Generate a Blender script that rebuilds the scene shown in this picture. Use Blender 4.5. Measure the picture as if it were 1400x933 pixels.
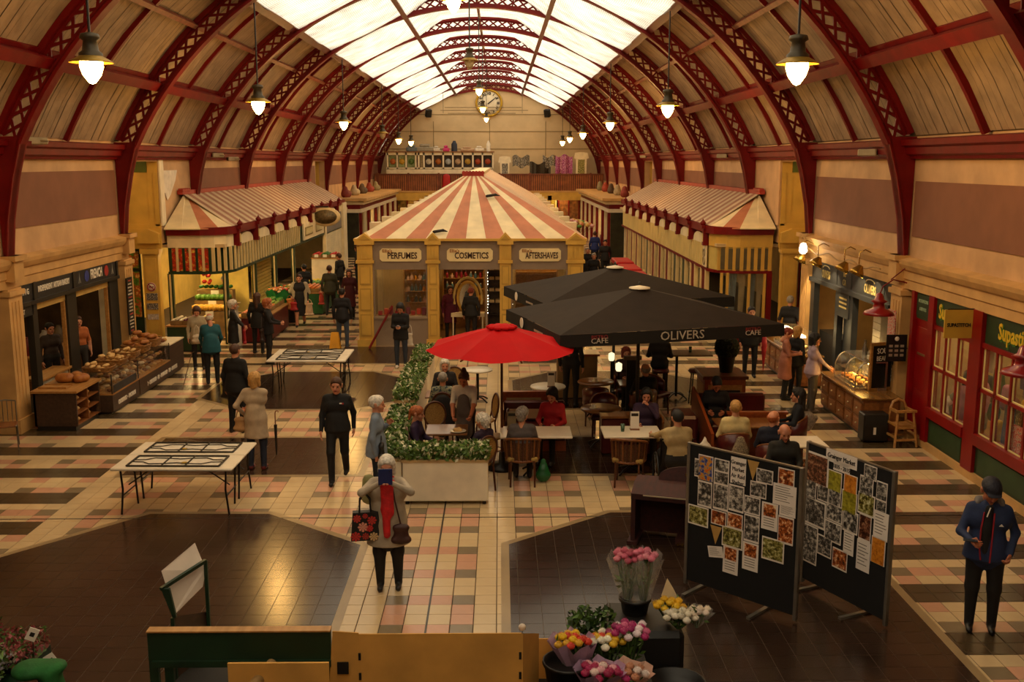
import bpy, bmesh, math, random
import numpy as np
from mathutils import Vector, Matrix
random.seed(7); rng = np.random.default_rng(7)
PI = math.pi
for _o in list(bpy.data.objects): bpy.data.objects.remove(_o)
SC = bpy.context.scene
COL = SC.collection
# ---------------------------------------------------------------- camera, sky, exposure
F, CX, CY, HC, VX, VY = 1400.0, 700.0, 466.5, 5.3, 683.0, 221.0
PITCH = math.atan((CY - VY) / F)
YAW = math.atan((CX - VX) / (F / math.cos(PITCH)))
cam = bpy.data.objects.new('camera', bpy.data.cameras.new('camera'))
cam.data.sensor_width = 36.0; cam.data.lens = 36.0 * F / 1400.0; cam.data.clip_end = 300
cam.location = (0, 0, HC); cam.rotation_euler = (PI / 2 - PITCH, 0, -YAW)
COL.objects.link(cam); SC.camera = cam
W = bpy.data.worlds.new('overcast_sky'); SC.world = W; W.use_nodes = True
_bg = W.node_tree.nodes['Background']
_bg.inputs[0].default_value = (1.0, 0.82, 0.58, 1); _bg.inputs[1].default_value = 2.25
SC.view_settings.view_transform = 'Standard'; SC.view_settings.look = 'None'
SC.view_settings.gamma = 1.0; SC.view_settings.use_curve_mapping = False
SC.view_settings.exposure = 0.3
LAMP_W = 125.0          # hall pendants
LAMP_COL = (1.0, 0.55, 0.16)
# ---------------------------------------------------------------- pixel -> place
_cp, _sp, _cy, _sy = math.cos(PITCH), math.sin(PITCH), math.cos(YAW), math.sin(YAW)
_fw = np.array([_cp * _sy, _cp * _cy, -_sp]); _rt = np.array([_cy, -_sy, 0.0]); _up = np.cross(_rt, _fw)
_C = np.array([0, 0, HC])
def _ray(x, y): return _fw + _rt * (x - CX) / F - _up * (y - CY) / F
def G(x, y, z=0.0):
    r = _ray(x, y); return _C + (z - HC) / r[2] * r
def atX(x, y, X):
    r = _ray(x, y); return _C + X / r[0] * r
def atY(x, y, Y):
    r = _ray(x, y); return _C + Y / r[1] * r
def proj(p):
    d = np.asarray(p, float) - _C; w = d @ _fw
    return CX + F * (d @ _rt) / w, CY - F * (d @ _up) / w
# ---------------------------------------------------------------- materials
def lin(c):
    if isinstance(c, str):
        c = [int(c[i:i + 2], 16) / 255 for i in (0, 2, 4)]
    return tuple((v / 12.92 if v <= .04045 else ((v + .055) / 1.055) ** 2.4) for v in c)
_M = {}
def pm(col, rough=.6, var=.12, scale=6.0, bump=0.0, metal=0.0, emit=None, es=1.0, trans=0.0, coat=0.0, bscale=None, kind=None, col2=None, alpha=1.0, spec=.5):
    key = (col, rough, var, scale, bump, metal, emit, es, trans, coat, bscale, kind, col2, alpha, spec)
    if key in _M: return _M[key]
    m = bpy.data.materials.new('m%d' % len(_M)); m.use_nodes = True
    nt = m.node_tree; N = nt.nodes; L = nt.links
    b = N['Principled BSDF']; b.inputs['Roughness'].default_value = rough; b.inputs['Metallic'].default_value = metal
    b.inputs['Specular IOR Level'].default_value = spec
    if coat: b.inputs['Coat Weight'].default_value = coat; b.inputs['Coat Roughness'].default_value = .12
    if trans: b.inputs['Transmission Weight'].default_value = trans
    if alpha < 1: b.inputs['Alpha'].default_value = alpha
    c = lin(col)
    tc = N.new('ShaderNodeTexCoord')
    if var > 0 or kind:
        if kind == 'wood':
            mp = N.new('ShaderNodeMapping'); mp.inputs['Scale'].default_value = (scale * 6, scale * .5, scale * 6)
            L.new(tc.outputs['Object'], mp.inputs[0]); src = mp.outputs[0]
        elif kind == 'speck':
            src = tc.outputs['Object']
        else: src = tc.outputs['Object']
        n = N.new('ShaderNodeTexNoise'); n.inputs['Scale'].default_value = 1.0 if kind == 'wood' else scale
        n.inputs['Detail'].default_value = 5; L.new(src, n.inputs['Vector'])
        r = N.new('ShaderNodeValToRGB')
        if kind == 'speck':
            r.color_ramp.elements[0].position = .5; r.color_ramp.elements[1].position = .56
        else:
            r.color_ramp.elements[0].position = .3; r.color_ramp.elements[1].position = .7
        d = lin(col2) if col2 else tuple(max(0, v * (1 - var * 1.6)) for v in c)
        e = c if col2 else tuple(min(1, v * (1 + var)) for v in c)
        r.color_ramp.elements[0].color = (*d, 1); r.color_ramp.elements[1].color = (*e, 1)
        L.new(n.outputs['Fac'], r.inputs[0]); L.new(r.outputs[0], b.inputs['Base Color'])
    else: b.inputs['Base Color'].default_value = (*c, 1)
    if bump:
        bn = N.new('ShaderNodeTexNoise'); bn.inputs['Scale'].default_value = bscale or scale * 4; bn.inputs['Detail'].default_value = 3
        L.new(tc.outputs['Object'], bn.inputs['Vector'])
        bp = N.new('ShaderNodeBump'); bp.inputs['Strength'].default_value = bump; bp.inputs['Distance'].default_value = .02
        L.new(bn.outputs['Fac'], bp.inputs['Height']); L.new(bp.outputs[0], b.inputs['Normal'])
    if emit: b.inputs['Emission Color'].default_value = (*lin(emit), 1); b.inputs['Emission Strength'].default_value = es
    _M[key] = m; return m
def photo_mat(seed, kind='bw', scale=22):
    """flat print: blotchy photographic picture"""
    key = ('photo', seed, kind, scale)
    if key in _M: return _M[key]
    m = bpy.data.materials.new('print%d' % len(_M)); m.use_nodes = True
    nt = m.node_tree; N = nt.nodes; L = nt.links; b = N['Principled BSDF']; b.inputs['Roughness'].default_value = .35
    tc = N.new('ShaderNodeTexCoord'); mp = N.new('ShaderNodeMapping'); mp.inputs['Location'].default_value = (seed * 3.1, seed * 1.7, seed * .9)
    L.new(tc.outputs['Object'], mp.inputs[0])
    n = N.new('ShaderNodeTexNoise'); n.inputs['Scale'].default_value = scale; n.inputs['Detail'].default_value = 6; n.inputs['Roughness'].default_value = .7
    L.new(mp.outputs[0], n.inputs['Vector']); r = N.new('ShaderNodeValToRGB'); L.new(n.outputs['Fac'], r.inputs[0])
    pal = {'bw': ['0c0b0a', '3a3733', '8d8880', 'd8d2c6'], 'warm': ['1c0c06', '7a3210', 'c8702a', 'f0d8b0'],
           'green': ['141205', '5a5418', 'a09a50', 'd8d8b0'], 'orange': ['9a5010', 'c87820', 'd88828', 'e09838'],
           'yellow': ['6a6418', '8a8420', 'a09828', 'b0a838'], 'brown': ['1a0d08', '4a2418', '7a4830', 'b08868'],
           'fruit': ['2a5a14', 'b01c10', 'c8401a', 'e0c050'], 'blue': ['1a2a6a', '2a4aa0', 'c8a020', 'd05020'],
           'dark': ['050403', '141210', '2a2420', '4a4038'], 'veg': ['1a3a10', '5a8a28', 'b03018', 'e0c860'],
           'poster': ['8a1818', 'c82828', 'd8c8b0', '2a2a3a'], 'pinkpic': ['1a0818', '7a2060', 'c050a0', 'e0d0d8']}[kind]
    cr = r.color_ramp
    cr.elements[0].position = .36; cr.elements[1].position = .62
    cr.elements[0].color = (*lin(pal[0]), 1); cr.elements[1].color = (*lin(pal[3]), 1)
    for p, c in ((.46, pal[1]), (.54, pal[2])):
        e = cr.elements.new(p); e.color = (*lin(c), 1)
    L.new(r.outputs[0], b.inputs['Base Color'])
    _M[key] = m; return m
# ---------------------------------------------------------------- mesh helpers
def V(*a): return np.array(a, float)
class MB:
    def __init__(s): s.v = []; s.f = []; s.m = []; s.sm = []
    def add(s, vs, fs, m=0, smooth=False):
        o = len(s.v); s.v.extend([tuple(map(float, p)) for p in vs])
        for f in fs: s.f.append(tuple(i + o for i in f)); s.m.append(m); s.sm.append(smooth)
        return s
    def box(s, x0, x1, y0, y1, z0, z1, m=0):
        return s.add([(x0, y0, z0), (x1, y0, z0), (x1, y1, z0), (x0, y1, z0), (x0, y0, z1), (x1, y0, z1), (x1, y1, z1), (x0, y1, z1)],
                     [(0, 3, 2, 1), (4, 5, 6, 7), (0, 1, 5, 4), (1, 2, 6, 5), (2, 3, 7, 6), (3, 0, 4, 7)], m)
    def bbox(s, x0, x1, y0, y1, z0, z1, b=.01, m=0):
        """box with bevelled top and vertical edges"""
        P = lambda i, z: [(x0 + i, y0 + 2 * i, z), (x0 + 2 * i, y0 + i, z), (x1 - 2 * i, y0 + i, z), (x1 - i, y0 + 2 * i, z), (x1 - i, y1 - 2 * i, z), (x1 - 2 * i, y1 - i, z), (x0 + 2 * i, y1 - i, z), (x0 + i, y1 - 2 * i, z)]
        def ring(k, z):
            return [(x0 + k, y0 + b, z), (x0 + b, y0 + k, z), (x1 - b, y0 + k, z), (x1 - k, y0 + b, z), (x1 - k, y1 - b, z), (x1 - b, y1 - k, z), (x0 + b, y1 - k, z), (x0 + k, y1 - b, z)]
        vs = ring(b, z0) + ring(0, z0 + b) + ring(0, z1 - b) + ring(b, z1)
        fs = [tuple(range(7, -1, -1)), tuple(range(24, 32))]
        for r in range(3):
            for i in range(8): j = (i + 1) % 8; fs.append((r * 8 + i, r * 8 + j, r * 8 + 8 + j, r * 8 + 8 + i))
        return s.add(vs, fs, m)
    def frustum(s, c, a0, b0, z0, a1, b1, z1, m=0):
        x, y = c
        return s.add([(x - a0, y - b0, z0), (x + a0, y - b0, z0), (x + a0, y + b0, z0), (x - a0, y + b0, z0), (x - a1, y - b1, z1), (x + a1, y - b1, z1), (x + a1, y + b1, z1), (x - a1, y + b1, z1)],
                     [(0, 3, 2, 1), (4, 5, 6, 7), (0, 1, 5, 4), (1, 2, 6, 5), (2, 3, 7, 6), (3, 0, 4, 7)], m)
    def beam(s, a, b, w, h, m=0, up=(0, 0, 1)):
        a = np.array(a, float); b = np.array(b, float); d = b - a; d /= np.linalg.norm(d)
        u = np.array(up, float); r = np.cross(d, u)
        if np.linalg.norm(r) < 1e-4: r = np.cross(d, (1, 0, 0))
        r /= np.linalg.norm(r); u = np.cross(r, d); r = r * w / 2; u = u * h / 2
        vs = [a - r - u, a + r - u, a + r + u, a - r + u, b - r - u, b + r - u, b + r + u, b - r + u]
        return s.add(vs, [(3, 2, 1, 0), (4, 5, 6, 7), (0, 1, 5, 4), (1, 2, 6, 5), (2, 3, 7, 6), (3, 0, 4, 7)], m)
    def cyl(s, a, b, r0, r1=None, n=12, m=0, caps=True, smooth=True):
        r1 = r0 if r1 is None else r1
        a = np.array(a, float); b = np.array(b, float); d = (b - a) / np.linalg.norm(b - a)
        u = np.cross(d, (0, 0, 1) if abs(d[2]) < .9 else (1, 0, 0)); u /= np.linalg.norm(u); w = np.cross(d, u)
        vs = []
        for p, r in ((a, r0), (b, r1)):
            for i in range(n):
                t = 2 * PI * i / n; vs.append(p + r * (math.cos(t) * u + math.sin(t) * w))
        s.add(vs, [(i, (i + 1) % n, n + (i + 1) % n, n + i) for i in range(n)], m, smooth)
        if caps: s.add(vs, [tuple(range(n - 1, -1, -1)), tuple(range(n, 2 * n))], m)
        return s
    def tube(s, path, r, n=6, m=0, closed=False):
        P = [np.array(p, float) for p in path]; k = len(P)
        rs = r if hasattr(r, '__len__') else [r] * k
        vs = []; pu = None
        for i in range(k):
            t = P[(i + 1) % k if closed else min(i + 1, k - 1)] - P[i - 1 if (closed or i) else 0]
            t /= (np.linalg.norm(t) + 1e-9)
            if pu is None:
                u = np.cross(t, (0, 0, 1) if abs(t[2]) < .9 else (1, 0, 0))
            else: u = pu - t * (pu @ t)
            u /= (np.linalg.norm(u) + 1e-9); w = np.cross(t, u); pu = u
            for j in range(n):
                a = 2 * PI * j / n; vs.append(P[i] + rs[i] * (math.cos(a) * u + math.sin(a) * w))
        fs = []
        for i in range(k if closed else k - 1):
            for j in range(n):
                a = i * n + j; b = i * n + (j + 1) % n; c = ((i + 1) % k) * n + (j + 1) % n; d = ((i + 1) % k) * n + j
                fs.append((a, d, c, b) if False else (a, b, c, d))
        s.add(vs, fs, m, True)
        if not closed: s.add(vs, [tuple(range(n - 1, -1, -1)), tuple(range((k - 1) * n, k * n))], m)
        return s
    def lathe(s, prof, c=(0, 0, 0), n=16, m=0, smooth=True, sx=1, sy=1):
        vs = []
        for r, z in prof:
            for i in range(n):
                t = 2 * PI * i / n; vs.append((c[0] + r * sx * math.cos(t), c[1] + r * sy * math.sin(t), c[2] + z))
        fs = []
        for k in range(len(prof) - 1):
            for i in range(n):
                j = (i + 1) % n; fs.append((k * n + i, k * n + j, (k + 1) * n + j, (k + 1) * n + i))
        s.add(vs, fs, m, smooth)
        if prof[0][0] > 1e-4: s.add(vs[:n], [tuple(range(n - 1, -1, -1))], m)
        if prof[-1][0] > 1e-4: s.add(vs[-n:], [tuple(range(n))], m)
        return s
    def prism(s, pts, d, m=0, smooth=False):
        """planar outline pts (3D) extruded by vector d"""
        n = len(pts); d = np.array(d, float); P = [np.array(p, float) for p in pts]
        vs = P + [p + d for p in P]
        fs = [tuple(range(n - 1, -1, -1)), tuple(range(n, 2 * n))] + [(i, (i + 1) % n, n + (i + 1) % n, n + i) for i in range(n)]
        return s.add(vs, fs, m, smooth)
    def quad(s, a, b, c, d, m=0): return s.add([a, b, c, d], [(0, 1, 2, 3)], m)
    def ball(s, c, r, n=8, k=5, m=0, sx=1, sy=1, sz=1):
        pr = [(max(1e-5, r * math.sin(PI * i / k)), -r * sz * math.cos(PI * i / k)) for i in range(k + 1)]
        return s.lathe(pr, c, n, m, True, sx, sy)
    def mesh(s, name, mats):
        me = bpy.data.meshes.new(name); me.from_pydata(s.v, [], s.f)
        for mt in (mats if isinstance(mats, (list, tuple)) else [mats]): me.materials.append(mt)
        me.polygons.foreach_set('material_index', s.m); me.polygons.foreach_set('use_smooth', s.sm)
        me.validate(); me.update(); return me
    def build(s, name, mats, parent=None, loc=None, rz=0, fixn=True):
        me = s.mesh(name, mats)
        if fixn:
            bm = bmesh.new(); bm.from_mesh(me); bmesh.ops.recalc_face_normals(bm, faces=bm.faces); bm.to_mesh(me); bm.free()
        return link(name, me, parent, loc, rz)
def link(name, me, parent=None, loc=None, rz=0):
    o = bpy.data.objects.new(name, me); COL.objects.link(o)
    if parent is not None: o.parent = parent
    if loc is not None: o.location = loc
    if rz: o.rotation_euler = (0, 0, rz)
    return o
def tag(o, label, cat, group=None):
    o['label'] = label; o['category'] = cat
    if group: o['group'] = group
    return o
def thing(name, label, cat, loc=(0, 0, 0), rz=0, group=None):
    o = bpy.data.objects.new(name, None); COL.objects.link(o); o.empty_display_size = .2
    o.location = loc; o.rotation_euler = (0, 0, rz); return tag(o, label, cat, group)
def struct(o): o['kind'] = 'structure'; return o
def sroot(name, loc=(0, 0, 0)):
    o = bpy.data.objects.new(name, None); COL.objects.link(o); o.location = loc; return struct(o)
def dup(root, loc, rz=0, label=None, group=None, sc=None):
    r = root.copy(); COL.objects.link(r); r.location = loc; r.rotation_euler = (0, 0, rz)
    if sc: r.scale = (sc, sc, sc)
    if label: r['label'] = label
    if group: r['group'] = group
    for ch in list(root.children):
        c = ch.copy(); COL.objects.link(c); c.parent = r
        for g in list(ch.children):
            d = g.copy(); COL.objects.link(d); d.parent = c
    return r
_fonts = {}
def text(s, size, parent, mat, M, name='lettering', depth=.004, sx=1.0, align='CENTER', bold=0.0):
    """real lettering turned to mesh; M = 4x4 placing text plane (x right, y up, z out)"""
    cu = bpy.data.curves.new('txt', 'FONT'); cu.body = s; cu.size = size; cu.extrude = depth; cu.align_x = align; cu.align_y = 'CENTER'
    cu.resolution_u = 2; cu.offset = bold
    tmp = bpy.data.objects.new('txt', cu); COL.objects.link(tmp)
    dg = bpy.context.evaluated_depsgraph_get(); me = bpy.data.meshes.new_from_object(tmp.evaluated_get(dg))
    bpy.data.objects.remove(tmp); bpy.data.curves.remove(cu)
    me.materials.clear(); me.materials.append(mat)
    me.transform(M @ Matrix.Diagonal((sx, 1, 1, 1))); me.name = name
    return link(name, me, parent)
def frame(o, xdir, ydir):
    x = Vector(xdir).normalized(); y = Vector(ydir).normalized(); z = x.cross(y)
    return Matrix(((x.x, y.x, z.x, o[0]), (x.y, y.y, z.y, o[1]), (x.z, y.z, z.z, o[2]), (0, 0, 0, 1)))
def facing_cam(o): return frame(o, (1, 0, 0), (0, 0, 1))      # readable from -Y
def facing_right(o): return frame(o, (0, 1, 0), (0, 0, 1))    # on the left wall, readable from +X
def facing_left(o): return frame(o, (0, -1, 0), (0, 0, 1))    # on the right wall, readable from -X
# ---------------------------------------------------------------- implicit surfaces (bodies, bread, bags ...)
def _field(P, prims, k):
    D = None; 
    for pr in prims:
        a, b, r0, r1 = pr[0], pr[1], pr[2], pr[3]; sq = pr[5] if len(pr) > 5 and pr[5] is not None else None; clip = pr[6] if len(pr) > 6 else None
        a = np.asarray(a, np.float32); b = np.asarray(b, np.float32)
        Q = P
        if sq is not None:
            sq = np.asarray(sq, np.float32); Q = P / sq; a = a / sq; b = b / sq
        ab = b - a; L2 = float(ab @ ab)
        q = Q - a
        if L2 > 1e-9:
            t = np.clip((q @ ab) / L2, 0, 1); d = np.linalg.norm(q - t[..., None] * ab, axis=-1) - (r0 + (r1 - r0) * t)
        else: d = np.linalg.norm(q, axis=-1) - r0
        if sq is not None: d = d * float(sq.min())
        if clip is not None:
            n, o = clip; d = np.maximum(d, (P @ np.asarray(n, np.float32)) - o)
        neg = len(pr) > 7 and pr[7]
        if D is None: D = d
        elif neg: D = np.maximum(D, -d)
        else:
            h = np.maximum(k - np.abs(D - d), 0) / k; D = np.minimum(D, d) - h * h * k * .25
    return D
def sdf_mesh(prims, h=.02, k=.03, noise=None):
    lo = np.full(3, 1e9); hi = -lo
    for pr in prims:
        if len(pr) > 7 and pr[7]: continue
        r = max(pr[2], pr[3]) * (max(pr[5]) if len(pr) > 5 and pr[5] is not None else 1)
        for p in pr[:2]: lo = np.minimum(lo, np.asarray(p) - r); hi = np.maximum(hi, np.asarray(p) + r)
    lo -= 2.5 * h; hi += 2.5 * h
    n = np.ceil((hi - lo) / h).astype(int) + 1
    ax = [lo[i] + h * np.arange(n[i]) for i in range(3)]
    P = np.stack(np.meshgrid(*ax, indexing='ij'), -1).astype(np.float32)
    D = _field(P, prims, k)
    if noise is not None: D = D + noise(P)
    S = D < 0
    c = [S[i:n[0] - 1 + i, j:n[1] - 1 + j, l:n[2] - 1 + l] for i in (0, 1) for j in (0, 1) for l in (0, 1)]
    cnt = sum(x.astype(np.int8) for x in c); act = (cnt > 0) & (cnt < 8)
    I = np.argwhere(act); idx = -np.ones(act.shape, int); idx[act] = np.arange(len(I))
    acc = np.zeros((len(I), 3)); num = np.zeros(len(I))
    offs = [np.array(o) for o in ((0, 0, 0), (0, 0, 1), (0, 1, 0), (0, 1, 1), (1, 0, 0), (1, 0, 1), (1, 1, 0), (1, 1, 1))]
    for a in range(8):
        for b in range(a + 1, 8):
            if abs(offs[a] - offs[b]).sum() != 1: continue
            A = I + offs[a]; B = I + offs[b]; da = D[tuple(A.T)]; db = D[tuple(B.T)]; x = (da < 0) != (db < 0)
            t = np.where(x, da / np.where(x, da - db, 1), 0)[:, None]
            acc += np.where(x[:, None], A + t * (B - A), 0); num += x
    verts = lo + h * acc / num[:, None]
    faces = []
    for axx in range(3):
        u, w = [(1, 2), (2, 0), (0, 1)][axx]
        sl0 = [slice(None)] * 3; sl1 = [slice(None)] * 3; sl0[axx] = slice(0, -1); sl1[axx] = slice(1, None)
        s0, s1 = S[tuple(sl0)], S[tuple(sl1)]
        E = np.argwhere(s0 != s1)
        ok = (E[:, u] > 0) & (E[:, w] > 0) & (E[:, u] < n[u] - 1) & (E[:, w] < n[w] - 1); E = E[ok]
        ins = s0[tuple(E.T)]
        du = np.zeros(3, int); du[u] = 1; dw = np.zeros(3, int); dw[w] = 1
        q = [idx[tuple((E - du - dw).T)], idx[tuple((E - dw).T)], idx[tuple(E.T)], idx[tuple((E - du).T)]]
        Q = np.stack(q, 1); Q[~ins] = Q[~ins][:, ::-1]; faces.append(Q)
    faces = np.concatenate(faces)
    fc = verts[faces].mean(1).astype(np.float32)
    best = None; tags = np.zeros(len(faces), int)
    for i, pr in enumerate(prims):
        if len(pr) > 7 and pr[7]: continue
        d = _field(fc, [pr], .01)
        if best is None: best = d.copy(); tags[:] = pr[4]
        else:
            lt = d < best; best[lt] = d[lt]; tags[lt] = pr[4]
    return verts, faces, tags
def np_mesh(name, verts, faces, tags, mats, smooth=True):
    me = bpy.data.meshes.new(name); me.vertices.add(len(verts)); me.vertices.foreach_set('co', np.asarray(verts, np.float32).ravel())
    nf = len(faces); me.loops.add(nf * 4); me.polygons.add(nf)
    me.loops.foreach_set('vertex_index', np.asarray(faces, np.int32).ravel())
    me.polygons.foreach_set('loop_start', np.arange(0, nf * 4, 4, dtype=np.int32))
    for m in mats: me.materials.append(m)
    me.polygons.foreach_set('material_index', np.asarray(tags, np.int32)); me.polygons.foreach_set('use_smooth', np.full(nf, smooth))
    me.update(calc_edges=True); return me
def blob(name, prims, mats, parent=None, h=.02, k=.03, noise=None, loc=None, rz=0):
    v, f, t = sdf_mesh(prims, h, k, noise); return link(name, np_mesh(name, v, f, t, mats if isinstance(mats, list) else [mats]), parent, loc, rz)
# ================================================================ THE SETTING
XC = -0.82; WL = -9.6; WR = 7.98; YF = 82.0; YB = -7.0
RIBS = [13.75 + 6.2 * k for k in range(12)]
RED = pm('6e0305', .5, .14, 3, bump=.06, spec=.3)
REDD = pm('5e0304', .45, .18, 4, bump=.1)
CREAM = pm('c8a074', .75, .12, 1.6, bump=.12)
STONE = pm('c79c60', .7, .12, 2.2, bump=.12)
MAUVE = pm('84563f', .85, .1, 1.2, bump=.08)
YELLOW = pm('d2a84a', .55, .1, 2, bump=.05)
BOARD = pm('a2896c', .8, .16, 2.5, bump=.15)
WHITEP = pm('e8dcc0', .5, .08, 3)
DARKFR = pm('26241f', .4, .12, 4)
BLACK = pm('0d0c0b', .5, .1, 6)
GLASS = pm('e8efe8', .04, 0, trans=.95, alpha=.2)
# ---- floor
T = .271; XJ = -.86; YJ = 11.70
CTILE = {'c': pm('d2b88c', .24, .12, 1.1, spec=.45), 'p': pm('cc9a7c', .26, .14, 1.4, spec=.45), 'g': pm('84745a', .26, .14, 1.5, spec=.45),
         's': pm('4c3e2a', .27, .15, 1.2, spec=.45), 'd': pm('33241b', .2, .18, 1.3, spec=.5), 'b': pm('96805c', .28, .1, 1.5)}
floor = MB().box(WL - 8, WR + 8, YB, YF + 1, -.3, -.006).build('floor', pm('3a2c1c', .8, .1, 3)); struct(floor)
def mir(P): return [(2 * -.92 - x, y) for x, y in P][::-1]
OA = [(-1.85, 7.5), (-1.85, 13.72), (-3.48, 15.08), (-5.39, 15.1), (-6.9, 13.3), (-6.9, 7.5), (-5.4, 6), (-3.4, 6)]
OC = [(-2.33, 16.85), (-2.33, 19.45), (-6.6, 19.45), (-6.6, 16.85)]
OD = [(-2.03, 22.6), (-2.03, 24.65), (-3.2, 25.8), (-5.6, 25.8), (-6.9, 24.6), (-6.9, 22.7), (-5.6, 21.6), (-3.15, 21.6)]
OE = [(-2.35, 26.7), (-2.35, 29.4), (-4.6, 29.4), (-4.6, 26.7)]
OCTS = []
for P in (OA, OC, OD, OE): OCTS += [P, mir(P)]
def area(P): return .5 * sum(P[i][0] * P[(i + 1) % len(P)][1] - P[(i + 1) % len(P)][0] * P[i][1] for i in range(len(P)))
OCTS = [P if area(P) > 0 else P[::-1] for P in OCTS]
def clip(poly, conv):
    out = poly
    for i in range(len(conv)):
        a, b = conv[i], conv[(i + 1) % len(conv)]; inp = out; out = []
        f = lambda p: (b[0] - a[0]) * (p[1] - a[1]) - (b[1] - a[1]) * (p[0] - a[0])
        for k in range(len(inp)):
            p, q = inp[k], inp[(k + 1) % len(inp)]; fp, fq = f(p), f(q)
            if fp >= 0: out.append(p)
            if (fp >= 0) != (fq >= 0):
                t = fp / (fp - fq); out.append((p[0] + t * (q[0] - p[0]), p[1] + t * (q[1] - p[1])))
        if not out: return []
    return out
def inset(P, d):
    n = len(P); R = []
    for i in range(n):
        p0, p1, p2 = np.array(P[i - 1]), np.array(P[i]), np.array(P[(i + 1) % n])
        e1 = (p1 - p0) / np.linalg.norm(p1 - p0); e2 = (p2 - p1) / np.linalg.norm(p2 - p1)
        n1 = np.array([-e1[1], e1[0]]); n2 = np.array([-e2[1], e2[0]]); m = n1 + n2; m = m / (m @ n1) * d
        R.append(tuple(p1 + m))
    return R
def inside(p, P): return all((P[(i + 1) % len(P)][0] - P[i][0]) * (p[1] - P[i][1]) - (P[(i + 1) % len(P)][1] - P[i][1]) * (p[0] - P[i][0]) > 0 for i in range(len(P)))
cand = []
for j in range(-20, 262):
    y = YJ + j * T
    for i in range(-34, 34):
        x = XJ + i * T; cx, cy = x + T / 2, y + T / 2
        if cx < WL - .1 or cx > WR + .1:
            if not (26.3 < cy < 29.3): continue
        if any(inside((cx + a, cy + b), P) and inside((cx - a, cy - b), P) and inside((cx - a, cy + b), P) and inside((cx + a, cy - b), P) for P in OCTS for a in (.13,) for b in (.13,)): continue
        if abs(cx - XC) < 3.2 and cy > 29.6: continue
        lim = 4.4 if cy > 26.6 else None
        la = cx < (-4.5 if cy > 26.6 else -6.93); ra = cx > (2.75 if cy > 26.6 else 4.93)
        if 15.1 < cy < 16.85 and -9 < cx < 7 and not (la or ra): la = ra = False
        ph = (j - 24) % 5 if la else (j - 20) % 5
        if (la or ra) and ph < 2: c = 's'
        else:
            rt = j % 6; ct = i % 6
            if la or ra: rt = {2: 0, 3: 1, 4: 5}[ph] if (j // 5) % 2 else {2: 4, 3: 0, 4: 1}[ph]
            k = {0: 'c', 5: 'c', 1: 'o', 4: 'o', 2: 'p', 3: 'p'}[ct]
            if k == 'p': c = 'c'
            elif rt in (0, 3): c = 'p' if k == 'c' else 'g'
            elif rt in (4, 5): c = 'c' if k == 'c' else 'p'
            else: c = 'c'
        cand.append((x, y, c))
def tile_mesh(c):
    g = .004; b = .004; mb = MB(); z1 = 0.0; z0 = -.006; A = [(g, g), (T - g, g), (T - g, T - g), (g, T - g)]; B = [(g + b, g + b), (T - g - b, g + b), (T - g - b, T - g - b), (g + b, T - g - b)]
    vs = [(x, y, z0) for x, y in A] + [(x, y, z1) for x, y in B]
    mb.add(vs, [(4, 5, 6, 7), (0, 1, 5, 4), (1, 2, 6, 5), (2, 3, 7, 6), (3, 0, 4, 7)]); return mb.mesh('tile', CTILE[c])
TM = {c: tile_mesh(c) for c in 'cpgs'}
vis = []
for t in cand:
    px, py = proj((t[0] + T / 2, t[1] + T / 2, 0))
    ok = 0 < px < 1400 and t[1] > 8 and py < 925 and not (200 < px < 880 and py > 866) and not (930 < px < 1215 and py > 620) and not (545 < px < 670 and 590 < py < 692) and not (t[0] < -8 and t[1] > 19)
    vis.append((0 if ok else 1, t[1]))
order = sorted(range(len(cand)), key=lambda k: vis[k]); near = set(order[:300])
rest = MB(); ci = {'c': 0, 'p': 1, 'g': 2, 's': 3}
for k, (x, y, c) in enumerate(cand):
    if k in near: link('tile', TM[c], floor, (x, y, 0))
    else:
        g = .004; rest.add([(x + g, y + g, 0), (x + T - g, y + g, 0), (x + T - g, y + T - g, 0), (x + g, y + T - g, 0), (x + g, y + g, -.006), (x + T - g, y + g, -.006), (x + T - g, y + T - g, -.006), (x + g, y + T - g, -.006)],
                          [(0, 1, 2, 3), (4, 5, 1, 0), (5, 6, 2, 1), (6, 7, 3, 2), (7, 4, 0, 3)], ci[c])
o = rest.build('paving_tiles', [CTILE[c] for c in 'cpgs'], floor, fixn=False); o['kind'] = 'stuff'
dk = MB(); bd = MB()
for P in OCTS:
    n = len(P); Q = inset(P, .11)
    for i in range(n):
        bd.quad((*P[i], .003), (*P[(i + 1) % n], .003), (*Q[(i + 1) % n], .003), (*Q[i], .003))
    dk.add([(*p, .001) for p in Q], [tuple(range(n))], 1)
    xs = [p[0] for p in Q]; ys = [p[1] for p in Q]
    for i in range(int((min(xs) - XJ) / T) - 2, int((max(xs) - XJ) / T) + 2):
        for j in range(int((min(ys) - YJ) / T) - 2, int((max(ys) - YJ) / T) + 2):
            x = XJ + i * T; y = YJ + j * T; g = .003
            pl = clip([(x + g, y + g), (x + T - g, y + g), (x + T - g, y + T - g), (x + g, y + T - g)], Q)
            if len(pl) > 2: dk.add([(*p, .004) for p in pl], [tuple(range(len(pl)))], 0)
o = dk.build('dark_paving_tiles', [CTILE['d'], pm('5a4a3a', .8, .1, 3)], floor, fixn=False); o['kind'] = 'stuff'
bd.build('paving_border', CTILE['b'], floor, fixn=False)
MB().box(XJ - .012, XJ + .012, 7, 29, -.005, .0035).build('expansion_joint', DARKFR, floor)
MB().box(WL + .1, WR - .1, 14.78, 14.80, -.005, .0045).build('expansion_joint', DARKFR, floor)
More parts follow.
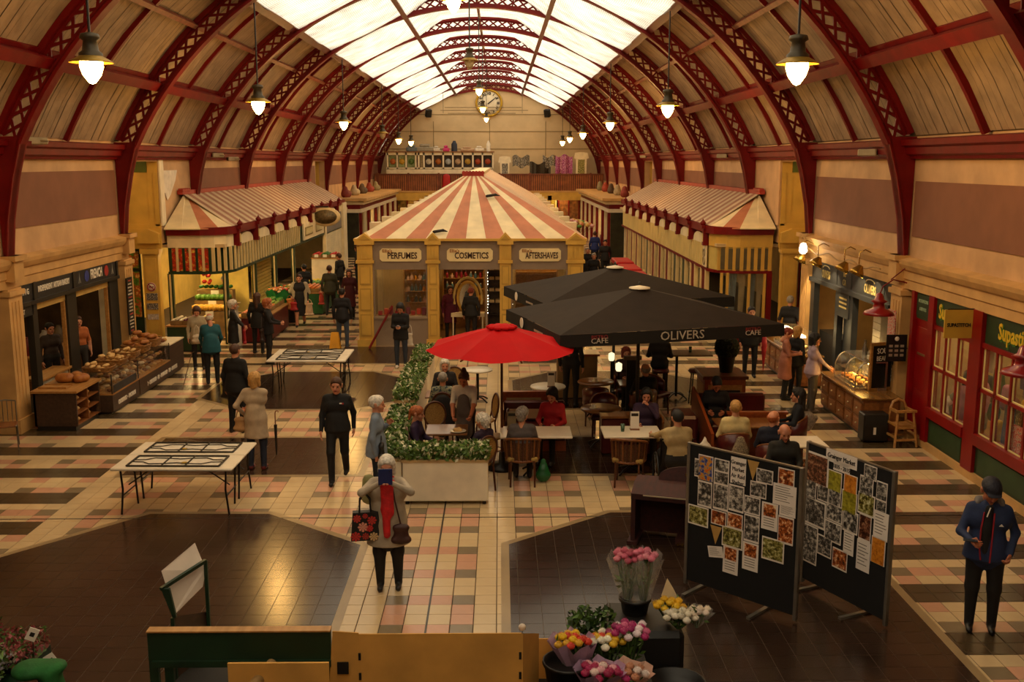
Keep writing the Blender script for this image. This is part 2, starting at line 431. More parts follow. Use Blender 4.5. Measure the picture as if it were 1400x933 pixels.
# ---- vault
ceiling = sroot('ceiling')
ZC = 1.6
def ap(a, r, y): t = math.radians(a); return (XC + r * math.sin(t), y, ZC + r * math.cos(t))
def arc_box(mb, r0, r1, y0, y1, a0, a1, n, m=0):
    vs = []
    for i in range(n + 1):
        a = a0 + (a1 - a0) * i / n
        vs += [ap(a, r0, y0), ap(a, r1, y0), ap(a, r1, y1), ap(a, r0, y1)]
    fs = [(0, 1, 2, 3), (4 * n + 3, 4 * n + 2, 4 * n + 1, 4 * n)]
    for i in range(n):
        for k in range(4): fs.append((4 * i + k, 4 * i + 4 + k, 4 * i + 4 + (k + 1) % 4, 4 * i + (k + 1) % 4))
    mb.add(vs, fs, m)
A0 = 64.0; nlat = 56
barmesh = {}
def bar_local(sgn):
    mb = MB(); w = 21.1 / nlat
    mb.beam((-w / 2 * sgn, 0, 9.31), (w / 2 * sgn, 0, 9.58), .06, .04, up=(0, 1, 0)); return mb.mesh('lattice_bar', RED)
BARM = {1: bar_local(1), -1: bar_local(-1)}
chordm = MB()
arc_box(chordm, 9.6, 9.70, -.16, .16, -A0, A0, 40); arc_box(chordm, 9.54, 9.63, -.03, .03, -A0, A0, 40)
outer_me = chordm.mesh('outer_chord', RED)
chordm = MB()
arc_box(chordm, 9.17, 9.235, -.14, .14, -A0, A0, 40); arc_box(chordm, 9.235, 9.34, -.03, .03, -A0, A0, 40)
inner_me = chordm.mesh('inner_chord', RED)
latm = MB(); w_ = 128.0 / nlat
for q in range(nlat):
    a = -A0 + w_ * (q + .5)
    if 17 < abs(a) < 34: continue
    for sg in (1, -1):
        latm.beam(ap(a - w_ / 2 * sg, 9.31, .012 * sg), ap(a + w_ / 2 * sg, 9.58, .012 * sg), .06, .035, up=(0, 1, 0))
for a in (-43.5, -54, 43.5, 54, -8, 8, 0): latm.beam(ap(a, 9.25, 0), ap(a, 9.6, 0), .06, .08, up=(0, 1, 0))
lat_me = latm.mesh('lattice', RED)
legm = MB()
for s in (-1, 1):
    wx = (WL if s < 0 else WR) - XC
    prof = [(wx, 5.77), (wx - s * .03, 3.5), (wx - s * .13, 3.5), (wx - s * .2, 4.2), (wx - s * .36, 5.0), (wx - s * .58, 5.77)]
    legm.prism([(XC + x, -.1, z) for x, z in prof], (0, .2, 0))
    for i in range(2, 5):
        (xa, za), (xb, zb) = prof[i], prof[i + 1]
        legm.add([(XC + xa, -.16, za), (XC + xa, .16, za), (XC + xb, .16, zb), (XC + xb, -.16, zb), (XC + xa + s * .03, -.16, za), (XC + xa + s * .03, .16, za), (XC + xb + s * .03, .16, zb), (XC + xb + s * .03, -.16, zb)],
                 [(0, 1, 2, 3), (4, 7, 6, 5), (0, 3, 7, 4), (1, 5, 6, 2)])
leg_me = legm.mesh('springing_bracket', RED)
nb = 0
for k, yr in enumerate([RIBS[0] - 6.2 * 2, RIBS[0] - 6.2] + RIBS):
    r = link('arch_rib', inner_me, ceiling, (0, yr, 0))
    link('outer_chord', outer_me, r); link('springing_bracket', leg_me, r)
    if yr in (RIBS[1], RIBS[2]):
        for q in range(nlat):
            a = -A0 + w_ * (q + .5)
            if 17 < abs(a) < 34 or (yr == RIBS[1] and abs(a) < 30): continue
            for sg in (1, -1):
                o = link('lattice_bar', BARM[sg], r, (XC, .012 * sg, ZC)); o.rotation_euler = (0, math.radians(a), 0)
    else:
        o = link('lattice', lat_me, r); o['kind'] = 'stuff'
# mid-bay rafters, purlins
rafm = MB(); arc_box(rafm, 9.60, 9.72, -.055, .055, 34.5, 64.5, 14); rafR = rafm.mesh('rafter', RED)
rafm = MB(); arc_box(rafm, 9.60, 9.72, -.055, .055, -64.5, -34.5, 14); rafL = rafm.mesh('rafter', RED)
ys = [RIBS[0] - 6.2 * 3] + [RIBS[0] - 12.4, RIBS[0] - 6.2] + RIBS
for a, b in zip(ys[:-1], ys[1:]):
    link('rafter', rafR, ceiling, (0, (a + b) / 2, 0)); link('rafter', rafL, ceiling, (0, (a + b) / 2, 0))
for a in (-54, 54):
    mb = MB(); arc_box(mb, 9.34, 9.42, YB, YF, a - .7, a + .7, 1); arc_box(mb, 9.42, 9.7, YB, YF, a - .25, a + .25, 1); arc_box(mb, 9.66, 9.72, YB, YF, a - .8, a + .8, 1)
    mb.build('purlin', RED, ceiling)
for a in (-43.5, 43.5):
    mb = MB(); arc_box(mb, 9.56, 9.68, YB, YF, a - .35, a + .35, 1); mb.build('purlin', pm('8a4a30', .6, .2, 4), ceiling)
for a in (-35.2, 35.2):
    mb = MB(); arc_box(mb, 9.3, 9.42, YB, YF, a - .7, a + .7, 1); arc_box(mb, 9.42, 9.72, YB, YF, a - .3, a + .3, 1); mb.build('skylight_kerb', REDD, ceiling)
for a in (-16.2, 16.2):
    mb = MB(); arc_box(mb, 9.12, 9.2, YB, YF, a - .5, a + .5, 1); mb.build('purlin', REDD, ceiling)
mb = MB(); arc_box(mb, 9.5, 9.62, YB, YF, -.3, .3, 1); mb.build('ridge_bar', REDD, ceiling)
# boarded panels: each half bay, between purlins, strips of board proud and uneven
segs = [(35.5, 43.2), (43.8, 53.7), (54.3, 64.4)]
for s in (-1, 1):
    for (a0, a1) in segs:
        for a, b in zip(ys[:-1], ys[1:]):
            for y0, y1 in ((a + .14, (a + b) / 2 - .05), ((a + b) / 2 + .05, b - .14)):
                if y1 < 8 : continue
                nbd = 14; mb = MB(); w = (y1 - y0) / nbd
                for q in range(nbd):
                    d = random.uniform(0, .012)
                    for (p0, p1) in (((a0), (a0 + a1) / 2), ((a0 + a1) / 2, a1)):
                        mb.quad(ap(s * p0, 9.70 + d, y0 + q * w + .006), ap(s * p0, 9.70 + d, y0 + q * w + w - .006), ap(s * p1, 9.70 + d, y0 + q * w + w - .006), ap(s * p1, 9.70 + d, y0 + q * w + .006))
                mb.build('boarded_panel', BOARD, ceiling, fixn=False)
mb = MB(); 
for s in (-1, 1): arc_box(mb, 9.74, 9.9, YB, YF, s * 35.5, s * 66, 20)
mb.build('roof_deck', pm('6a5a44', .8, .1, 2), ceiling)
# translucent sheeting under the glass
def net_material():
    m = bpy.data.materials.new('roof_net'); m.use_nodes = True; nt = m.node_tree; N = nt.nodes; L = nt.links
    N.remove(N['Principled BSDF']); t = N.new('ShaderNodeBsdfTranslucent'); d = N.new('ShaderNodeBsdfDiffuse'); mx = N.new('ShaderNodeMixShader'); mx.inputs[0].default_value = .25
    tc = N.new('ShaderNodeTexCoord'); n = N.new('ShaderNodeTexNoise'); n.inputs['Scale'].default_value = 1.3; n.inputs['Detail'].default_value = 6; L.new(tc.outputs['Object'], n.inputs['Vector'])
    wv = N.new('ShaderNodeTexWave'); wv.inputs['Scale'].default_value = 6.0; wv.inputs['Distortion'].default_value = 3.0; wv.bands_direction = 'X'; L.new(tc.outputs['Object'], wv.inputs['Vector'])
    mxv = N.new('ShaderNodeMath'); mxv.operation = 'MULTIPLY_ADD'; L.new(wv.outputs['Fac'], mxv.inputs[0]); mxv.inputs[1].default_value = .3; L.new(n.outputs['Fac'], mxv.inputs[2])
    r = N.new('ShaderNodeValToRGB'); r.color_ramp.elements[0].position = .3; r.color_ramp.elements[1].position = .85
    r.color_ramp.elements[0].color = (.36, .36, .35, 1); r.color_ramp.elements[1].color = (.92, .93, .93, 1); L.new(mxv.outputs[0], r.inputs[0])  # net texture plus the shade of its folds, both painted into the sheet colour
    for s in (t, d): L.new(r.outputs[0], s.inputs['Color'])
    L.new(t.outputs[0], mx.inputs[1]); L.new(d.outputs[0], mx.inputs[2]); L.new(mx.outputs[0], N['Material Output'].inputs[0]); return m
NET = net_material()
for a, b in zip(ys[:-1], ys[1:]):
    for (a0, a1, nm) in ((-35, -16.2, 's'), (-16.2, 16.2, 'c'), (16.2, 35, 's')):
        na, ny = (14, 12); vs = []; sag = random.uniform(.06, .2); ph = random.uniform(0, 6)
        for i in range(na + 1):
            u = i / na; al = a0 + (a1 - a0) * u
            for j in range(ny + 1):
                v = j / ny
                if nm == 's':
                    r = 9.23 + .10 * (abs(2 * u - 1)) ** 2 - (sag * math.sin(PI * v) * math.sin(PI * u)) - .05 * math.sin(PI * u) + .025 * math.sin(9 * v + ph + 5 * u)
                else:
                    e = min(1, max(0, (16.2 - abs(al)) / 7.0)); r = 9.22 + .46 * e - .05 * math.sin(PI * v) + .015 * math.sin(11 * v + ph)
                vs.append(ap(al, r, a + (b - a) * v))
        mb = MB(); mb.add(vs, [(i * (ny + 1) + j, (i + 1) * (ny + 1) + j, (i + 1) * (ny + 1) + j + 1, i * (ny + 1) + j + 1) for i in range(na) for j in range(ny)], 0, True)
        mb.build('netting_sheet', NET, ceiling, fixn=False)
# ---- walls
ALLEY = (26.45, 29.3); ALLEY2 = (54.2, 57.0)
def wall_side(s):
    X = WL if s < 0 else WR; nm = 'left' if s < 0 else 'right'
    X2 = X + s * .3
    xa, xb = min(X, X2), max(X, X2)
    root = sroot('wall_' + nm)
    mzs = (4.0, 5.09) if s < 0 else (3.88, 4.93)
    mb = MB()
    for y0, y1 in ((YB, ALLEY[0]), (ALLEY[1], ALLEY2[0]), (ALLEY2[1], YF)):
        mb.box(xa, xb, y0, y1, 3.0, 5.8)
    for y0, y1 in (ALLEY, ALLEY2): mb.box(xa, xb, y0, y1, 5.3, 5.8)
    mb.build('plaster', CREAM, root)
    for k, yr in enumerate([RIBS[0] - 6.2] + RIBS[:-1]):
        y0, y1 = yr + .22, yr + 6.2 - .22
        for g0, g1 in (ALLEY, ALLEY2):
            if g0 < y0 < g1: y0 = g1 + .25
            if y0 < g0 < y1 and g1 > y1: y1 = g0 - .25
            if y0 < g0 and g1 < y1: y1 = g0 - .2
        if y1 - y0 > .3:
            MB().box(*sorted((X, X - s * .025)), y0, y1, *mzs).build('painted_panel', MAUVE, root)
    # red cornice
    c = MB()
    prof = [(0, 5.35), (.10, 5.35), (.12, 5.40), (.20, 5.44), (.22, 5.56), (.30, 5.60), (.32, 5.70), (0, 5.74)]
    c.prism([(X - s * a, YB, z) for a, z in prof], (0, YF - YB, 0)); c.build('cornice', RED, root)
    # stone entablature above the shops
    c = MB(); prof = [(0, 2.86), (.05, 2.86), (.05, 3.02), (.08, 3.05), (.08, 3.2), (.14, 3.24), (.2, 3.34), (.22, 3.42), (0, 3.47)]
    for y0, y1 in ((YB, ALLEY[0]), ): c.prism([(X - s * a, y0, z) for a, z in prof], (0, y1 - y0, 0))
    c.box(xa, xb, YB, ALLEY[0], 2.86, 3.0)
    c.build('entablature', STONE, root)
    for yr in (RIBS[0], RIBS[1], RIBS[2] + .0):
        c = MB(); a, b = sorted((X + s * .25, X - s * .12)); yc = yr + (.05 if s < 0 else .1)
        c.box(a, b, yc - .28, yc + .28, .28, 2.86); a2, b2 = sorted((X + s * .25, X - s * .17)); c.box(a2, b2, yc - .33, yc + .33, 0, .28)
        c.box(a2, b2, yc - .32, yc + .32, 2.72, 2.82); 
        a3, b3 = sorted((X, X - s * .24)); c.box(a3, b3, yc - .2, yc + .2, 3.0, 3.5); c.box(*sorted((X, X - s * .3)), yc - .26, yc + .26, 3.4, 3.5)
        for q in (-.14, .0, .14): c.box(*sorted((X - s * .12, X - s * .135)), yc + q - .03, yc + q + .03, .5, 2.6)
        c.build('pilaster', STONE, root)
    return root
wl = wall_side(-1); wr = wall_side(1)
# outer shells so that no daylight leaks in behind the shops
sh = MB()
for s in (-1, 1):
    X = WL if s < 0 else WR
    sh.box(*sorted((X + s * 5.5, X + s * 5.8)), YB, YF, -.2, 6.2); sh.box(*sorted((X + s * .2, X + s * 5.8)), YB, YF, 5.75, 5.95)
for s, nm in ((-1, 'left'), (1, 'right')): pass
struct(sh.build('wall_outer', CREAM))
# cross passages: the far side wall of each, painted yellow with green top, in pilasters
for s, rt in ((-1, wl), (1, wr)):
    X = WL if s < 0 else WR
    y = ALLEY[1]
    a, b = sorted((X + s * 5.5, X + s * .305))
    MB().box(a, b, y, y + .25, 2.9, 5.75).build('passage_wall', YELLOW, rt)
    MB().box(a, b, y - .02, y, 5.0, 5.3).build('passage_frieze', pm('5a6a24', .6, .1, 3), rt)
    p = MB(); 
    for q in (.0, 1.25, 2.5): p.box(*sorted((X + s * (q + .02), X + s * (q + .14))), y - .05, y, 3.5, 5.0)
    a = min(a, X) if s < 0 else X; b = X if s < 0 else b; p.box(a, b, y - .05, y - .003, 3.42, 3.55); p.box(a, b, y - .12, y - .003, 2.86, 3.1); p.box(a, b, y - .08, y - .003, 3.1, 3.42); p.box(*sorted((X + s * .02, X + s * .32)), y - .02, y - .003, 3.5, 5.3)
    p.build('passage_panelling', YELLOW, rt)
    for q in (.32, 2.0):
        p = MB(); c = X + s * q; p.box(c - .22, c + .22, y - .16, y + .1, .0, 2.86); p.box(c - .27, c + .27, y - .2, y + .1, 0, .3); p.box(c - .27, c + .27, y - .22, y + .1, 2.72, 2.86)
        p.box(c - .3, c + .3, y - .26, y + .1, 3.02, 3.3); p.prism([(c - .3, y - .26, 3.3), (c + .3, y - .26, 3.3), (c, y - .26, 3.42)], (0, .3, 0))
        p.box(c - .15, c + .15, y - .18, y - .16, .5, 2.6); p.build('pilaster', YELLOW, rt)
    # near side wall of the passage, returns of the first bays
    MB().box(*sorted((X + s * .3, X + s * 5.5)), ALLEY[0] - .25, ALLEY[0] - .02, 0, 5.75).build('passage_wall', STONE, rt)
    for (g0, g1) in (ALLEY2,):
        MB().box(*sorted((X + s * .3, X + s * 5.5)), g1, g1 + .25, 0, 5.75).build('passage_wall', YELLOW, rt)
        MB().box(*sorted((X + s * .3, X + s * 5.5)), g0 - .25, g0, 0, 5.75).build('passage_wall', YELLOW, rt)
    # pier at the corner of the upper wall, with peeling plaster on the left
    MB().box(*sorted((X, X - s * .04)), ALLEY[1], ALLEY[1] + .35, 3.5, 5.35).build('corner_pier', WHITEP if s < 0 else CREAM, rt)
MB().prism([(WL + .026, 29.65, 5.05), (WL + .026, 30.9, 5.05), (WL + .026, 30.7, 4.75), (WL + .026, 30.2, 4.35), (WL + .026, 29.9, 4.2), (WL + .026, 29.65, 4.45)], (.006, 0, 0)).build('peeled_plaster', pm('e6dccb', .9, .1, 5), wl)
# ---- far wall with gable under the vault, and the wall behind the camera
def gable(y, t, name, m):
    mb = MB(); P = [(WL - .3, y, 0), (WR + .3, y, 0), (WR + .3, y, 5.7)] + [ap(a, 9.72, y) for a in range(63, -64, -3)] + [(WL - .3, y, 5.7)]
    mb.prism(P, (0, t, 0)); return struct(mb.build(name, m))
FARM = pm('d4bb92', .85, .08, .8, bump=.06)
wf = gable(YF, .4, 'wall_far', FARM); wb = gable(YB - .4, .4, 'wall_back', CREAM)
for z in (6.25, 7.6, 8.9): MB().box(WL + .8 + (z - 6) * .5, WR - .8 - (z - 6) * .5, YF - .03, YF, z, z + .05).build('panel_joint', pm('8c7854', .8, .1, 3), wf)
for x in (-5.2, -.8, 3.6): MB().box(x, x + .05, YF - .03, YF, 5.7, 9.4 if abs(x + .8) < 1 else 8.4).build('panel_joint', pm('8c7854', .8, .1, 3), wf)
MB().box(WL - 5.8, WL - .2, YF, YF + .3, -.2, 6).build('end_wall', FARM, wf); MB().box(WR + .2, WR + 5.8, YF, YF + .3, -.2, 6).build('end_wall', FARM, wf)
MB().box(WL - 5.8, WL - .2, YB - .3, YB, -.2, 6).build('end_wall', FARM, wb); MB().box(WR + .2, WR + 5.8, YB - .3, YB, -.2, 6).build('end_wall', FARM, wb)
# ================================================================ SHOPS
PINK = pm('c07a56', .7, .12, 2); CREAMR = pm('e6d4aa', .7, .1, 2)
GREYP = pm('8c7a68', .6, .08, 2); GREEN = pm('1f3a22', .4, .15, 4, coat=.2); DGREEN = pm('16301c', .45, .15, 4)
WOOD = pm('8a5426', .45, .25, 3, kind='wood', col2='6a3c18'); DWOOD = pm('4a3426', .5, .25, 3, kind='wood', col2='33231a'); LWOOD = pm('b58448', .5, .2, 3, kind='wood', col2='96682f')
INSIDE = pm('cbb183', .8, .1, 2); GOLDL = pm('d9c27a', .4, .1, 3); BLACKP = pm('141210', .45, .1, 5)
def shop_lamp(loc, size, label, power, col=(1.0, .70, .32), d=.03):
    o = MB().box(-size[0] / 2, size[0] / 2, -size[1] / 2, size[1] / 2, -d, 0).build('strip_light', pm('fff0d0', .5, 0, emit='ffd890', es=power), None, loc); tag(o, label, 'light'); return o
# ---------------- central striped kiosk
kx0, kx1, ky0, ky1 = -4.12, 2.44, 29.4, 64.0; kc = (kx0 + kx1) / 2
K = thing('market_kiosk', 'cream pillared perfume kiosk with pink and cream striped tent roof', 'kiosk', (0, 0, 0))
def kcol(xa, xb, y, big=True):
    c = MB(); xm = (xa + xb) / 2
    c.box(xa - .05, xb + .05, y - .1, y + .38, 0, .2); c.box(xa, xb, y - .04, y + .34, .2, 2.42)
    c.box(xa - .05, xb + .05, y - .08, y + .36, 2.42, 2.5); c.box(xa - .01, xb + .01, y - .05, y + .35, 2.5, 2.96)
    for q in (.22, .5, .78): c.box(xa + (xb - xa) * q - .035, xa + (xb - xa) * q + .035, y - .07, y - .05, 2.56, 2.92)
    c.box(xa - .07, xb + .07, y - .11, y + .37, 2.96, 3.07)
    c.prism([(xa - .07, y - .11, 3.07), (xb + .07, y - .11, 3.07), (xm, y - .11, 3.3)], (0, .46, 0))
    c.prism([(xa + .03, y - .125, 3.1), (xb - .03, y - .125, 3.1), (xm, y - .125, 3.24)], (0, .02, 0), 1)
    for z0, z1 in ((.3, .95), (1.05, 1.7), (1.8, 2.35)):
        c.box(xa + .05, xb - .05, y - .055, y - .04, z0, z1, 1); c.box(xa + .08, xb - .08, y - .062, y - .05, z0 + .04, z1 - .04)
    c.build('pillar', [YELLOW, pm('b8923e', .6, .1, 3)], K)
cols = [(-4.08, -3.66), (-2.08, -1.76), (0.0, .32), (1.96, 2.40)]
for a, b in cols: kcol(a, b, ky0)
for (a, b, nm) in ((-3.66, -2.08, 'PERFUMES'), (-1.76, 0, 'COSMETICS'), (.32, 1.96, 'AFTERSHAVES')):
    MB().box(a, b, ky0 + .06, ky0 + .2, 2.23, 3.06).build('fascia_board', GREYP, K)
    m = (a + b) / 2 + .02; w = .6 if nm != 'COSMETICS' else .66; z0, z1 = 2.47, 2.84; e = .07
    sg = MB().prism([(m - w + e, ky0 + .02, z0), (m + w - e, ky0 + .02, z0), (m + w, ky0 + .02, z0 + e), (m + w, ky0 + .02, z1 - e), (m + w - e, ky0 + .02, z1), (m - w + e, ky0 + .02, z1), (m - w, ky0 + .02, z1 - e), (m - w, ky0 + .02, z0 + e)], (0, .04, 0)).build('shop_sign', pm('ecd9a4', .5, .05, 4), K)
    text(nm, .25, sg, pm('3a1c10', .5, .1, 5), facing_cam((m + .05, ky0 + .015, 2.63)), sx={'PERFUMES': .76, 'COSMETICS': .74, 'AFTERSHAVES': .6}[nm], bold=.006)
    text("Ellie's", .13, sg, pm('9a5a24', .5, .1, 5), facing_cam((m - w + .22, ky0 + .015, 2.77)), bold=.002)
MB().box(kx0 - .06, kx1 + .06, ky0 - .06, ky0 + .4, 3.06, 3.13).build('eaves_moulding', YELLOW, K)
# front: window bay, doorway bay, window bay
for (a, b) in ((-3.66, -2.08), (.32, 1.96)):
    MB().box(a, b, ky0 + .04, ky0 + .2, 0, .82).build('stall_riser', GREYP, K); MB().box(a, b, ky0, ky0 + .24, .8, .86).build('window_sill', GREYP, K)
    MB().box(a + .03, b - .03, ky0 + .1, ky0 + .11, .86, 2.23).build('window_pane', GLASS, K)
    f = MB(); f.box(a, a + .05, ky0 + .06, ky0 + .16, .86, 2.23); f.box(b - .05, b, ky0 + .06, ky0 + .16, .86, 2.23); f.build('window_frame', GREYP, K)
MB().box(-.42, -.36, ky0 + .08, ky0 + .16, 0, 2.23).build('door_post', GREYP, K)
# body
b_ = MB(); b_.box(kx0 + .1, kx0 + .2, ky0 + .3, ky1, 0, 3.0); b_.box(kx1 - .2, kx1 - .1, ky0 + .3, ky1, 0, 3.0); b_.box(kx0 + .1, kx1 - .1, ky1 - .1, ky1, 0, 3); b_.build('side_wall', GREYP, K)
MB().box(kx0 + .2, kx1 - .2, ky0 + 4.0, ky0 + 4.1, 0, 3.0).build('back_wall', INSIDE, K); MB().box(kx0 + .1, kx1 - .1, ky0 + .2, ky1, 2.98, 3.04).build('soffit', INSIDE, K)
MB().box(kx0 + .2, kx1 - .2, ky0 + .2, ky0 + 4, .003, .012).build('shop_floor', pm('6a4a2a', .5, .1, 3), K)
for s in (0, 1):
    for k in range(1, 11):
        y = ky0 + k * 3.4; xa, xb = ((kx0 - .02, kx0 + .36) if s == 0 else (kx1 - .36, kx1 + .02))
        c = MB(); c.box(xa, xb, y - .18, y + .18, 0, 2.95); c.box(xa - .05, xb + .05, y - .24, y + .24, 2.95, 3.05); c.box(xa + .02, xb - .02, y - .2, y + .2, 3.05, 3.4); c.build('side_pillar', YELLOW if k > 20 else CREAMR, K)
# roof: separate painted strips
ez, rz = 3.13, 4.9; rx0 = kc; ry0, ry1 = 33.0, 61.0; ap0 = (rx0, ry0, rz)
ea = [kx0 - .02 + .34 - .42] ; n = 12; x0 = kx0 - .03; x1 = kx1 + .03
xs_ = [x0] + [x0 + .32 + (x1 - x0 - .32) * i / 11 for i in range(12)]
for i in range(12):
    a, b = xs_[i], xs_[i + 1]; m = CREAMR if i % 2 == 0 else PINK
    ta = (rx0 - .28 + .56 * i / 12, ry0 - .02, rz - .03); tb = (rx0 - .28 + .56 * (i + 1) / 12, ry0 - .02, rz - .03)
    mb = MB(); A = [(a, ky0 - .03, ez), (b, ky0 - .03, ez), tb, ta]; mb.add(A + [(x, y, z - .04) for x, y, z in A], [(0, 1, 2, 3), (7, 6, 5, 4), (0, 4, 5, 1), (2, 6, 7, 3), (1, 5, 6, 2), (3, 7, 4, 0)]); mb.build('roof_strip', m, K)
for s, xe in ((-1, x0), (1, x1)):
    n = 44
    for par, m in ((0, CREAMR), (1, PINK)):
        mb = MB()
        for i in range(n):
            if i % 2 != par: continue
            u0, u1 = i / n, (i + 1) / n; ye0, ye1 = ky0 - .03 + u0 * (ky1 - ky0), ky0 - .03 + u1 * (ky1 - ky0); yr0, yr1 = ry0 + u0 * (ry1 - ry0), ry0 + u1 * (ry1 - ry0)
            xr = rx0 + s * .26
            A = [(xe, ye0, ez), (xe, ye1, ez), (xr, yr1, rz - .03), (xr, yr0, rz - .03)]
            mb.add(A + [(x, y, z - .04) for x, y, z in A], [(0, 1, 2, 3), (7, 6, 5, 4)])
        mb.build('roof_stripes', m, K)
MB().box(x0, x1, ky1, ky1 + .05, 3, 3.13).build('roof_end', CREAMR, K)
r = MB(); r.box(rx0 - .3, rx0 + .3, ry0, ry1, rz - .05, rz + .05); r.build('ridge_cap', CREAMR, K)
r = MB(); r.box(rx0 - .34, rx0 + .34, ry0 - .06, ry0, rz - .05, rz + .06)
for i in range(7):
    cx = rx0 - .3 + .1 * i; r.cyl((cx, ry0 - .07, rz + .05), (cx, ry0 + .01, rz + .05), .06, n=10)
    r.cyl((cx, ry0 - .07, rz - .06), (cx, ry0 + .01, rz - .06), .05, n=10)
r.build('ridge_crest', pm('a02a1e', .6, .1, 4), K)
# things on the roof: two dropped wrappers
for (px, py, lb) in ((673, 271, 'dark scrap lying on pink stripe of the kiosk roof'), (601, 320, 'dark scrap near the kiosk eaves above the pillar')):
    zz = 4.3 if py < 300 else 3.33; p = None
    for Y in np.arange(29.4, 33, .02):
        q = atY(px, py, Y)
        if q[2] <= ez + (rz - ez) * (Y - ky0) / (ry0 - ky0) + .05: p = q; break
    p = q if p is None else p
    o = blob('litter_scrap', [((-.16, 0, .06), (.1, .03, .1), .045, .04, 0), ((.1, .03, .1), (.22, 0, .07), .035, .02, 0)], pm('1c140f', .7), None, h=.02, loc=tuple(p)); tag(o, lb, 'litter')
# inside of the kiosk
shop_lamp((-2.9, 31.5, 2.9), (1.2, .15), 'strip light on ceiling inside the perfume bay', 16)
shop_lamp((-.9, 31.5, 2.9), (1.2, .15), 'strip light on ceiling inside the cosmetics bay', 16)
shop_lamp((1.1, 31.5, 2.9), (1.2, .15), 'strip light on ceiling inside the aftershave bay', 12)
def shelf_unit(name, label, x0, x1, y, zs, dep=.28, mat=None, back=True, group=None):
    t = thing(name, label, 'shelf', ((x0 + x1) / 2, y, 0), 0, group); w = (x1 - x0) / 2; mat = mat or LWOOD; z1 = zs[-1] + .35
    for q in (-1, 1): MB().box(q * w - .015, q * w + .015, 0, dep, 0, z1).build('side_panel', mat, t)
    if back: MB().box(-w, w, dep - .01, dep + .01, 0, z1).build('back_panel', mat, t)
    for z in zs: MB().box(-w + .015, w - .015, 0, dep, z - .02, z).build('shelf', mat, t)
    return t
def bottle_me(r, h, col, cap):
    m = MB(); m.lathe([(r * .9, 0), (r, h * .05), (r, h * .6), (r * .4, h * .75), (r * .4, h * .8)], n=8); m.lathe([(r * .45, h * .8), (r * .45, h), (r * .3, h)], n=8, m=1); return m.mesh('bottle', [pm(col, .2, .05, 5), pm(cap, .3, .05, 5)])
BOT = [bottle_me(.05, .2, 'b06a30', 'd8c080'), bottle_me(.045, .24, '8a2030', '2a1a14'), bottle_me(.06, .18, 'd8b0a0', 'c8a040'), bottle_me(.05, .22, '4a6a7a', 'd8d0c0'), bottle_me(.05, .2, 'c88a20', '1a1210')]
def fill_shelf(x0, x1, y, z, n, label, group, cat='bottle', nm='perfume_bottle'):
    for i in range(n):
        o = link(nm, random.choice(BOT), None, (x0 + (x1 - x0) * (i + .5) / n + random.uniform(-.01, .01), y + random.uniform(0, .06), z)); s = random.uniform(.75, 1.1); o.scale = (s, s, s); tag(o, label, cat, group)
zs = (.5, .95, 1.3, 1.65, 2.0)
shelf_unit('display_shelf', 'wooden shelf of perfume bottles behind the PERFUMES window', -3.0, -2.0, 31.9, zs)
for z in zs[1:]: fill_shelf(-2.95, -2.05, 31.97, z, 7, 'small perfume bottle on shelf behind the PERFUMES window', 'perfume bottles in left bay')
shelf_unit('display_shelf', 'wooden shelf of small goods behind the kiosk mirror', -1.8, -.5, 32.4, zs)
for z in zs[1:]: fill_shelf(-1.75, -.55, 32.47, z, 8, 'small cosmetics bottle on shelf behind the kiosk mirror', 'cosmetics bottles in middle bay')
shelf_unit('display_shelf', 'dark shelf unit with pale boxes right of the kiosk mirror', -.35, .25, 31.0, (.35, .7, 1.05, 1.4, 1.75, 2.05), mat=DWOOD)
for z in (1.05, 1.4, 1.75, 2.05):
    for i in range(3):
        o = MB().box(-.075, .075, 0, .2, 0, .09).build('carton', pm('d8c090', .5, .05, 4), None, (-.25 + .19 * i, 31.03, z)); tag(o, 'pale carton on dark shelf right of the kiosk mirror', 'box', 'pale cartons on dark shelf')
shelf_unit('display_shelf', 'wooden shelf behind the AFTERSHAVES window', .5, 1.8, 31.9, (.9, 1.4, 1.9))
# dressing table with oval mirror
t = thing('dressing_table', 'cream dressing table with oval swing mirror in kiosk doorway', 'table', (-.96, 30.5, 0))
MB().box(-.5, .5, -.2, .2, .72, .82).build('table_top', CREAMR, t)
for x in (-.46, .42):
    for y in (-.18, .14): MB().box(x, x + .04, y, y + .04, 0, .72).build('leg', CREAMR, t)
mb = MB(); mb.tube([(.3 * math.cos(a), .05, 1.28 + .46 * math.sin(a)) for a in np.linspace(0, 2 * PI, 25)[:-1]], .05, 6, closed=True); fr = mb.build('mirror_frame', YELLOW, t)
mb = MB(); mb.add([(.27 * math.cos(a), .05, 1.28 + .43 * math.sin(a)) for a in np.linspace(0, 2 * PI, 25)[:-1]], [tuple(range(24))]); mb.build('mirror_glass', pm('e8e4dc', .08, 0, metal=.9), fr)
mb = MB(); mb.tube([(.42 * math.cos(a), .07, 1.25 + .62 * math.sin(a)) for a in np.linspace(-.3, PI + .3, 20)], .04, 6); mb.build('carved_surround', GOLDL, t)
# string of small lights at door posts
for (x, lb) in ((-.36, 'string of fairy lights hanging by the cosmetics doorway'), (.36, 'string of fairy lights hanging inside the AFTERSHAVES window')):
    t = thing('fairy_light_string', lb, 'string lights', (x, ky0 + .25, 0)); MB().cyl((0, 0, .8), (0, 0, 2.2), .006, n=5).build('cable', DARKFR, t)
    mb = MB()
    for z in np.arange(.85, 2.2, .085): mb.ball((random.uniform(-.02, .02), -.01, z), .014, 6, 4)
    mb.build('bulbs', pm('ffffff', .5, 0, emit='fff4dc', es=6), t)
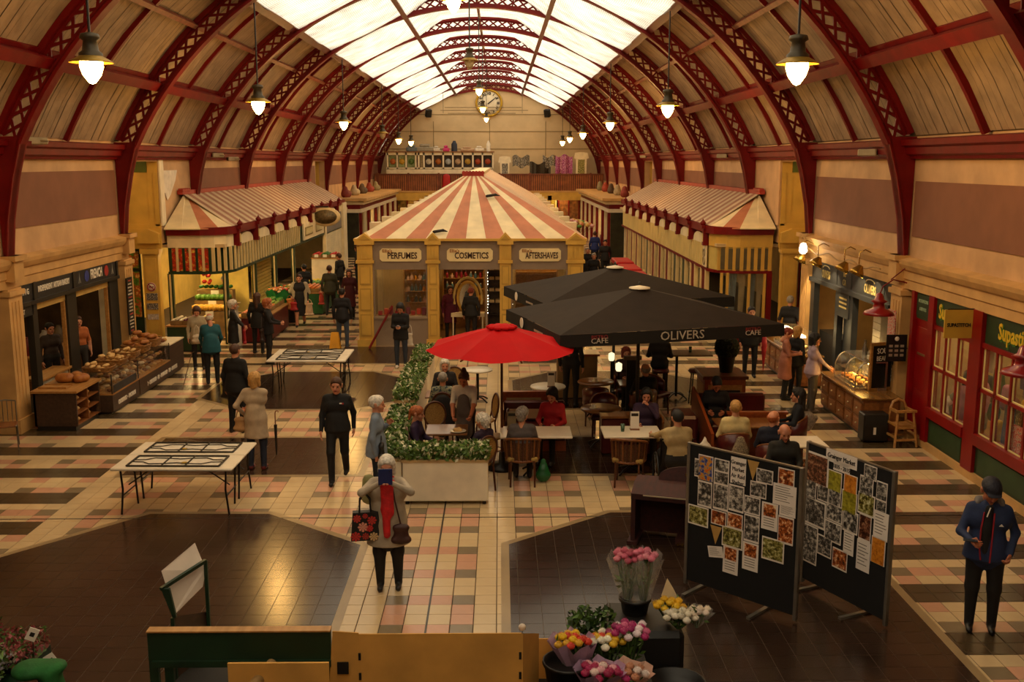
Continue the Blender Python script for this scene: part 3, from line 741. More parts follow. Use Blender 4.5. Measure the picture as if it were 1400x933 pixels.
# red pole leaning at kiosk front is added with its owner
# ---------------- long shops on both sides (striped awnings)
def side_block(s):
    side = 'left' if s < 0 else 'right'
    X = lambda u: XC + s * u
    uw, uf, yf, ye = 8.76, 7.02, 29.5, 51.8
    lab = 'long greengrocer shop with pink striped awning along the left aisle' if s < 0 else 'long café shop with striped awning and cream fascia along right aisle'
    B = thing('awning_shop', lab, 'shop', (0, 0, 0))
    # awning strips
    er, rr = 3.42, 4.35; ry = 31.2
    eave = [(8.72, yf - .2), (8.2, yf - .22), (7.7, yf - .15), (7.25, yf + .12), (6.98, yf + .7)]
    def stp(mb, a, b, c, d): mb.add([a, b, c, d] + [(x, y, z - .03) for x, y, z in (a, b, c, d)], [(0, 1, 2, 3), (7, 6, 5, 4), (0, 4, 5, 1), (3, 2, 6, 7)])
    for i in range(len(eave) - 1):
        (ua, ya), (ub, yb) = eave[i], eave[i + 1]; mb = MB(); q0 = i / 4; q1 = (i + 1) / 4
        stp(mb, (X(ua), ya, er), (X(ub), yb, er), (X(uw - .1), ry + .35 * q1, rr), (X(uw - .1), ry + .35 * q0, rr)); mb.build('awning_strip', [PINK, CREAMR][i % 2] if i else CREAMR, B)
    n = 58; ys0, ys1 = yf + .7, ye
    for i in range(n):
        a, b = ys0 + (ys1 - ys0) * i / n, ys0 + (ys1 - ys0) * (i + 1) / n; sk = .85 * (1 - i / n)
        mb = MB(); stp(mb, (X(6.98), a, er), (X(6.98), b, er), (X(uw - .1), b + sk, rr), (X(uw - .1), a + sk, rr)); mb.build('awning_strip', pm('a06e54', .7, .14, 2) if i % 2 else pm('cdb694', .7, .12, 2), B)
    rb = MB(); rb.box(*sorted((X(uw - .16), X(uw))), ry - .35, ye + .3, rr - .02, rr + .1)
    for q in range(6): rb.cyl((X(uw - .17), ry - .3 + .13 * q, rr + .1), (X(uw - .03), ry - .3 + .13 * q, rr + .1), .06, n=8)
    rb.build('awning_ridge', pm('a03224', .6, .12, 3), B)
    # plan line of the shopfront
    plan = [(8.7, yf), (7.75, yf), (7.4, yf + .1), (7.13, yf + .35), (7.02, yf + .75), (7.02, ye)]
    def band(name, mat, z0, z1, off=0.0, th=.12, pts=plan):
        mb = MB(); k = len(pts); nor = []
        for i in range(k):
            a = np.array(pts[max(0, i - 1)]); b = np.array(pts[min(k - 1, i + 1)]); d = (b - a) / np.linalg.norm(b - a); nor.append(np.array([-abs(d[1]), -abs(d[0])]))
        O = [np.array(p) + o_ * off for p, o_ in zip(pts, nor)]; I = [p - o_ * th for p, o_ in zip(O, nor)]
        for i in range(k - 1):
            A = [(X(O[i][0]), O[i][1]), (X(O[i + 1][0]), O[i + 1][1]), (X(I[i + 1][0]), I[i + 1][1]), (X(I[i][0]), I[i][1])]
            mb.add([(x, y, z0) for x, y in A] + [(x, y, z1) for x, y in A], [(0, 3, 2, 1), (4, 5, 6, 7), (0, 1, 5, 4), (2, 3, 7, 6), (1, 2, 6, 5), (3, 0, 4, 7)])
        return mb.build(name, mat, B)
    band('red_valance', RED, 3.22, 3.44, .1)
    band('red_backboard', RED, 2.84, 3.22, -.08)
    band('curved_cove', CREAMR if s < 0 else YELLOW, 2.86, 3.24, .02, .1, plan[:5])
    band('string_course', GREEN if s < 0 else RED, 2.10, 2.18, .06)
    # arched cream panels and brackets along the side
    ny = 9; L = (ye - yf - 1.0) / ny
    for i in range(ny):
        y0 = yf + 1.0 + i * L
        c = MB(); c.box(*sorted((X(7.08), X(6.86))), y0 - .1, y0 + .1, 2.84, 3.4); c.box(*sorted((X(7.08), X(6.8))), y0 - .14, y0 + .14, 3.34, 3.44); c.lathe([(.06, 0), (.1, .06), (.03, .14), (.0001, .2)], (X(6.86), y0, 3.44), 8); c.box(*sorted((X(6.87), X(6.85))), y0 - .06, y0 + .06, 2.95, 3.2, 1); c.build('bracket', [RED, GOLDL], B)
        yc = y0 + L / 2; w = L / 2 - .3
        P = [(X(6.98), yc - w, 2.86), (X(6.98), yc + w, 2.86)] + [(X(6.98), yc + w * math.cos(a), 2.92 + .26 * math.sin(a)) for a in np.linspace(0, PI, 11)]
        MB().prism(P, (-s * -.0 + s * .08, 0, 0)).build('arch_panel', CREAMR, B)
    # ceiling, back wall, ends, floor kerb
    MB().box(*sorted((X(7.1), X(13.5))), yf + .1, ye + 2, 2.86, 2.95).build('shop_ceiling', INSIDE, B)
    MB().box(*sorted((X(11.4), X(11.5))), yf + .1, ye + 2, 0, 2.86).build('back_wall', pm('d8bc6a', .7, .1, 2) if s < 0 else INSIDE, B)
    MB().box(*sorted((X(7.1), X(11.5))), ye - .1, ye, 0, 3.3).build('end_wall', CREAMR, B)
    return B, X, plan, band, (uw, uf, yf, ye)
BL, XL_, planL, bandL, dim = side_block(-1)
uw, uf, yf, ye = dim
# left: painted slats with picture panels on the front, striped slats on the side
SLC = pm('dcc48a', .6, .08, 3)
bandL('fascia_back', GREEN, 2.16, 2.86, -.02, .06)
for i, x in enumerate(np.linspace(8.62, 7.5, 7)):
    MB().box(XL_(x) - .035, XL_(x) + .035, yf - .05, yf - .01, 2.18, 2.86).build('fascia_slat', SLC if i % 2 else GREEN, BL)
for i in range(6):
    x = 8.53 - i * .187; MB().box(XL_(x) - .06, XL_(x) + .06, yf - .03, yf - .005, 2.2, 2.84).build('fruit_picture', photo_mat(i + 2, 'fruit', 7), BL)
for u_, y_ in ((7.42, yf + .05), (7.28, yf + .14), (7.14, yf + .28), (7.04, yf + .52)): MB().box(XL_(u_) - .04, XL_(u_) + .04, y_ - .05, y_ + .04, 2.18, 2.86).build('fascia_slat', SLC, BL)
for i in range(28):
    y = yf + .8 + i * .36
    if y > 40.6: break
    MB().box(*sorted((XL_(7.02), XL_(6.97))), y, y + .1, 2.18, 2.86).build('fascia_slat', SLC, BL)
MB().box(*sorted((XL_(7.02), XL_(6.96))), 40.9, 45.6, 2.2, 2.88).build('sign_board', CREAMR, BL)
for y, w in ((42.0, .8), (44.3, .75)):
    sg = MB().box(*sorted((XL_(6.96), XL_(6.94))), y - w, y + w, 2.36, 2.7).build('shop_sign', pm('8a7a4a', .5, .1, 3), BL); MB().box(*sorted((XL_(6.945), XL_(6.93))), y - w + .08, y + w - .08, 2.41, 2.65).build('sign_face', pm('d8c890', .5, .2, 9), sg)
MB().box(*sorted((XL_(7.02), XL_(6.95))), 45.7, 50.6, 2.15, 2.9).build('blank_fascia', pm('7c746a', .6, .08, 2), BL)
sg = MB(); sg.lathe([(.0001, -.04), (.62, -.04), (.66, 0), (.62, .04), (.0001, .04)], n=20, sy=.62); 
o = sg.build('oval_sign', pm('cdb98a', .5, .1, 3), BL); o.rotation_euler = (PI / 2, 0, 0); o.location = (XL_(6.55), 43.6, 3.0)
sg = MB(); sg.lathe([(.0001, .035), (.5, .045), (.0001, .05)], n=20, sy=.6); q = sg.build('oval_emblem', pm('6a5a3a', .5, .3, 14), o)
MB().box(XL_(7.0) - .02, XL_(6.4), 43.55, 43.62, 3.4, 3.45).build('sign_arm', DARKFR, BL)
# posts and corner
for (u, y) in ((8.66, yf), (7.18, yf + .35), (7.02, yf + 3.2), (7.02, yf + 6.2), (7.02, yf + 9.4)):
    MB().box(XL_(u) - .07, XL_(u) + .07, y - .07, y + .07, 0, 2.12).build('post', GREEN, BL); MB().box(XL_(u) - .025, XL_(u) + .025, y - .09, y - .07, .05, 2.1).build('post_trim', SLC, BL)
# shutters at the far part and cream slat screens
for i, (y0, y1) in enumerate(((yf + 6.4, yf + 9.2), (45.8, 50.8))):
    sh = MB(); n = 16; z1 = 2.1
    for k in range(n): sh.box(*sorted((XL_(7.02), XL_(6.98))), y0, y1, .1 + (z1 - .1) * k / n, .1 + (z1 - .1) * (k + .85) / n)
    if i == 1:
        sh = None
        ro = MB().box(*sorted((XL_(7.06), XL_(7.02))), y0, y1, .1, z1 + .1).build('roller_shutter', CREAMR, BL)
        for k in range(n): MB().box(*sorted((XL_(7.02), XL_(6.98))), y0, y1, .9 + 1.25 * k / n, .9 + 1.25 * (k + .85) / n).build('shutter_slat', CREAMR, ro)
    else:
        ro = MB().box(*sorted((XL_(7.9), XL_(7.86))), y0, y1, .1, z1).build('slat_screen', pm('c8a840', .6, .1, 2), BL)
        for k in range(n): MB().box(*sorted((XL_(7.86), XL_(7.82))), y0, y1, .1 + (z1 - .1) * k / n, .1 + (z1 - .1) * (k + .8) / n).build('screen_slat', pm('d2b250', .6, .1, 2), ro)
MB().box(*sorted((XL_(7.05), XL_(6.9))), 45.7, 46.0, 0, 2.9).build('post', CREAMR, BL); MB().box(*sorted((XL_(7.1), XL_(6.85))), 50.7, 51.8, 0, 3.3).build('end_pier', CREAMR, BL)
for i in range(4): shop_lamp((XL_(8.4 + (i % 2) * .8), yf + 1.0 + 3.1 * i, 2.84), (.15, 1.4), ['strip light over the nearest vegetable counter', 'strip light second from the front in greengrocer', 'strip light third from the front in greengrocer', 'strip light deepest inside greengrocer'][i], 80)
# window of the passage corner with vegetable picture
for s, rt, k in ((-1, wl, 'veg'), (1, wr, 'dark')):
    X = lambda u: XC + s * u
    w = MB().box(*sorted((X(9.42), X(10.3))), 29.28, 29.32, 0.3, 2.86).build('shop_window', DGREEN if s < 0 else REDD, rt)
    MB().box(*sorted((X(9.47), X(10.25))), 29.25, 29.29, 2.3, 2.78).build('picture_panel', photo_mat(40, k, 5), w); MB().box(*sorted((X(9.47), X(10.25))), 29.25, 29.29, .9, 2.2).build('picture_panel', photo_mat(41, k, 4), w)
    MB().box(*sorted((X(10.3), X(14.2))), 29.3, 29.5, 0, 2.9).build('passage_wall', YELLOW, rt)
for s in (-1, 1): shop_lamp((XC + s * 10.6, 27.9, 5.7), (1.6, .2), 'strip light over the cross passage on the ' + ('left' if s < 0 else 'right'), 14)
# right block
BR, XR_, planR, bandR, dim = side_block(1)
bandR('fascia_back', pm('c8b060', .6, .1, 2), 2.16, 2.86, -.02, .06)
for i, x in enumerate(np.linspace(8.62, 7.2, 8)):
    yy = yf + (0 if x > 7.7 else (7.7 - x) * .45)
    MB().box(XR_(x) - .05, XR_(x) + .05, yy - .06, yy - .01, 2.18, 2.86).build('fascia_pilaster', YELLOW, BR)
    if i < 7: MB().box(XR_(x) - .17, XR_(x) - .05, yy - .03, yy - .005, 2.22, 2.82).build('fascia_panel', pm('5c5238', .5, .15, 4), BR)
for i in range(70):
    y = yf + 1.0 + i * .3
    if y > ye - .2: break
    MB().box(*sorted((XR_(7.02), XR_(6.985))), y, y + .25, 2.18, 2.86).build('fascia_board', pm('d8be74', .6, .08, 2), BR)
sg = MB().box(*sorted((XR_(6.98), XR_(6.95))), yf + .85, yf + 1.35, 2.2, 2.84).build('round_sign_board', CREAMR, BR); mb = MB()
for z in (2.38, 2.62): mb.tube([(XR_(6.94), yf + 1.1 + .11 * math.cos(a), z + .11 * math.sin(a)) for a in np.linspace(0, 2 * PI, 15)[:-1]], .025, 5, closed=True)
mb.build('ring_mark', pm('9a8a6a', .5), sg)
yy = yf + .9; k = 0
pal = [('red', RED), ('glass', None), ('red', RED), ('glass', None), ('green', GREEN), ('glass', None), ('green', GREEN), ('glass', None), ('red', RED), ('glass', None)]
while yy < ye - 1:
    kind, m = pal[k % 10]; w = .75 if m else .95
    MB().box(*sorted((XR_(7.08), XR_(6.96))), yy, yy + .12, 0, 2.12).build('facade_post', SLC, BR)
    if m: MB().box(*sorted((XR_(7.06), XR_(7.0))), yy + .12, yy + w, 0, 2.12).build('facade_panel', m, BR)
    else:
        MB().box(*sorted((XR_(7.06), XR_(7.0))), yy + .12, yy + w, 0, .7).build('facade_panel', SLC, BR); MB().box(*sorted((XR_(7.05), XR_(7.04))), yy + .12, yy + w, .7, 2.12).build('facade_pane', GLASS, BR)
    yy += w; k += 1
# right front window with curtains
MB().box(XR_(8.7) - .14, XR_(8.7), yf - .08, yf + .05, 0, 2.12).build('red_pier', RED, BR); MB().box(XR_(7.2), XR_(8.66), yf - .04, yf + .06, 0, .75).build('stall_riser', RED, BR)
for x in (7.25, 7.42, 8.05, 8.5): MB().box(XR_(x) - .035, XR_(x) + .035, yf - .05, yf + .03, .75, 2.12).build('mullion', YELLOW, BR)
MB().box(XR_(7.2), XR_(8.6), yf, yf + .01, .75, 2.12).build('window_pane', GLASS, BR)
for i, (xa, xb) in enumerate(((7.5, 7.75), (7.8, 8.0), (8.12, 8.3), (8.33, 8.5))):
    mb = MB(); n = 16
    for q in range(n): 
        u = q / n; u2 = (q + 1) / n; f = lambda t, z: (XR_(xa + (xb - xa) * t * (1 if z > 1.5 else .7)), yf + .2 + .03 * math.sin(t * 25), z)
        mb.quad(f(u, .8), f(u2, .8), f(u2, 2.1), f(u, 2.1))
    mb.build('curtain', pm('c8b890' if i % 2 else '9aa8a8', .8, .1, 5), BR)
for i in range(4): shop_lamp((XR_(8.4), yf + 1.2 + 5 * i, 2.84), (.15, 1.2), ['strip light behind the curtained window of right shop', 'strip light second along right shop', 'strip light third along right shop', 'strip light at far end of right shop'][i], 12)
# ---------------- the next row of shops and the far end
for s in (-1, 1):
    X = lambda u: XC + s * u
    R = thing('flat_roofed_shop', 'cream cornice shop row beyond the ' + ('greengrocer awning' if s < 0 else 'right striped awning'), 'shop')
    y0, y1 = 57.2, 77.0
    MB().box(*sorted((X(6.7), X(8.7))), y0, y1, 2.95, 3.15).build('flat_roof', CREAMR, R); MB().box(*sorted((X(6.5), X(8.75))), y0 - .2, y1, 3.15, 3.3).build('cornice', STONE, R)
    MB().box(*sorted((X(6.9), X(8.7))), y0 + .05, y1, 2.7, 2.95).build('fascia', RED, R); MB().box(*sorted((X(6.85), X(8.7))), y0, y1, 2.5, 2.7).build('lower_fascia', WHITEP, R)
    for k in range(12):
        y = y0 + .2 + k * 1.75; MB().box(*sorted((X(7.0), X(6.85))), y, y + .2, 0, 2.5).build('post', CREAMR if k % 2 else RED, R)
        MB().box(*sorted((X(7.0), X(6.95))), y + .2, y + 1.75, 0, .9).build('stall_riser', WOOD if s < 0 else RED, R)
    MB().box(*sorted((X(7.0), X(8.7))), y0 + .1, y0 + .15, 0, 2.5).build('end_window', pm('2a2a1c', .3, .4, 3), R); MB().box(*sorted((X(8.5), X(8.7))), y0, y1, 0, 2.5).build('back_wall', INSIDE, R)
    shop_lamp((X(7.9), 62, 2.45), (.3, 3), 'strip light in the far ' + ('left' if s < 0 else 'right') + ' shop row', 10)
    for k in range(5):
        y = 58.5 + k * 3.6; o = blob('roof_clutter', [((0, 0, .2), (0, 0, .5), .25, .15, 0), ((.1, .3, .15), (.1, .5, .2), .2, .2, 0)], pm(['7a3028', 'b0a080', '5a4a3a', '9a4030', '8a8060'][k], .8), None, h=.08, loc=(X(7.9), y, 3.3))
        tag(o, ['red', 'pale', 'brown', 'rust', 'khaki'][k] + ' bundle stored on top of the far ' + ('left' if s < 0 else 'right') + ' shop row', 'bundle')
# balcony across the far end
BA = thing('balcony', 'timber fronted gallery across the far end below the clock', 'balcony', (0, 0, 0))
yb = 78.5; xa, xb = WL + .1, WR - .1
MB().box(xa, xb, yb, YF - .02, 2.75, 2.95).build('floor_slab', YELLOW, BA); MB().box(xa, xb, yb - .1, yb + .1, 2.4, 3.05).build('beam', YELLOW, BA)
MB().box(xa, xb, yb - .14, yb + .14, 3.0, 3.12).build('beam_moulding', STONE, BA)
bal = MB()
for x in np.arange(xa + .1, xb, .16): bal.box(x, x + .07, yb, yb + .05, 3.12, 4.28)
bal.build('balusters', pm('a05c34', .6, .2, 3), BA); MB().box(xa, xb, yb + .06, yb + .1, 3.12, 4.3).build('balustrade_back', pm('6e4028', .7, .2, 3), BA)
MB().box(xa, xb, yb - .06, yb + .12, 4.28, 4.4).build('handrail', pm('6a3420', .6, .2, 3), BA)
for x in np.arange(xa + .3, xb, 2.3): MB().box(x - .07, x + .07, yb - .04, yb + .1, 3.1, 4.45).build('newel_post', pm('7a3a22', .6, .2, 3), BA)
for x in (-8.5, -5.5, 3.8, 6.8): MB().box(x - .15, x + .15, yb - .1, yb + .2, 0, 2.75).build('column', YELLOW, BA)
# display cabinet on the balcony
px = lambda x: (x - VX) * 79 / F
CB = thing('display_cabinet', 'long white glazed cabinet of framed pictures on the far gallery', 'cabinet', (0, 0, 0))
MB().box(px(530), px(674), 79.2, 79.7, 2.95, 4.75).build('body', WHITEP, CB); MB().box(px(528), px(676), 79.1, 79.75, 5.98, 6.06).build('top', WOOD, CB)
MB().box(px(530), px(674), 79.6, 79.7, 4.75, 5.98).build('back_panel', pm('6a4a2a', .7), CB)
edges = [532, 545, 557, 570, 574, 581, 593, 607, 620, 633, 647, 660, 674]
for i, x in enumerate(edges): MB().box(px(x) - .06, px(x) + .06, 79.2, 79.3, 4.75, 5.98).build('frame_bar', WHITEP, CB)
MB().box(px(530), px(674), 79.2, 79.3, 5.78, 5.98).build('frame_bar', WHITEP, CB); MB().box(px(530), px(674), 79.2, 79.3, 4.72, 4.86).build('frame_bar', WHITEP, CB)
for i in range(12):
    a, b = px(edges[i]) + .08, px(edges[i + 1]) - .08
    p_ = MB().box(a, b, 79.5, 79.55, 4.88, 5.75).build('picture', pm(['8a9a70', '9aa878', '86986c', '7a5a4a', '9a8a6a', '2a1a14', '3a2418', '241a14', '3a2a1e', '30221a', '3a2018', '2a1a14'][i], .6, .2, 8), CB)
    if i not in (3, 4): MB().lathe([(.0001, -.01), (.22, 0), (.22, .03), (.0001, .03)], n=12).build('picture_motif', pm(['c8703a', 'd8b040', '5a7a3a', '', '', 'd8d0c0', 'b86a2a', 'b8c0c8', 'c8a888', 'c8a040', 'b04a28', 'b04a28'][i], .5, .2, 9), p_, ((a + b) / 2, 79.5, 5.3)).rotation_euler = (PI / 2, 0, 0)
CLUT = [(565, .9, .5, '6a7884', 'grey blue crate lying on the gallery cabinet'), (583, 1.3, .55, '9a9484', 'grey sheet stack on top of the gallery cabinet'), (598, .5, .4, 'd8d0c0', 'white folded cloth on the gallery cabinet'), (611, .5, .45, 'c83a78', 'pink bag on top of the gallery cabinet'), (622, .45, .8, '2a3040', 'dark tin standing on the gallery cabinet'), (640, 1.1, .35, 'b89878', 'tan bundle on top of the gallery cabinet'), (656, .7, .4, 'e0d8c8', 'white papers heaped on the gallery cabinet'), (668, .3, .8, 'e8e0d0', 'white bottle at the right end of gallery cabinet')]
for x, w, h, c, lb in CLUT:
    if 'tin' in lb or 'bottle' in lb: mb = MB(); mb.lathe([(w / 2, 0), (w / 2, h * .7), (w * .35, h * .8), (w * .2, h)], n=10)
    else: mb = MB(); mb.bbox(-w / 2, w / 2, -.2, .2, 0, h * .6, .05); mb.bbox(-w / 3, w / 4, -.15, .15, h * .6, h, .05)
    o = mb.build('stored_item', pm(c, .7, .1, 4), None, (px(x), 79.4, 6.06)); tag(o, lb, 'bundle')
# T-shirts and goods hung at the right of the gallery
for x, w, z0, z1, k, lb in ((690, .9, 4.1, 5.7, 'bw', 'white T-shirt with big cat print hung on gallery rail'), (793, 1.05, 4.2, 6.0, 'green', 'white T-shirt with green print hung at right of gallery')):
    t = thing('printed_tshirt', lb, 't-shirt', (px(x), 78.9, 0)); mb = MB(); mb.prism([(-w * .38, 0, z0), (w * .38, 0, z0), (w * .38, 0, z1 - .5), (w * .55, 0, z1 - .45), (w * .45, 0, z1 - .05), (w * .15, 0, z1), (-w * .15, 0, z1), (-w * .45, 0, z1 - .05), (-w * .55, 0, z1 - .45), (-w * .38, 0, z1 - .5)], (0, .06, 0)); mb.build('shirt', WHITEP, t)
    MB().box(-w * .25, w * .25, -.015, 0, z0 + .15, z1 - .55).build('print', photo_mat(60 + x, k), t)
for i, (x, w, z0, z1, c, lb) in enumerate(((712, 1.3, 4.9, 5.7, 'bw', 'white draped cloths pinned beside the leopard shirt'), (738, 1.6, 4.1, 5.2, 'dark', 'dark market stall goods on the gallery'), (752, 1.2, 4.9, 5.7, 'bw', 'pale draped cloth in the middle of the gallery goods'), (770, 1.3, 4.2, 5.75, 'pinkpic', 'dark banner with pink picture on the gallery'))):
    mb = MB(); n = 10
    for q in range(n):
        f = lambda t, z: (-w / 2 + w * t, .08 * math.sin(t * 14 + i), z + .12 * math.sin(t * 9 + i))
        mb.add([f(q / n, z0), f((q + 1) / n, z0), f((q + 1) / n, z1), f(q / n, z1)] + [(a, b + .06, c_) for a, b, c_ in (f(q / n, z0), f((q + 1) / n, z0), f((q + 1) / n, z1), f(q / n, z1))], [(0, 1, 2, 3), (7, 6, 5, 4), (0, 4, 5, 1), (2, 6, 7, 3)])
    o = mb.build('hung_goods', photo_mat(80 + i, c), None, (px(x), 79.2, 0)); tag(o, lb, 'goods')
o = blob('red_cloth', [((0, 0, 3.0), (0, 0, 4.1), .35, .3, 0, (1, .35, 1))], pm('b01418', .6, .1, 3), None, h=.06, loc=(px(612), yb - .25, 0)); tag(o, 'bright red cloth hung over the gallery front', 'cloth')
# shops under the balcony
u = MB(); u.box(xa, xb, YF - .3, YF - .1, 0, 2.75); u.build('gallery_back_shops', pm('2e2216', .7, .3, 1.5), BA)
for i, x in enumerate((-7.6, -4.5, 3.2, 5.8)):
    t = thing('far_shopfront', ['arched window shopfront under the left end of the gallery', 'dim shopfront under the gallery behind the striped roof', 'florist front under the gallery right of striped roof', 'slatted shopfront under the right end of the gallery'][i], 'shopfront', (x, 80.6, 0))
    MB().box(-1.2, 1.2, 0, .1, 0, .8).build('stall_riser', [RED, DGREEN, WOOD, RED][i], t); MB().box(-1.2, 1.2, .05, .07, .8, 2.6).build('window_pane', pm(['9a7a3a', '4a3a22', 'a8963a', '8a5a30'][i], .4, .4, 4), t)
    for q in (-1.2, -.4, .4, 1.2): MB().box(q - .05, q + .05, -.02, .1, 0, 2.7).build('mullion', [RED, DGREEN, SLC, RED][i], t)
shop_lamp((4.2, 79.8, 2.7), (2.0, .2), 'yellow strip light under the gallery over the florist', 30); shop_lamp((-6.0, 79.8, 2.7), (2.0, .2), 'strip light under the left half of the gallery', 10)
# ---------------- clock and far wall fittings
cx, cz = -.82, atY(669, 141, YF - .2)[2]
CK = thing('wall_clock', 'large round gold rimmed clock on the far gable', 'clock', (cx, YF - .15, cz))
mb = MB(); mb.lathe([(.0001, -.03), (.95, -.03), (.95, 0), (.0001, 0)], n=32); d = mb.build('dial', WHITEP, CK); d.rotation_euler = (PI / 2, 0, 0)
mb = MB(); mb.tube([(.98 * math.cos(a), 0, .98 * math.sin(a)) for a in np.linspace(0, 2 * PI, 41)[:-1]], .09, 8, closed=True); mb.build('rim', pm('b8922a', .3, .1, 3, metal=.6), CK)
for k, nu in enumerate(('XII', 'I', 'II', 'III', 'IV', 'V', 'VI', 'VII', 'VIII', 'IX', 'X', 'XI')):
    a = PI / 2 - k * PI / 6; text(nu, .26, d, BLACK, facing_cam((0, 0, 0)) if False else Matrix.Translation((.72 * math.cos(a), .72 * math.sin(a), .01)) @ Matrix.Rotation(a - PI / 2, 4, 'Z'), name='numeral', bold=.012)
for a, l, w in ((PI / 2 - 2 * PI * (8.6 / 60), .72, .05), (PI / 2 - 2 * PI * (1.75 / 12), .5, .075)):
    MB().beam((-.12 * math.cos(a), -.04, -.12 * math.sin(a)), (l * math.cos(a), -.04, l * math.sin(a)), w, .02, up=(0, 1, 0)).build('hand', BLACK, CK)
for sx, lb in ((586, 'small black loudspeaker high on the left of the far gable'), (748, 'small black loudspeaker high on the right of the far gable')):
    p = atY(sx, 155, YF - .4); o = MB().bbox(-.22, .22, -.15, .2, -.3, .3, .03).build('loudspeaker', BLACKP, None, tuple(p), .5 if sx < 700 else -.5); o.rotation_euler = (.3, 0, o.rotation_euler[2]); tag(o, lb, 'speaker')
t = thing('suspended_rail', 'thin horizontal rails hung below the clock', 'rail', (0, 76, 0))
for (xa_, xb_, y_) in ((608, 713, 147), (602, 722, 151), (612, 705, 155)):
    a, b = atY(xa_, y_, 76), atY(xb_, y_, 76); MB().cyl((a[0], 0, a[2]), (b[0], 0, b[2]), .03, n=6).build('rail', pm('8a7a5a', .6), t)
for xx in (606, 714): a = atY(xx, 155, 76); MB().cyl((a[0], 0, a[2]), (a[0], 0, 10.6), .015, n=5).build('hanger', DARKFR, t)
# ================================================================ BAKERY BAY (left)
BREAD = pm('b87a34', .6, .3, 9, bump=.3, col2='8a4a18'); PALEB = pm('d8b070', .7, .2, 8, bump=.2); DARKB = pm('7a4218', .6, .3, 8, bump=.3)
SB = thing('bakery_shopfront', 'dark grey bakery shopfront with sign boards in the left bay', 'shopfront', (0, 0, 0))
X = WL
def lbox(name, y0, y1, z0, z1, m, d0=-.1, d1=.02, parent=SB): return MB().box(X + d0, X + d1, y0, y1, z0, z1).build(name, m, parent)
SIGNM = pm('1c1d1e', .5, .1, 4); WT = pm('e8e0d0', .5, 0); 
lbox('sign_board', 20.28, 25.66, 2.5, 2.87, SIGNM, -.1, .03); lbox('sign_ledge', 20.28, 25.66, 2.42, 2.5, DARKFR, -.1, .08)
for y in (21.0, 22.98, 25.6): lbox('sign_divider', y - .05, y + .05, 2.45, 2.87, DARKFR, 0, .06)
sg = lbox('shop_sign', 21.08, 22.9, 2.54, 2.84, SIGNM, .03, .035)
text('INDEPENDENT ARTISAN BAKERY', .17, sg, WT, facing_right((X + .04, 21.97, 2.69)), sx=.62, bold=.004)
sg = lbox('shop_sign', 23.06, 25.5, 2.54, 2.84, SIGNM, .03, .035)
text('FRENCH', .3, sg, WT, facing_right((X + .04, 24.3, 2.69)), sx=.62, bold=.008)
for y, c in ((23.72, '2a3a8a'), (24.92, 'a02020')): MB().lathe([(.0001, 0), (.13, 0), (.13, .004)], n=14).build('roundel', pm(c, .5), sg, (X + .04, y, 2.69)).rotation_euler = (0, PI / 2, 0)
for y in (23.3, 25.3):
    mb = MB(); mb.prism([(X + .04, y - .07, 2.57), (X + .04, y - .03, 2.57), (X + .04, y, 2.66), (X + .04, y + .03, 2.57), (X + .04, y + .07, 2.57), (X + .04, y + .012, 2.72), (X + .04, y, 2.83), (X + .04, y - .012, 2.72)], (.003, 0, 0)); mb.build('tower_emblem', pm('8a8a84', .5), sg)
sg = lbox('shop_sign', 20.3, 20.95, 2.54, 2.84, SIGNM, .03, .035); text('W I G', .16, sg, WT, facing_right((X + .04, 20.6, 2.7)), sx=.8, bold=.004)
sg = lbox('small_sign', 20.3, 20.95, 2.2, 2.42, SIGNM, -.02, .02); text('ST', .14, sg, WT, facing_right((X + .025, 20.5, 2.3)), sx=.8)
for y0, y1 in ((20.28, 20.36), (20.9, 21.12), (22.6, 23.1), (25.1, 25.66)): lbox('post', y0, y1, 0, 2.45, DARKFR, -.12, .02)
for y0, y1 in ((21.12, 22.6), (23.1, 25.1)):
    lbox('blind', y0, y1, 2.27, 2.42, pm('c8a458', .7, .1, 4), -.06, -.02); lbox('jamb', y1 - .08, y1 - .02, 0, 2.3, LWOOD, -.1, -.02)
lbox('stall_riser', 21.12, 22.6, 0, .75, pm('b8aa92', .6, .1, 3), -.1, -.04); lbox('hatch_shelf', 21.12, 22.6, .75, .8, LWOOD, -.4, .02)
# interior
IN = MB(); IN.box(X - 3.2, X - 3.1, 20, 26.2, 0, 2.9); IN.build('back_wall', pm('8a6a3a', .8, .2, 2), SB); MB().box(X - 3.2, X - .1, 20, 26.2, 2.87, 2.95).build('shop_ceiling', INSIDE, SB); MB().box(X - 3.2, X - .1, 19.9, 20.0, 0, 2.9).build('side_wall', INSIDE, SB)
MB().box(X - 3.1, X - .14, 26.08, 26.14, 0, 2.86).build('side_wall', pm('4a3620', .8, .3, 3), SB); MB().box(X - .62, X - .16, 26.02, 26.06, 0, 2.6).build('white_partition', WHITEP, SB); MB().box(X - .45, X - .3, 26.0, 26.015, 1.5, 1.75).build('notice', photo_mat(5, 'brown'), SB)
mb = MB(); mb.box(X - .46, X - .38, 25.99, 26.015, 1.22, 1.32); mb.box(X - .34, X - .26, 25.99, 26.015, 1.22, 1.32); mb.build('socket', BLACKP, SB)
shop_lamp((X - 1.6, 22.0, 2.85), (.2, 1.2), 'strip light inside the bakery by the hatch', 5); shop_lamp((X - 1.6, 24.4, 2.85), (.2, 1.2), 'strip light inside the bakery by the white partition', 6)
t = thing('back_counter', 'wooden back counter inside the bakery', 'counter', (X - 1.3, 24.2, 0)); MB().box(-.4, .4, -1.2, 1.6, 0, .85).build('body', WOOD, t); MB().box(-.45, .45, -1.25, 1.65, .85, .9).build('worktop', LWOOD, t)
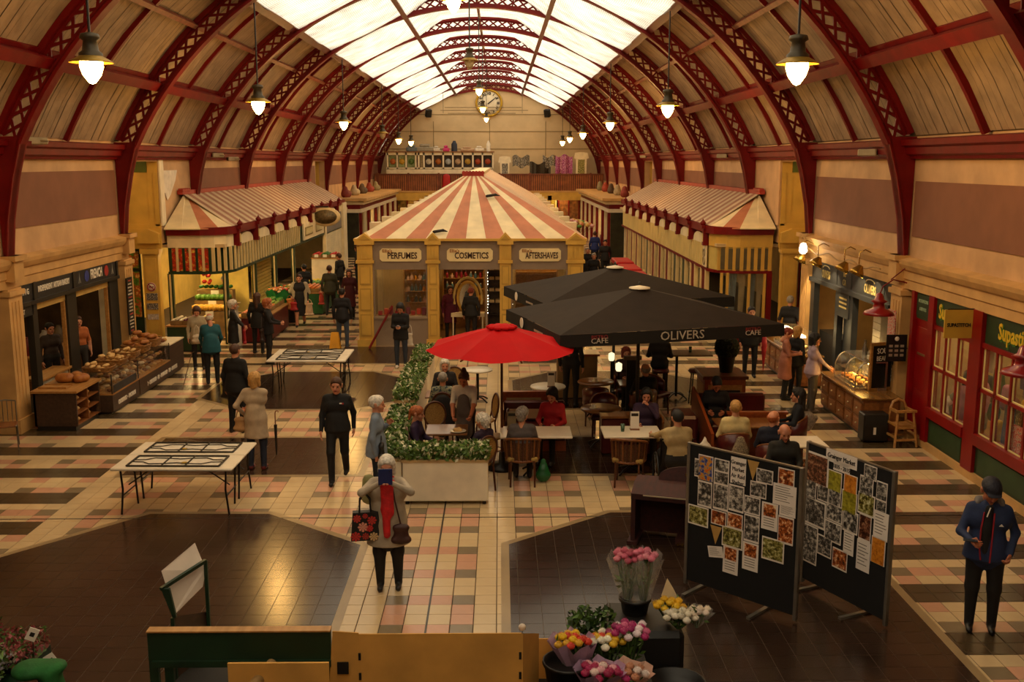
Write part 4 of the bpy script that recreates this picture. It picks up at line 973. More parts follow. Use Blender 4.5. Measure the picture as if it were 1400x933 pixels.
for i, (dy, c, lb) in enumerate(((-.9, '8a2a1a', 'red canister on bakery back counter'), (-.4, 'c8b090', 'pale mixer on bakery back counter'), (.1, 'b0a8a0', 'steel urn on bakery back counter'), (.9, '6a5a44', 'grey till on bakery back counter'))):
    o = MB().lathe([(.13, 0), (.15, .1), (.14, .3), (.06, .38), (.06, .42)], n=12).build('kitchen_item', pm(c, .4, .1, 4), None, (X - 1.3, 24.2 + dy, .9)); tag(o, lb, 'kitchenware')
# chalkboard price list by the pilaster
t = thing('chalkboard_menu', 'tall narrow chalkboard price list beside the bakery pilaster', 'chalkboard', (X + .16, 26.0, 0))
MB().box(0, .03, -.2, .2, .95, 2.4).build('board', BLACKP, t); ch = pm('b8b0a0', .8)
for i in range(16):
    z = 2.32 - i * .085; w = random.uniform(.09, .16); MB().box(.03, .033, -w, w, z - .018, z + .018).build('chalk_line', ch if i % 5 else pm('a04030', .8), t)
# end cabinet with cubby holes
EC = thing('bread_cabinet', 'dark wood cabinet with bread cubby holes at the end of bakery counter', 'cabinet', (-8.83, 20.5, 0))
w, d, h = .42, .6, .78
MB().box(-w, w, -d, -d + .04, .1, h).build('front_panel', DWOOD, EC); MB().box(-w, w, d - .04, d, .1, h).build('rear_panel', DWOOD, EC); MB().box(-w, -w + .04, -d, d, .1, h).build('side_panel', DWOOD, EC)
for z in (.1, .32, .54): MB().box(-w + .04, w - .01, -d + .04, d - .04, z, z + .025).build('shelf', WOOD, EC)
MB().box(-w + .04, w - .01, -.02, .02, .1, h).build('divider', WOOD, EC); MB().box(-w + .03, w - .05, -d + .03, d - .03, 0, .1).build('plinth', DARKFR, EC); MB().box(-w - .04, w + .04, -d - .04, d + .04, h, h + .04).build('top', LWOOD, EC)
def loaf(name, label, loc, L, r, m, rz=0, cat='bread', group=None, n=1):
    pr = [((-L / 2, 0, r * .8), (L / 2, 0, r * .8), r, r * .9, 0, (1, 1, .8))]
    o = blob(name, pr, m, None, h=r * .3, k=.02, loc=loc, rz=rz); return tag(o, label, cat, group)
_lm = {}
def loaf_i(name, label, loc, L, r, m, rz=0, group=None, cat='bread'):
    key = (round(L, 3), round(r, 3), m.name)
    if key not in _lm:
        kb = 5; mb = MB(); pts = np.linspace(-1, 1, 9)
        vs = []; n = 10
        for u in pts:
            rr = r * math.sqrt(max(.02, 1 - (u * .97) ** 4)) * (1 + .06 * math.sin(u * 14))
            for q in range(n): a = 2 * PI * q / n; vs.append((u * L / 2, rr * math.cos(a), r * .75 + rr * .75 * math.sin(a)))
        fs = [(i * n + q, i * n + (q + 1) % n, (i + 1) * n + (q + 1) % n, (i + 1) * n + q) for i in range(8) for q in range(n)] + [tuple(range(n))[::-1], tuple(range(8 * n, 9 * n))]
        mb.add(vs, fs, 0, True); _lm[key] = mb.mesh(name, m)
    o = link(name, _lm[key], None, loc, rz); return tag(o, label, cat, group)
for i, z in enumerate((.125, .345, .565)):
    for j, y in enumerate((20.25, 20.78)):
        for q in range(2): loaf_i('bread_roll', 'bread roll in the %s %s cubby hole of the bakery cabinet' % (['bottom', 'middle', 'top'][i], ['near', 'far'][j]), (-8.6 - .12 * q, y + .1 * q, z), .2, .06, PALEB, .4 * q + j, 'rolls in cabinet cubby holes')
for q, (x, y, s) in enumerate(((-8.95, 20.72, .22), (-8.62, 20.75, .2), (-8.8, 20.95, .2))): loaf_i('round_loaf', ['big round loaf at the left on the bread cabinet top', 'round loaf at the right on the bread cabinet top', 'round loaf at the back on the bread cabinet top'][q], (x, y, .82), s * 1.7, s * .6, BREAD, q)
t = thing('bread_board', 'pale wooden tray lying on the near edge of bread cabinet', 'tray', (-8.95, 20.25, .82)); MB().box(-.28, .28, -.16, .16, 0, .015).build('base', LWOOD, t)
for q in (-1, 1): MB().box(-.28, .28, q * .15 - .01, q * .15 + .01, .015, .04).build('rim', LWOOD, t)
# glazed counter
CT = thing('bakery_counter', 'long dark wood bakery counter with glass case and white lettering', 'counter', (0, 0, 0)); fx = -8.2; bx = -9.05
MB().box(bx, fx, 21.25, 22.85, 0.06, .42).build('front_panel', DWOOD, CT); MB().box(bx, fx, 22.9, 26.2, 0.06, .42).build('front_panel', DWOOD, CT); MB().box(bx + .05, fx - .06, 21.3, 26.1, 0, .06).build('plinth', DARKFR, CT)
MB().box(bx, fx + .01, 21.25, 25.1, .42, .45).build('ledge', LWOOD, CT); MB().box(bx, fx, 25.1, 26.2, .42, .8).build('end_box', DWOOD, CT); MB().box(bx - .02, fx + .02, 25.08, 26.22, .8, .83).build('white_top', WHITEP, CT)
MB().box(fx - .012, fx, 21.3, 25.05, .45, .86).build('glass_front', GLASS, CT); MB().box(bx, fx, 21.25, 21.26, .45, .86).build('glass_end', GLASS, CT); MB().box(bx, fx, 21.25, 25.1, .86, .875).build('glass_top', GLASS, CT); MB().box(bx + .1, fx - .1, 21.3, 25.05, .64, .65).build('glass_shelf', GLASS, CT)
MB().box(fx, fx + .006, 21.3, 22.7, .46, .62).build('dark_label_strip', pm('20262c', .4, .3, 12), CT)
for y in (21.26, 22.85, 25.08): MB().box(fx - .02, fx, y - .01, y + .01, .45, .87).build('glass_post', DARKFR, CT)
fp = CT
text('CROISSANTS  •  MACARON', .13, fp, WT, facing_right((fx + .004, 22.07, .2)), sx=.66, bold=.004); text('S  •  CREME BRULEES  •  PIES  •  ARTISAN CAKES  •  TEAS  •  SANDWICHES', .13, fp, WT, facing_right((fx + .004, 24.5, .2)), sx=.52, bold=.004)
PAST = [BREAD, PALEB, DARKB, pm('d8c8a8', .6, .1, 6), pm('6a2a24', .5, .2, 6), pm('c89850', .6, .2, 6)]
for lay, (z, nm) in enumerate(((.45, 'lower'), (.655, 'upper'))):
    for r_ in range(3):
        for i in range(16):
            y = 21.45 + i * .225; loaf_i('pastry', 'small pastry on the %s shelf of the bakery glass case' % nm, (fx - .15 - r_ * .22, y + random.uniform(-.03, .03), z), .14, .045, random.choice(PAST), random.uniform(0, 3), 'pastries on %s shelf of glass case' % nm, 'pastry')
BASK = pm('9a6a30', .7, .3, 20, bump=.5)
def basket(loc, w, d, h, label, rz=0):
    t = thing('bread_basket', label, 'basket', loc, rz); mb = MB(); n = 14
    for k in range(5):
        z = .01 + (h - .02) * k / 4; s = .85 + .15 * k / 4
        mb.tube([(w / 2 * s * math.copysign(abs(math.cos(a)) ** .5, math.cos(a)), d / 2 * s * math.copysign(abs(math.sin(a)) ** .5, math.sin(a)), z) for a in np.linspace(0, 2 * PI, 17)[:-1]], h / 9, 5, closed=True)
    mb.build('wicker_side', BASK, t); MB().box(-w / 2 * .85, w / 2 * .85, -d / 2 * .85, d / 2 * .85, 0, .015).build('base', BASK, t); return t
specs = [(21.7, .32, 'flat box of croissants at the near end of glass case', PALEB, .22, .045, 10), (22.45, .36, 'basket of small rolls second along glass case', PALEB, .16, .05, 12), (23.25, .34, 'basket of baguette slices third along glass case', PALEB, .3, .045, 9), (24.0, .4, 'basket heaped with brown loaves on glass case', BREAD, .26, .07, 9), (24.75, .42, 'basket of crusty loaves at the far end of glass case', BREAD, .24, .075, 9)]
for bi, (y, w, lb, m, L, r, n) in enumerate(specs):
    basket((-8.62, y, .876), .62, .55, .1 + .02 * bi, lb)
    for q in range(n):
        loaf_i('loaf', 'loaf piled in the ' + ['box at near end of glass case', 'second basket on glass case', 'third basket on glass case', 'basket of brown loaves', 'basket of crusty loaves'][bi], (-8.62 + random.uniform(-.2, .2), y + random.uniform(-.18, .18), .89 + (q // 4) * r * 1.2 + .02 * bi), L, r, m, (random.uniform(-.3, .3) + PI / 2) if bi in (0, 2) else random.uniform(0, 3), 'loaves in basket %s' % ['one', 'two', 'three', 'four', 'five'][bi])
for q in range(6): loaf_i('wrapped_cake', 'cellophane wrapped cake on white end of bakery counter', (-8.7 + .12 * (q % 3), 25.4 + .14 * (q // 3), .83), .14, .06, PAST[q], q, 'wrapped cakes on counter end', 'cake')
t = thing('bistro_chair', 'metal frame bistro chair at the left edge by the pillar', 'chair', (-9.25, 18.7, 0), .4)
for x, y in ((-.2, -.2), (.2, -.2), (-.2, .2), (.2, .2)): MB().tube([(x, y, 0), (x * .95, y * .95, .45), (x * .95, y * 1.05, .85 if y > 0 else .46)], .012, 6).build('leg', pm('8a8478', .3, .1, 4, metal=.8), t)
MB().tube([(-.19, .21, .85), (0, .26, .87), (.19, .21, .85)], .014, 6).build('back_rail', pm('8a8478', .3, .1, 4, metal=.8), t); MB().bbox(-.2, .2, -.2, .2, .43, .46, .01).build('seat', WOOD, t)
for k in range(4): MB().cyl((-.12 + .08 * k, .22, .46), (-.12 + .08 * k, .24, .86), .008, n=5).build('back_spindle', pm('8a8478', .3, .1, 4, metal=.8), t)
# ================================================================ OLIVERS BAY (right)
X = WR
OL = thing('cafe_shopfront', 'charcoal café shopfront with gold OLIVERS lettering in right bay', 'shopfront', (0, 0, 0)); CHAR = pm('25272a', .45, .12, 4)
def rbox(name, y0, y1, z0, z1, m, d0=-.02, d1=.1, parent=OL): return MB().box(X + d0, X + d1, y0, y1, z0, z1).build(name, m, parent)
rbox('sign_board', 20.5, 25.9, 2.42, 2.86, CHAR, -.02, .12); rbox('sign_ledge', 20.5, 25.9, 2.32, 2.42, CHAR, -.1, .12)
GOLD = pm('b8a468', .4, .05, 5)
for y, s_, sx in ((21.75, 'OLIVERS', .7), (24.75, 'OLIVERS', .62)):
    sg = rbox('shop_sign', y - .8, y + .8, 2.45, 2.83, CHAR, -.03, -.02); text(s_, .27, sg, GOLD, facing_left((X - .035, y, 2.58)), sx=sx, bold=.004)
    mb = MB(); mb.tube([(X - .035, y + .25 * math.cos(a), 2.74 + .06 * math.sin(a)) for a in np.linspace(0, PI, 9)], .012, 5); mb.build('crest_mark', GOLD, sg)
sg = rbox('shop_sign', 22.95, 23.75, 2.45, 2.83, CHAR, -.03, -.02); text('BIS', .17, sg, GOLD, facing_left((X - .035, 23.4, 2.73)), sx=.8); text('CA', .2, sg, GOLD, facing_left((X - .035, 23.4, 2.54)), sx=.8)
sg = rbox('hanging_board', 22.95, 23.7, 1.75, 2.3, CHAR, -.06, -.02)
for z in (2.18, 2.08, 1.98): MB().box(X - .064, X - .06, 23.1, 23.6, z - .02, z + .02).build('gold_line', GOLD, sg)
for y0, y1 in ((20.5, 20.62), (22.75, 22.95), (23.75, 23.95), (25.6, 25.9)): rbox('post', y0, y1, 0, 2.35, CHAR, -.04, .1)
rbox('door_leaf', 23.0, 23.7, 0, 1.75, CHAR, .1, .14); rbox('tiled_pier', 21.9, 22.35, 0, 2.3, pm('d8ccaa', .4, .1, 5), .3, .6)
for k in range(14): MB().box(X + .29, X + .3, 21.9, 22.35, .1 + k * .155, .115 + k * .155).build('tile_joint', pm('a89a78', .7), OL)
rbox('back_wall', 20, 26.3, 0, 2.9, pm('7a6a4a', .8, .2, 2), 3.1, 3.2); MB().box(X + .1, X + 3.2, 20, 26.3, 2.87, 2.95).build('shop_ceiling', INSIDE, OL); rbox('white_panel', 24.3, 24.9, .8, 2.2, WHITEP, .5, .55); rbox('red_strip', 24.05, 24.15, .6, 2.1, RED, .4, .45)
rbox('dark_unit', 24.0, 25.6, 0, 1.1, BLACKP, .15, .5)
shop_lamp((X + 1.5, 22.0, 2.85), (.2, 1.2), 'strip light inside the café behind the tiled pier', 5); shop_lamp((X + 1.5, 24.8, 2.85), (.2, 1.2), 'strip light inside the café by the white panel', 5)
# brass spotlights on swan necks
BRASS = pm('b08a3a', .25, .1, 4, metal=.85)
for i, (px_, py_) in enumerate(((1096, 352), (1118, 357), (1154, 364), (1174, 369))):
    p = atX(px_, py_, X - .45); L = thing('brass_spotlight', ['brass spotlight leftmost on the café entablature', 'brass spotlight second from left over OLIVERS sign', 'brass spotlight third from left over OLIVERS sign', 'brass spotlight rightmost over OLIVERS sign'][i], 'spotlight', (p[0], p[1], p[2]), 0, 'brass spotlights over the café')
    MB().tube([(.32, 0, .32), (.12, 0, .42), (0, 0, .36), (0, 0, .12)], .014, 6).build('swan_neck', BRASS, L)
    mb = MB(); mb.lathe([(.05, .1), (.07, .06), (.14, -.04), (.17, -.12), (.16, -.12), (.06, .04)], n=14); sh_ = mb.build('shade', BRASS, L); sh_.rotation_euler = (0, .5, 0)
    b = MB().ball((.03, 0, -.05), .07, 10, 6).build('bulb', pm('fff0d0', .4, 0, emit='ffe0a0', es=14 if i else 60), L)
    ld = bpy.data.lights.new('spot_glow', 'SPOT'); ld.energy = 120; ld.color = (1, .72, .36); ld.spot_size = 1.7; ld.shadow_soft_size = .06; lo = bpy.data.objects.new('spot_glow', ld); COL.objects.link(lo); lo.parent = L; lo.location = (.05, 0, -.14); lo.rotation_euler = (0, -.55, 0)
o = blob('bulkhead_lamp', [((0, 0, 0), (0, 0, .1), .1, .08, 0)], pm('fff4e0', .4, 0, emit='fff0d0', es=20), None, h=.03, loc=tuple(atX(1098, 342, X - .5))); tag(o, 'bright bare globe lamp beside the leftmost spotlight', 'light')
mb = MB(); mb.tube([(X - .27, y, 3.12 + .05 * math.sin(y * 4)) for y in np.linspace(20.6, 26.2, 30)], .018, 5); o = mb.build('cable_run', pm('a8824a', .6), None); tag(o, 'looping cable clipped along the café entablature', 'cable')
# red pendant shades on wall brackets
def red_lamp(loc, lb):
    L = thing('red_bracket_lamp', lb, 'lamp', loc)
    mb = MB(); mb.lathe([(.03, .42), (.06, .4), (.09, .3), (.16, .26), (.1, .22), (.12, .12), (.26, .06), (.3, .0), (.28, -.01), (.1, .06)], n=18); mb.build('shade', pm('8a1014', .3, .1, 4, coat=.3), L)
    MB().ball((0, 0, 0), .05, 8, 5).build('bulb', pm('2a1a10', .3), L); MB().tube([(0, 0, .4), (.06, 0, .55), (.25, 0, .68), (.5, -.05, .62)], .014, 6).build('bracket_arm', RED, L); MB().tube([(.2, 0, .68), (.5, -.05, .95)], .012, 5).build('bracket_stay', RED, L)
red_lamp(tuple(atX(1201, 430, X - .6)), 'red enamel lamp shade on bracket in front of OLIVERS shop'); red_lamp(tuple(atX(1397, 512, X - .45)), 'red enamel lamp shade at the right edge before the sewing window')
# posters on the pillar
for y0, y1, z0, z1, k, lb in ((19.95, 20.35, 1.85, 2.38, 'poster', 'red poster on pillar beside OLIVERS shop'), (19.95, 20.35, 1.3, 1.8, 'dark', 'dark menu poster below the red poster on pillar'), (20.0, 20.3, .95, 1.4, 'bw', 'white notice sheet low on pillar beside OLIVERS shop')):
    o = MB().box(X - .145, X - .136, y0, y1, z0, z1).build('poster', photo_mat(90 + int(z0 * 10), k), None); tag(o, lb, 'poster')
t = thing('menu_board', 'small black menu board with white lines by the red shop door', 'menu board', (X - .25, 19.55, 0)); MB().box(-.2, .2, 0, .02, 1.45, 1.98).build('board', BLACKP, t); MB().ball((0, -.005, 1.9), .045, 10, 6, sy=.2).build('badge', WT, t)
for k in range(3):
    for q in (-1, 0, 1): MB().box(q * .11 - .035, q * .11 + .035, -.004, 0, 1.55 + k * .09, 1.6 + k * .09).build('text_block', pm('9a8a7a', .7), t)
MB().box(-.01, .22, .0, .02, 1.7, 1.72).build('bracket', DARKFR, t)
for (x, y0, y1, lb, rzv) in ((7.55, 19.35, 19.35, 'framed chalkboard with soup menu leaning at end of counter', 0),):
    t = thing('chalkboard', lb, 'chalkboard', (7.62, 19.95, .78), .35); MB().box(-.28, .28, 0, .02, .02, .95).build('slate', BLACKP, t)
    for a in ((-.3, -.25, 0, .98), (.25, .3, 0, .98)): MB().box(a[0], a[1], -.02, .03, a[2], a[3]).build('frame_bar', LWOOD, t)
    for a in ((0, .06), (.92, .98)): MB().box(-.3, .3, -.02, .03, a[0], a[1]).build('frame_bar', LWOOD, t)
    text('SOUP', .16, t, WT, facing_cam((.02, -.005, .8)), sx=.8); text('BEANS', .14, t, WT, facing_cam((.02, -.005, .65)), sx=.8)
# drawer counter
HN = pm('d8c8a0', .3, .05, 5, metal=.5)
def drawer_counter(name, label, x0, x1, y0, y1, h, ncab):
    t = thing(name, label, 'counter', ((x0 + x1) / 2, (y0 + y1) / 2, 0)); w = (x1 - x0) / 2; d = (y1 - y0) / 2
    MB().box(-w + .02, w, -d, d, .06, h).build('body', WOOD, t); MB().box(-w + .06, w, -d + .03, d - .03, 0, .06).build('plinth', DARKFR, t); MB().bbox(-w - .04, w + .03, -d - .04, d + .04, h, h + .05, .012).build('worktop', pm('8a6434', .25, .2, 2, kind='wood', col2='6e4a22'), t)
    n = ncab; L = 2 * d / n
    for i in range(n):
        for k in range(2):
            z0 = .1 + k * (h - .14) / 2; z1 = z0 + (h - .2) / 2; yy0 = -d + i * L + .03; yy1 = yy0 + L - .06
            dr = MB().box(-w, -w + .02, yy0, yy1, z0, z1).build('drawer', WOOD, t); MB().box(-w - .008, -w, yy0 + .04, yy1 - .04, z0 + .04, z1 - .04).build('raised_panel', pm('9a6230', .45, .2, 3, kind='wood', col2='7a4a20'), dr); MB().ball((-w - .02, (yy0 + yy1) / 2, (z0 + z1) / 2), .02, 8, 5).build('knob', HN, dr)
    for q in (-1, 1): MB().box(q * w * .5 - w * .38, q * w * .5 + w * .38, -d - .012, -d, .14, h - .06).build('end_panel', pm('9a6230', .45, .2, 3, kind='wood', col2='7a4a20'), t)
    return t
drawer_counter('drawer_counter', 'wooden drawer counter carrying the lit food case, beside high chair', 7.02, 7.76, 19.25, 21.8, .74, 5)
drawer_counter('drawer_counter', 'wooden drawer counter farther back in front of OLIVERS shop', 6.95, 7.6, 23.6, 26.4, .74, 5)
# lit food case
FC = thing('food_display_case', 'curved glass hot food case glowing on drawer counter', 'display case', (7.4, 20.55, .79)); STEEL = pm('b0aaa0', .25, .1, 5, metal=.9)
MB().box(-.32, .32, -.65, .65, 0, .05).build('base', STEEL, FC); MB().box(.28, .32, -.65, .65, .05, .55).build('back_panel', STEEL, FC); MB().box(-.1, .32, -.65, .65, .55, .58).build('hood', STEEL, FC)
mb = MB(); pr_ = [(-.31 + .0 * a, .05) for a in (0,)] + [(-.31 + .24 * (1 - math.cos(a)), .2 + .36 * math.sin(a)) for a in np.linspace(0, PI / 2, 7)]
for i in range(len(pr_) - 1): mb.quad((pr_[i][0], -.64, pr_[i][1]), (pr_[i][0], .64, pr_[i][1]), (pr_[i + 1][0], .64, pr_[i + 1][1]), (pr_[i + 1][0], -.64, pr_[i + 1][1]))
mb.build('curved_glass', GLASS, FC); MB().box(-.28, .28, -.6, .6, .3, .31).build('glass_shelf', GLASS, FC)
for y in (-.645, 0, .64): MB().tube([(a, y, b) for a, b in pr_], .012, 5).build('glass_rib', STEEL, FC)
MB().box(.0, .08, -.55, .55, .5, .54).build('heat_lamp', pm('ffe0a0', .5, 0, emit='ffc860', es=45), FC)
for i in range(5): o = MB().box(-.26, .24, -.58 + i * .235, -.37 + i * .235, .05, .09).build('food_tray', STEEL, FC)
for i in range(15):
    loaf_i('hot_pastry', 'golden pastry in tray of the hot food case', (7.4 - .16 + .14 * (i % 3), 20.55 - .48 + .235 * (i // 3), .88), .13, .04, PAST[i % 3], i, 'pastries in hot food case', 'pastry')
t = thing('crockery_stack', 'stack of white cups and saucers on top of hot food case', 'crockery', (7.45, 20.05, 1.375))
for k in range(3): MB().lathe([(.0001, 0), (.05, 0), (.1, .03), (.1, .035), (.05, .01)], n=14).build('saucer', WHITEP, t, (0, 0, .03 * k))
MB().lathe([(.04, 0), (.06, .06), (.065, .1), (.06, .1), (.04, .02)], n=12).build('cup', WHITEP, t, (0, 0, .1))
o = MB().lathe([(.05, 0), (.06, .1), (.03, .2), (.025, .3)], n=10).build('tap_pump', STEEL, None, (7.55, 20.75, 1.37)); tag(o, 'steel pump bottle on top of hot food case', 'bottle')
# second glass case at the back counter
FC2 = thing('food_display_case', 'lit glass case of sandwiches on the farther drawer counter', 'display case', (7.3, 24.8, .79)); MB().box(-.3, .3, -.9, .9, 0, .05).build('base', STEEL, FC2); MB().box(-.3, -.29, -.9, .9, .05, .4).build('glass_front', GLASS, FC2); MB().box(-.3, .3, -.9, .9, .4, .42).build('glass_top', GLASS, FC2); MB().box(-.1, .0, -.8, .8, .36, .39).build('case_lamp', pm('ffe8b0', .5, 0, emit='ffe0a0', es=18), FC2)
for i in range(8): loaf_i('sandwich', 'filled roll in the farther lit glass case', (7.25 + .15 * (i % 2), 24.1 + .2 * i, .84), .18, .05, PAST[i % 6], i, 'rolls in farther glass case')
# black box, high chair
t = thing('speaker_cabinet', 'black portable speaker box on floor against drawer counter', 'speaker', (7.17, 19.02, 0)); MB().bbox(-.24, .24, -.16, .16, .02, .56, .02).build('cabinet', BLACKP, t)
MB().box(-.05, .0, -.165, -.16, .16, .3).build('white_label', WT, t); MB().box(-.2, .2, -.164, -.16, .34, .52).build('grille', pm('1e1c1a', .8, .3, 40), t)
for x in (-.2, .2): MB().cyl((x, 0, 0), (x, 0, .03), .025, n=8).build('foot', BLACKP, t)
t = thing('high_chair', 'wooden child high chair standing by pillar', 'high chair', (7.6, 18.75, 0), 0.1)
for x in (-1, 1):
    for y in (-1, 1): MB().beam((x * .22, y * .22, 0), (x * .15, y * .14, .7), .04, .04).build('leg', LWOOD, t)
for z, w in ((.12, .2), (.35, .19)):
    for q in (-1, 1): MB().box(-w, w, q * w - .015, q * w + .015, z, z + .04).build('rail', LWOOD, t); MB().box(q * w - .015, q * w + .015, -w, w, z + .05, z + .09).build('rail', LWOOD, t)
MB().box(-.16, .16, -.15, .15, .38, .41).build('seat', LWOOD, t); MB().box(-.2, .2, -.19, -.12, .66, .7).build('front_bar', LWOOD, t)
MB().tube([(-.16, .14, .66), (-.1, .16, .8), (0, .17, .84), (.1, .16, .8), (.16, .14, .66)], .03, 6).build('curved_back', LWOOD, t)
for q in (-1, 1): MB().box(q * .16 - .015, q * .16 + .015, -.16, .16, .64, .7).build('arm', LWOOD, t)
# ================================================================ SEWING SHOP (right)
SU = thing('sewing_shopfront', 'red framed sewing shopfront with green fascia on the right', 'shopfront', (0, 0, 0))
def sbx(name, y0, y1, z0, z1, m, d0=-.02, d1=.1, parent=SU): return MB().box(X + d0, X + d1, y0, y1, z0, z1).build(name, m, parent)
REDS = pm('840408', .35, .12, 3, coat=.1); GRP = pm('24381f', .5, .15, 3)
sbx('plinth', 9, 19.4, 0, .14, STONE, -.06, .1); sbx('fascia', 9, 18.45, 2.36, 2.87, GRP, .0, .1); sbx('fascia', 18.6, 19.4, 2.36, 2.87, GRP, .0, .1)
YL = pm('d8b42a', .45, .1, 5)
for y in (17.7, 15.45, 12.6):
    sg = sbx('shop_sign', y - .7, y + .7, 2.4, 2.84, GRP, -.012, 0); text('Supastitch', .36, sg, pm('3a6a2a', .5), facing_left((X - .016, y - .02, 2.6)), sx=.78, bold=.022); text('Supastitch', .36, sg, YL, facing_left((X - .024, y, 2.62)), sx=.78, bold=.008)
sg = sbx('shop_sign', 18.75, 19.3, 2.42, 2.82, GRP, -.012, 0); text('ALTERATIONS', .09, sg, pm('9ab090', .6), facing_left((X - .016, 19.0, 2.7)), sx=.75); text('& REPAIRS', .09, sg, pm('9ab090', .6), facing_left((X - .016, 19.0, 2.55)), sx=.75)
for y0, y1 in ((19.3, 19.42), (18.4, 18.62), (16.5, 16.9), (14.3, 14.5), (12.2, 12.4)): sbx('red_post', y0, y1, .14, 2.87, REDS, -.07, .1)
dr = sbx('door', 18.62, 19.3, .14, 2.36, REDS, .02, .07); 
for z0, z1 in ((.3, 1.0), (1.1, 2.2)): MB().box(X + .0, X + .02, 18.72, 19.2, z0, z1).build('door_panel', REDS, dr)
MB().box(X - .01, X + .0, 18.8, 19.15, 1.68, 1.72).build('letter_plate', pm('a89060', .3, .1, 3, metal=.8), dr)
for (y0, y1) in ((16.9, 18.4), (14.5, 16.5), (12.4, 14.3)):
    sbx('green_panel', y0, y1, .14, .64, GRP, -.01, .1); p = sbx('panel_bead', y0 + .12, y1 - .12, .2, .58, pm('2c4426', .5, .15, 3), -.03, 0); sbx('sill', y0, y1, .64, .82, REDS, -.1, .1); sbx('head', y0, y1, 2.28, 2.36, REDS, -.04, .1)
    nC = 3 if y1 - y0 < 1.7 else 4; w = (y1 - y0) / nC
    wn = sbx('window_frame', y0, y1, 1.54, 1.6, REDS, -.03, .06)
    for k in range(nC + 1): MB().box(X - .03, X + .06, y0 + k * w - .025, y0 + k * w + .025, .82, 2.28).build('glazing_bar', REDS, wn)
    for k in range(nC):
        for z0, z1 in ((.82, 1.54), (1.6, 2.28)):
            MB().box(X + .02, X + .025, y0 + k * w + .025, y0 + (k + 1) * w - .025, z0, z1).build('window_pane', GLASS, wn)
            g = MB()
            g.box(X - .005, X + .015, y0 + k * w + .025, y0 + k * w + .045, z0, z1); g.box(X - .005, X + .015, y0 + (k + 1) * w - .045, y0 + (k + 1) * w - .025, z0, z1); g.box(X - .005, X + .015, y0 + k * w + .025, y0 + (k + 1) * w - .025, z0, z0 + .02)
            g.build('pane_bead', pm('d8cc8c', .5, .1, 3), wn)
sbx('back_wall', 9, 19.4, 0, 2.87, pm('75683a', .8, .3, 1.5), 2.0, 2.1); MB().box(X + .1, X + 2.1, 9, 19.4, 2.84, 2.9).build('shop_ceiling', INSIDE, SU); sbx('window_bed', 9, 18.6, .6, .72, LWOOD, .1, .9); sbx('side_wall', 18.62, 18.7, 0, 2.87, INSIDE, .1, 2.1)
shop_lamp((X + .9, 17.5, 2.8), (.2, 1.4), 'strip light inside the sewing shop behind first window', 13); shop_lamp((X + .9, 15.3, 2.8), (.2, 1.4), 'strip light inside the sewing shop behind second window', 13)
# goods in the windows
cols_ = ['5a6a3a', '2a2a3a', 'a8382a', 'd8d0b8', '3a5a7a', 'c8a030', '6a3a2a', '8a8a7a', '204a30', 'b87a8a']
for i in range(33):
    y = 14.65 + (i % 11) * .34 + random.uniform(-.05, .05); z = .72; h = random.uniform(.25, .75); c = cols_[i % 10]
    if 16.45 < y < 16.95: continue
    o = blob('fabric_bundle', [((0, 0, .1), (0, 0, h), .11, .08, 0), ((.05, .05, h * .6), (.02, 0, h * .9), .1, .07, 0)], pm(c, .8, .2, 6), None, h=.035, loc=(X + .28 + .22 * (i // 11), y, z + .18 * (i // 11))); tag(o, 'fabric bundle standing in the %s sewing shop window' % ('first' if y > 16.7 else 'second'), 'fabric', 'goods in sewing shop windows')
o = blob('toy_dog', [((0, 0, .1), (0, 0, .16), .12, .1, 0), ((0, -.03, .28), (0, -.08, .26), .09, .06, 0), ((-.08, 0, .3), (-.1, 0, .24), .03, .02, 1), ((.08, 0, .3), (.1, 0, .24), .03, .02, 1)], [WHITEP, GREEN], None, h=.02, loc=(X + .22, 18.15, .72)); tag(o, 'white and green soft toy low in the first sewing window', 'toy')
for i, (y, z, c) in enumerate(((17.9, 2.0, 'd8d0b8'), (17.6, 1.95, 'b02020'), (17.3, 2.0, 'c8b8a0'), (16.1, 1.95, '3a4a6a'), (15.6, 1.98, 'd8c8a8'), (15.1, 1.95, '8a8a4a'))):
    o = MB().prism([(X + .5, y - .12, z - .3), (X + .5, y + .12, z - .3), (X + .5, y + .15, z + .1), (X + .5, y - .15, z + .1)], (.03, 0, 0)).build('hung_garment', pm(c, .8, .1, 4), None); tag(o, ['white', 'red', 'cream', 'blue', 'beige', 'olive'][i] + ' garment hung high in the sewing shop window', 'garment')
t = thing('framed_picture', 'dark framed picture inside the second sewing window', 'picture', (X + .2, 15.6, 1.1))
MB().box(0, .02, -.12, .12, 0, .36).build('frame', BLACKP, t); MB().box(-.004, 0, -.09, .09, .03, .33).build('print', photo_mat(33, 'green'), t)
o = MB().box(X + .07, X + .08, 15.2, 15.5, .8, 1.25).build('red_poster', photo_mat(34, 'poster'), None); tag(o, 'red poster low in the second sewing window', 'poster')
t = thing('projecting_sign', 'yellow SUPASTITCH sign board projecting from the red shopfront', 'sign', (7.68, 16.85, 0)); MB().box(-.24, .24, -.015, .015, 2.38, 2.86).build('board', pm('c8a23a', .5, .08, 3), t); text('SUPASTITCH', .085, t, BLACK, facing_cam((0, -.018, 2.6)), sx=.82, bold=.003); MB().box(-.2, .3, -.01, .01, 2.86, 2.88).build('bracket', DARKFR, t)
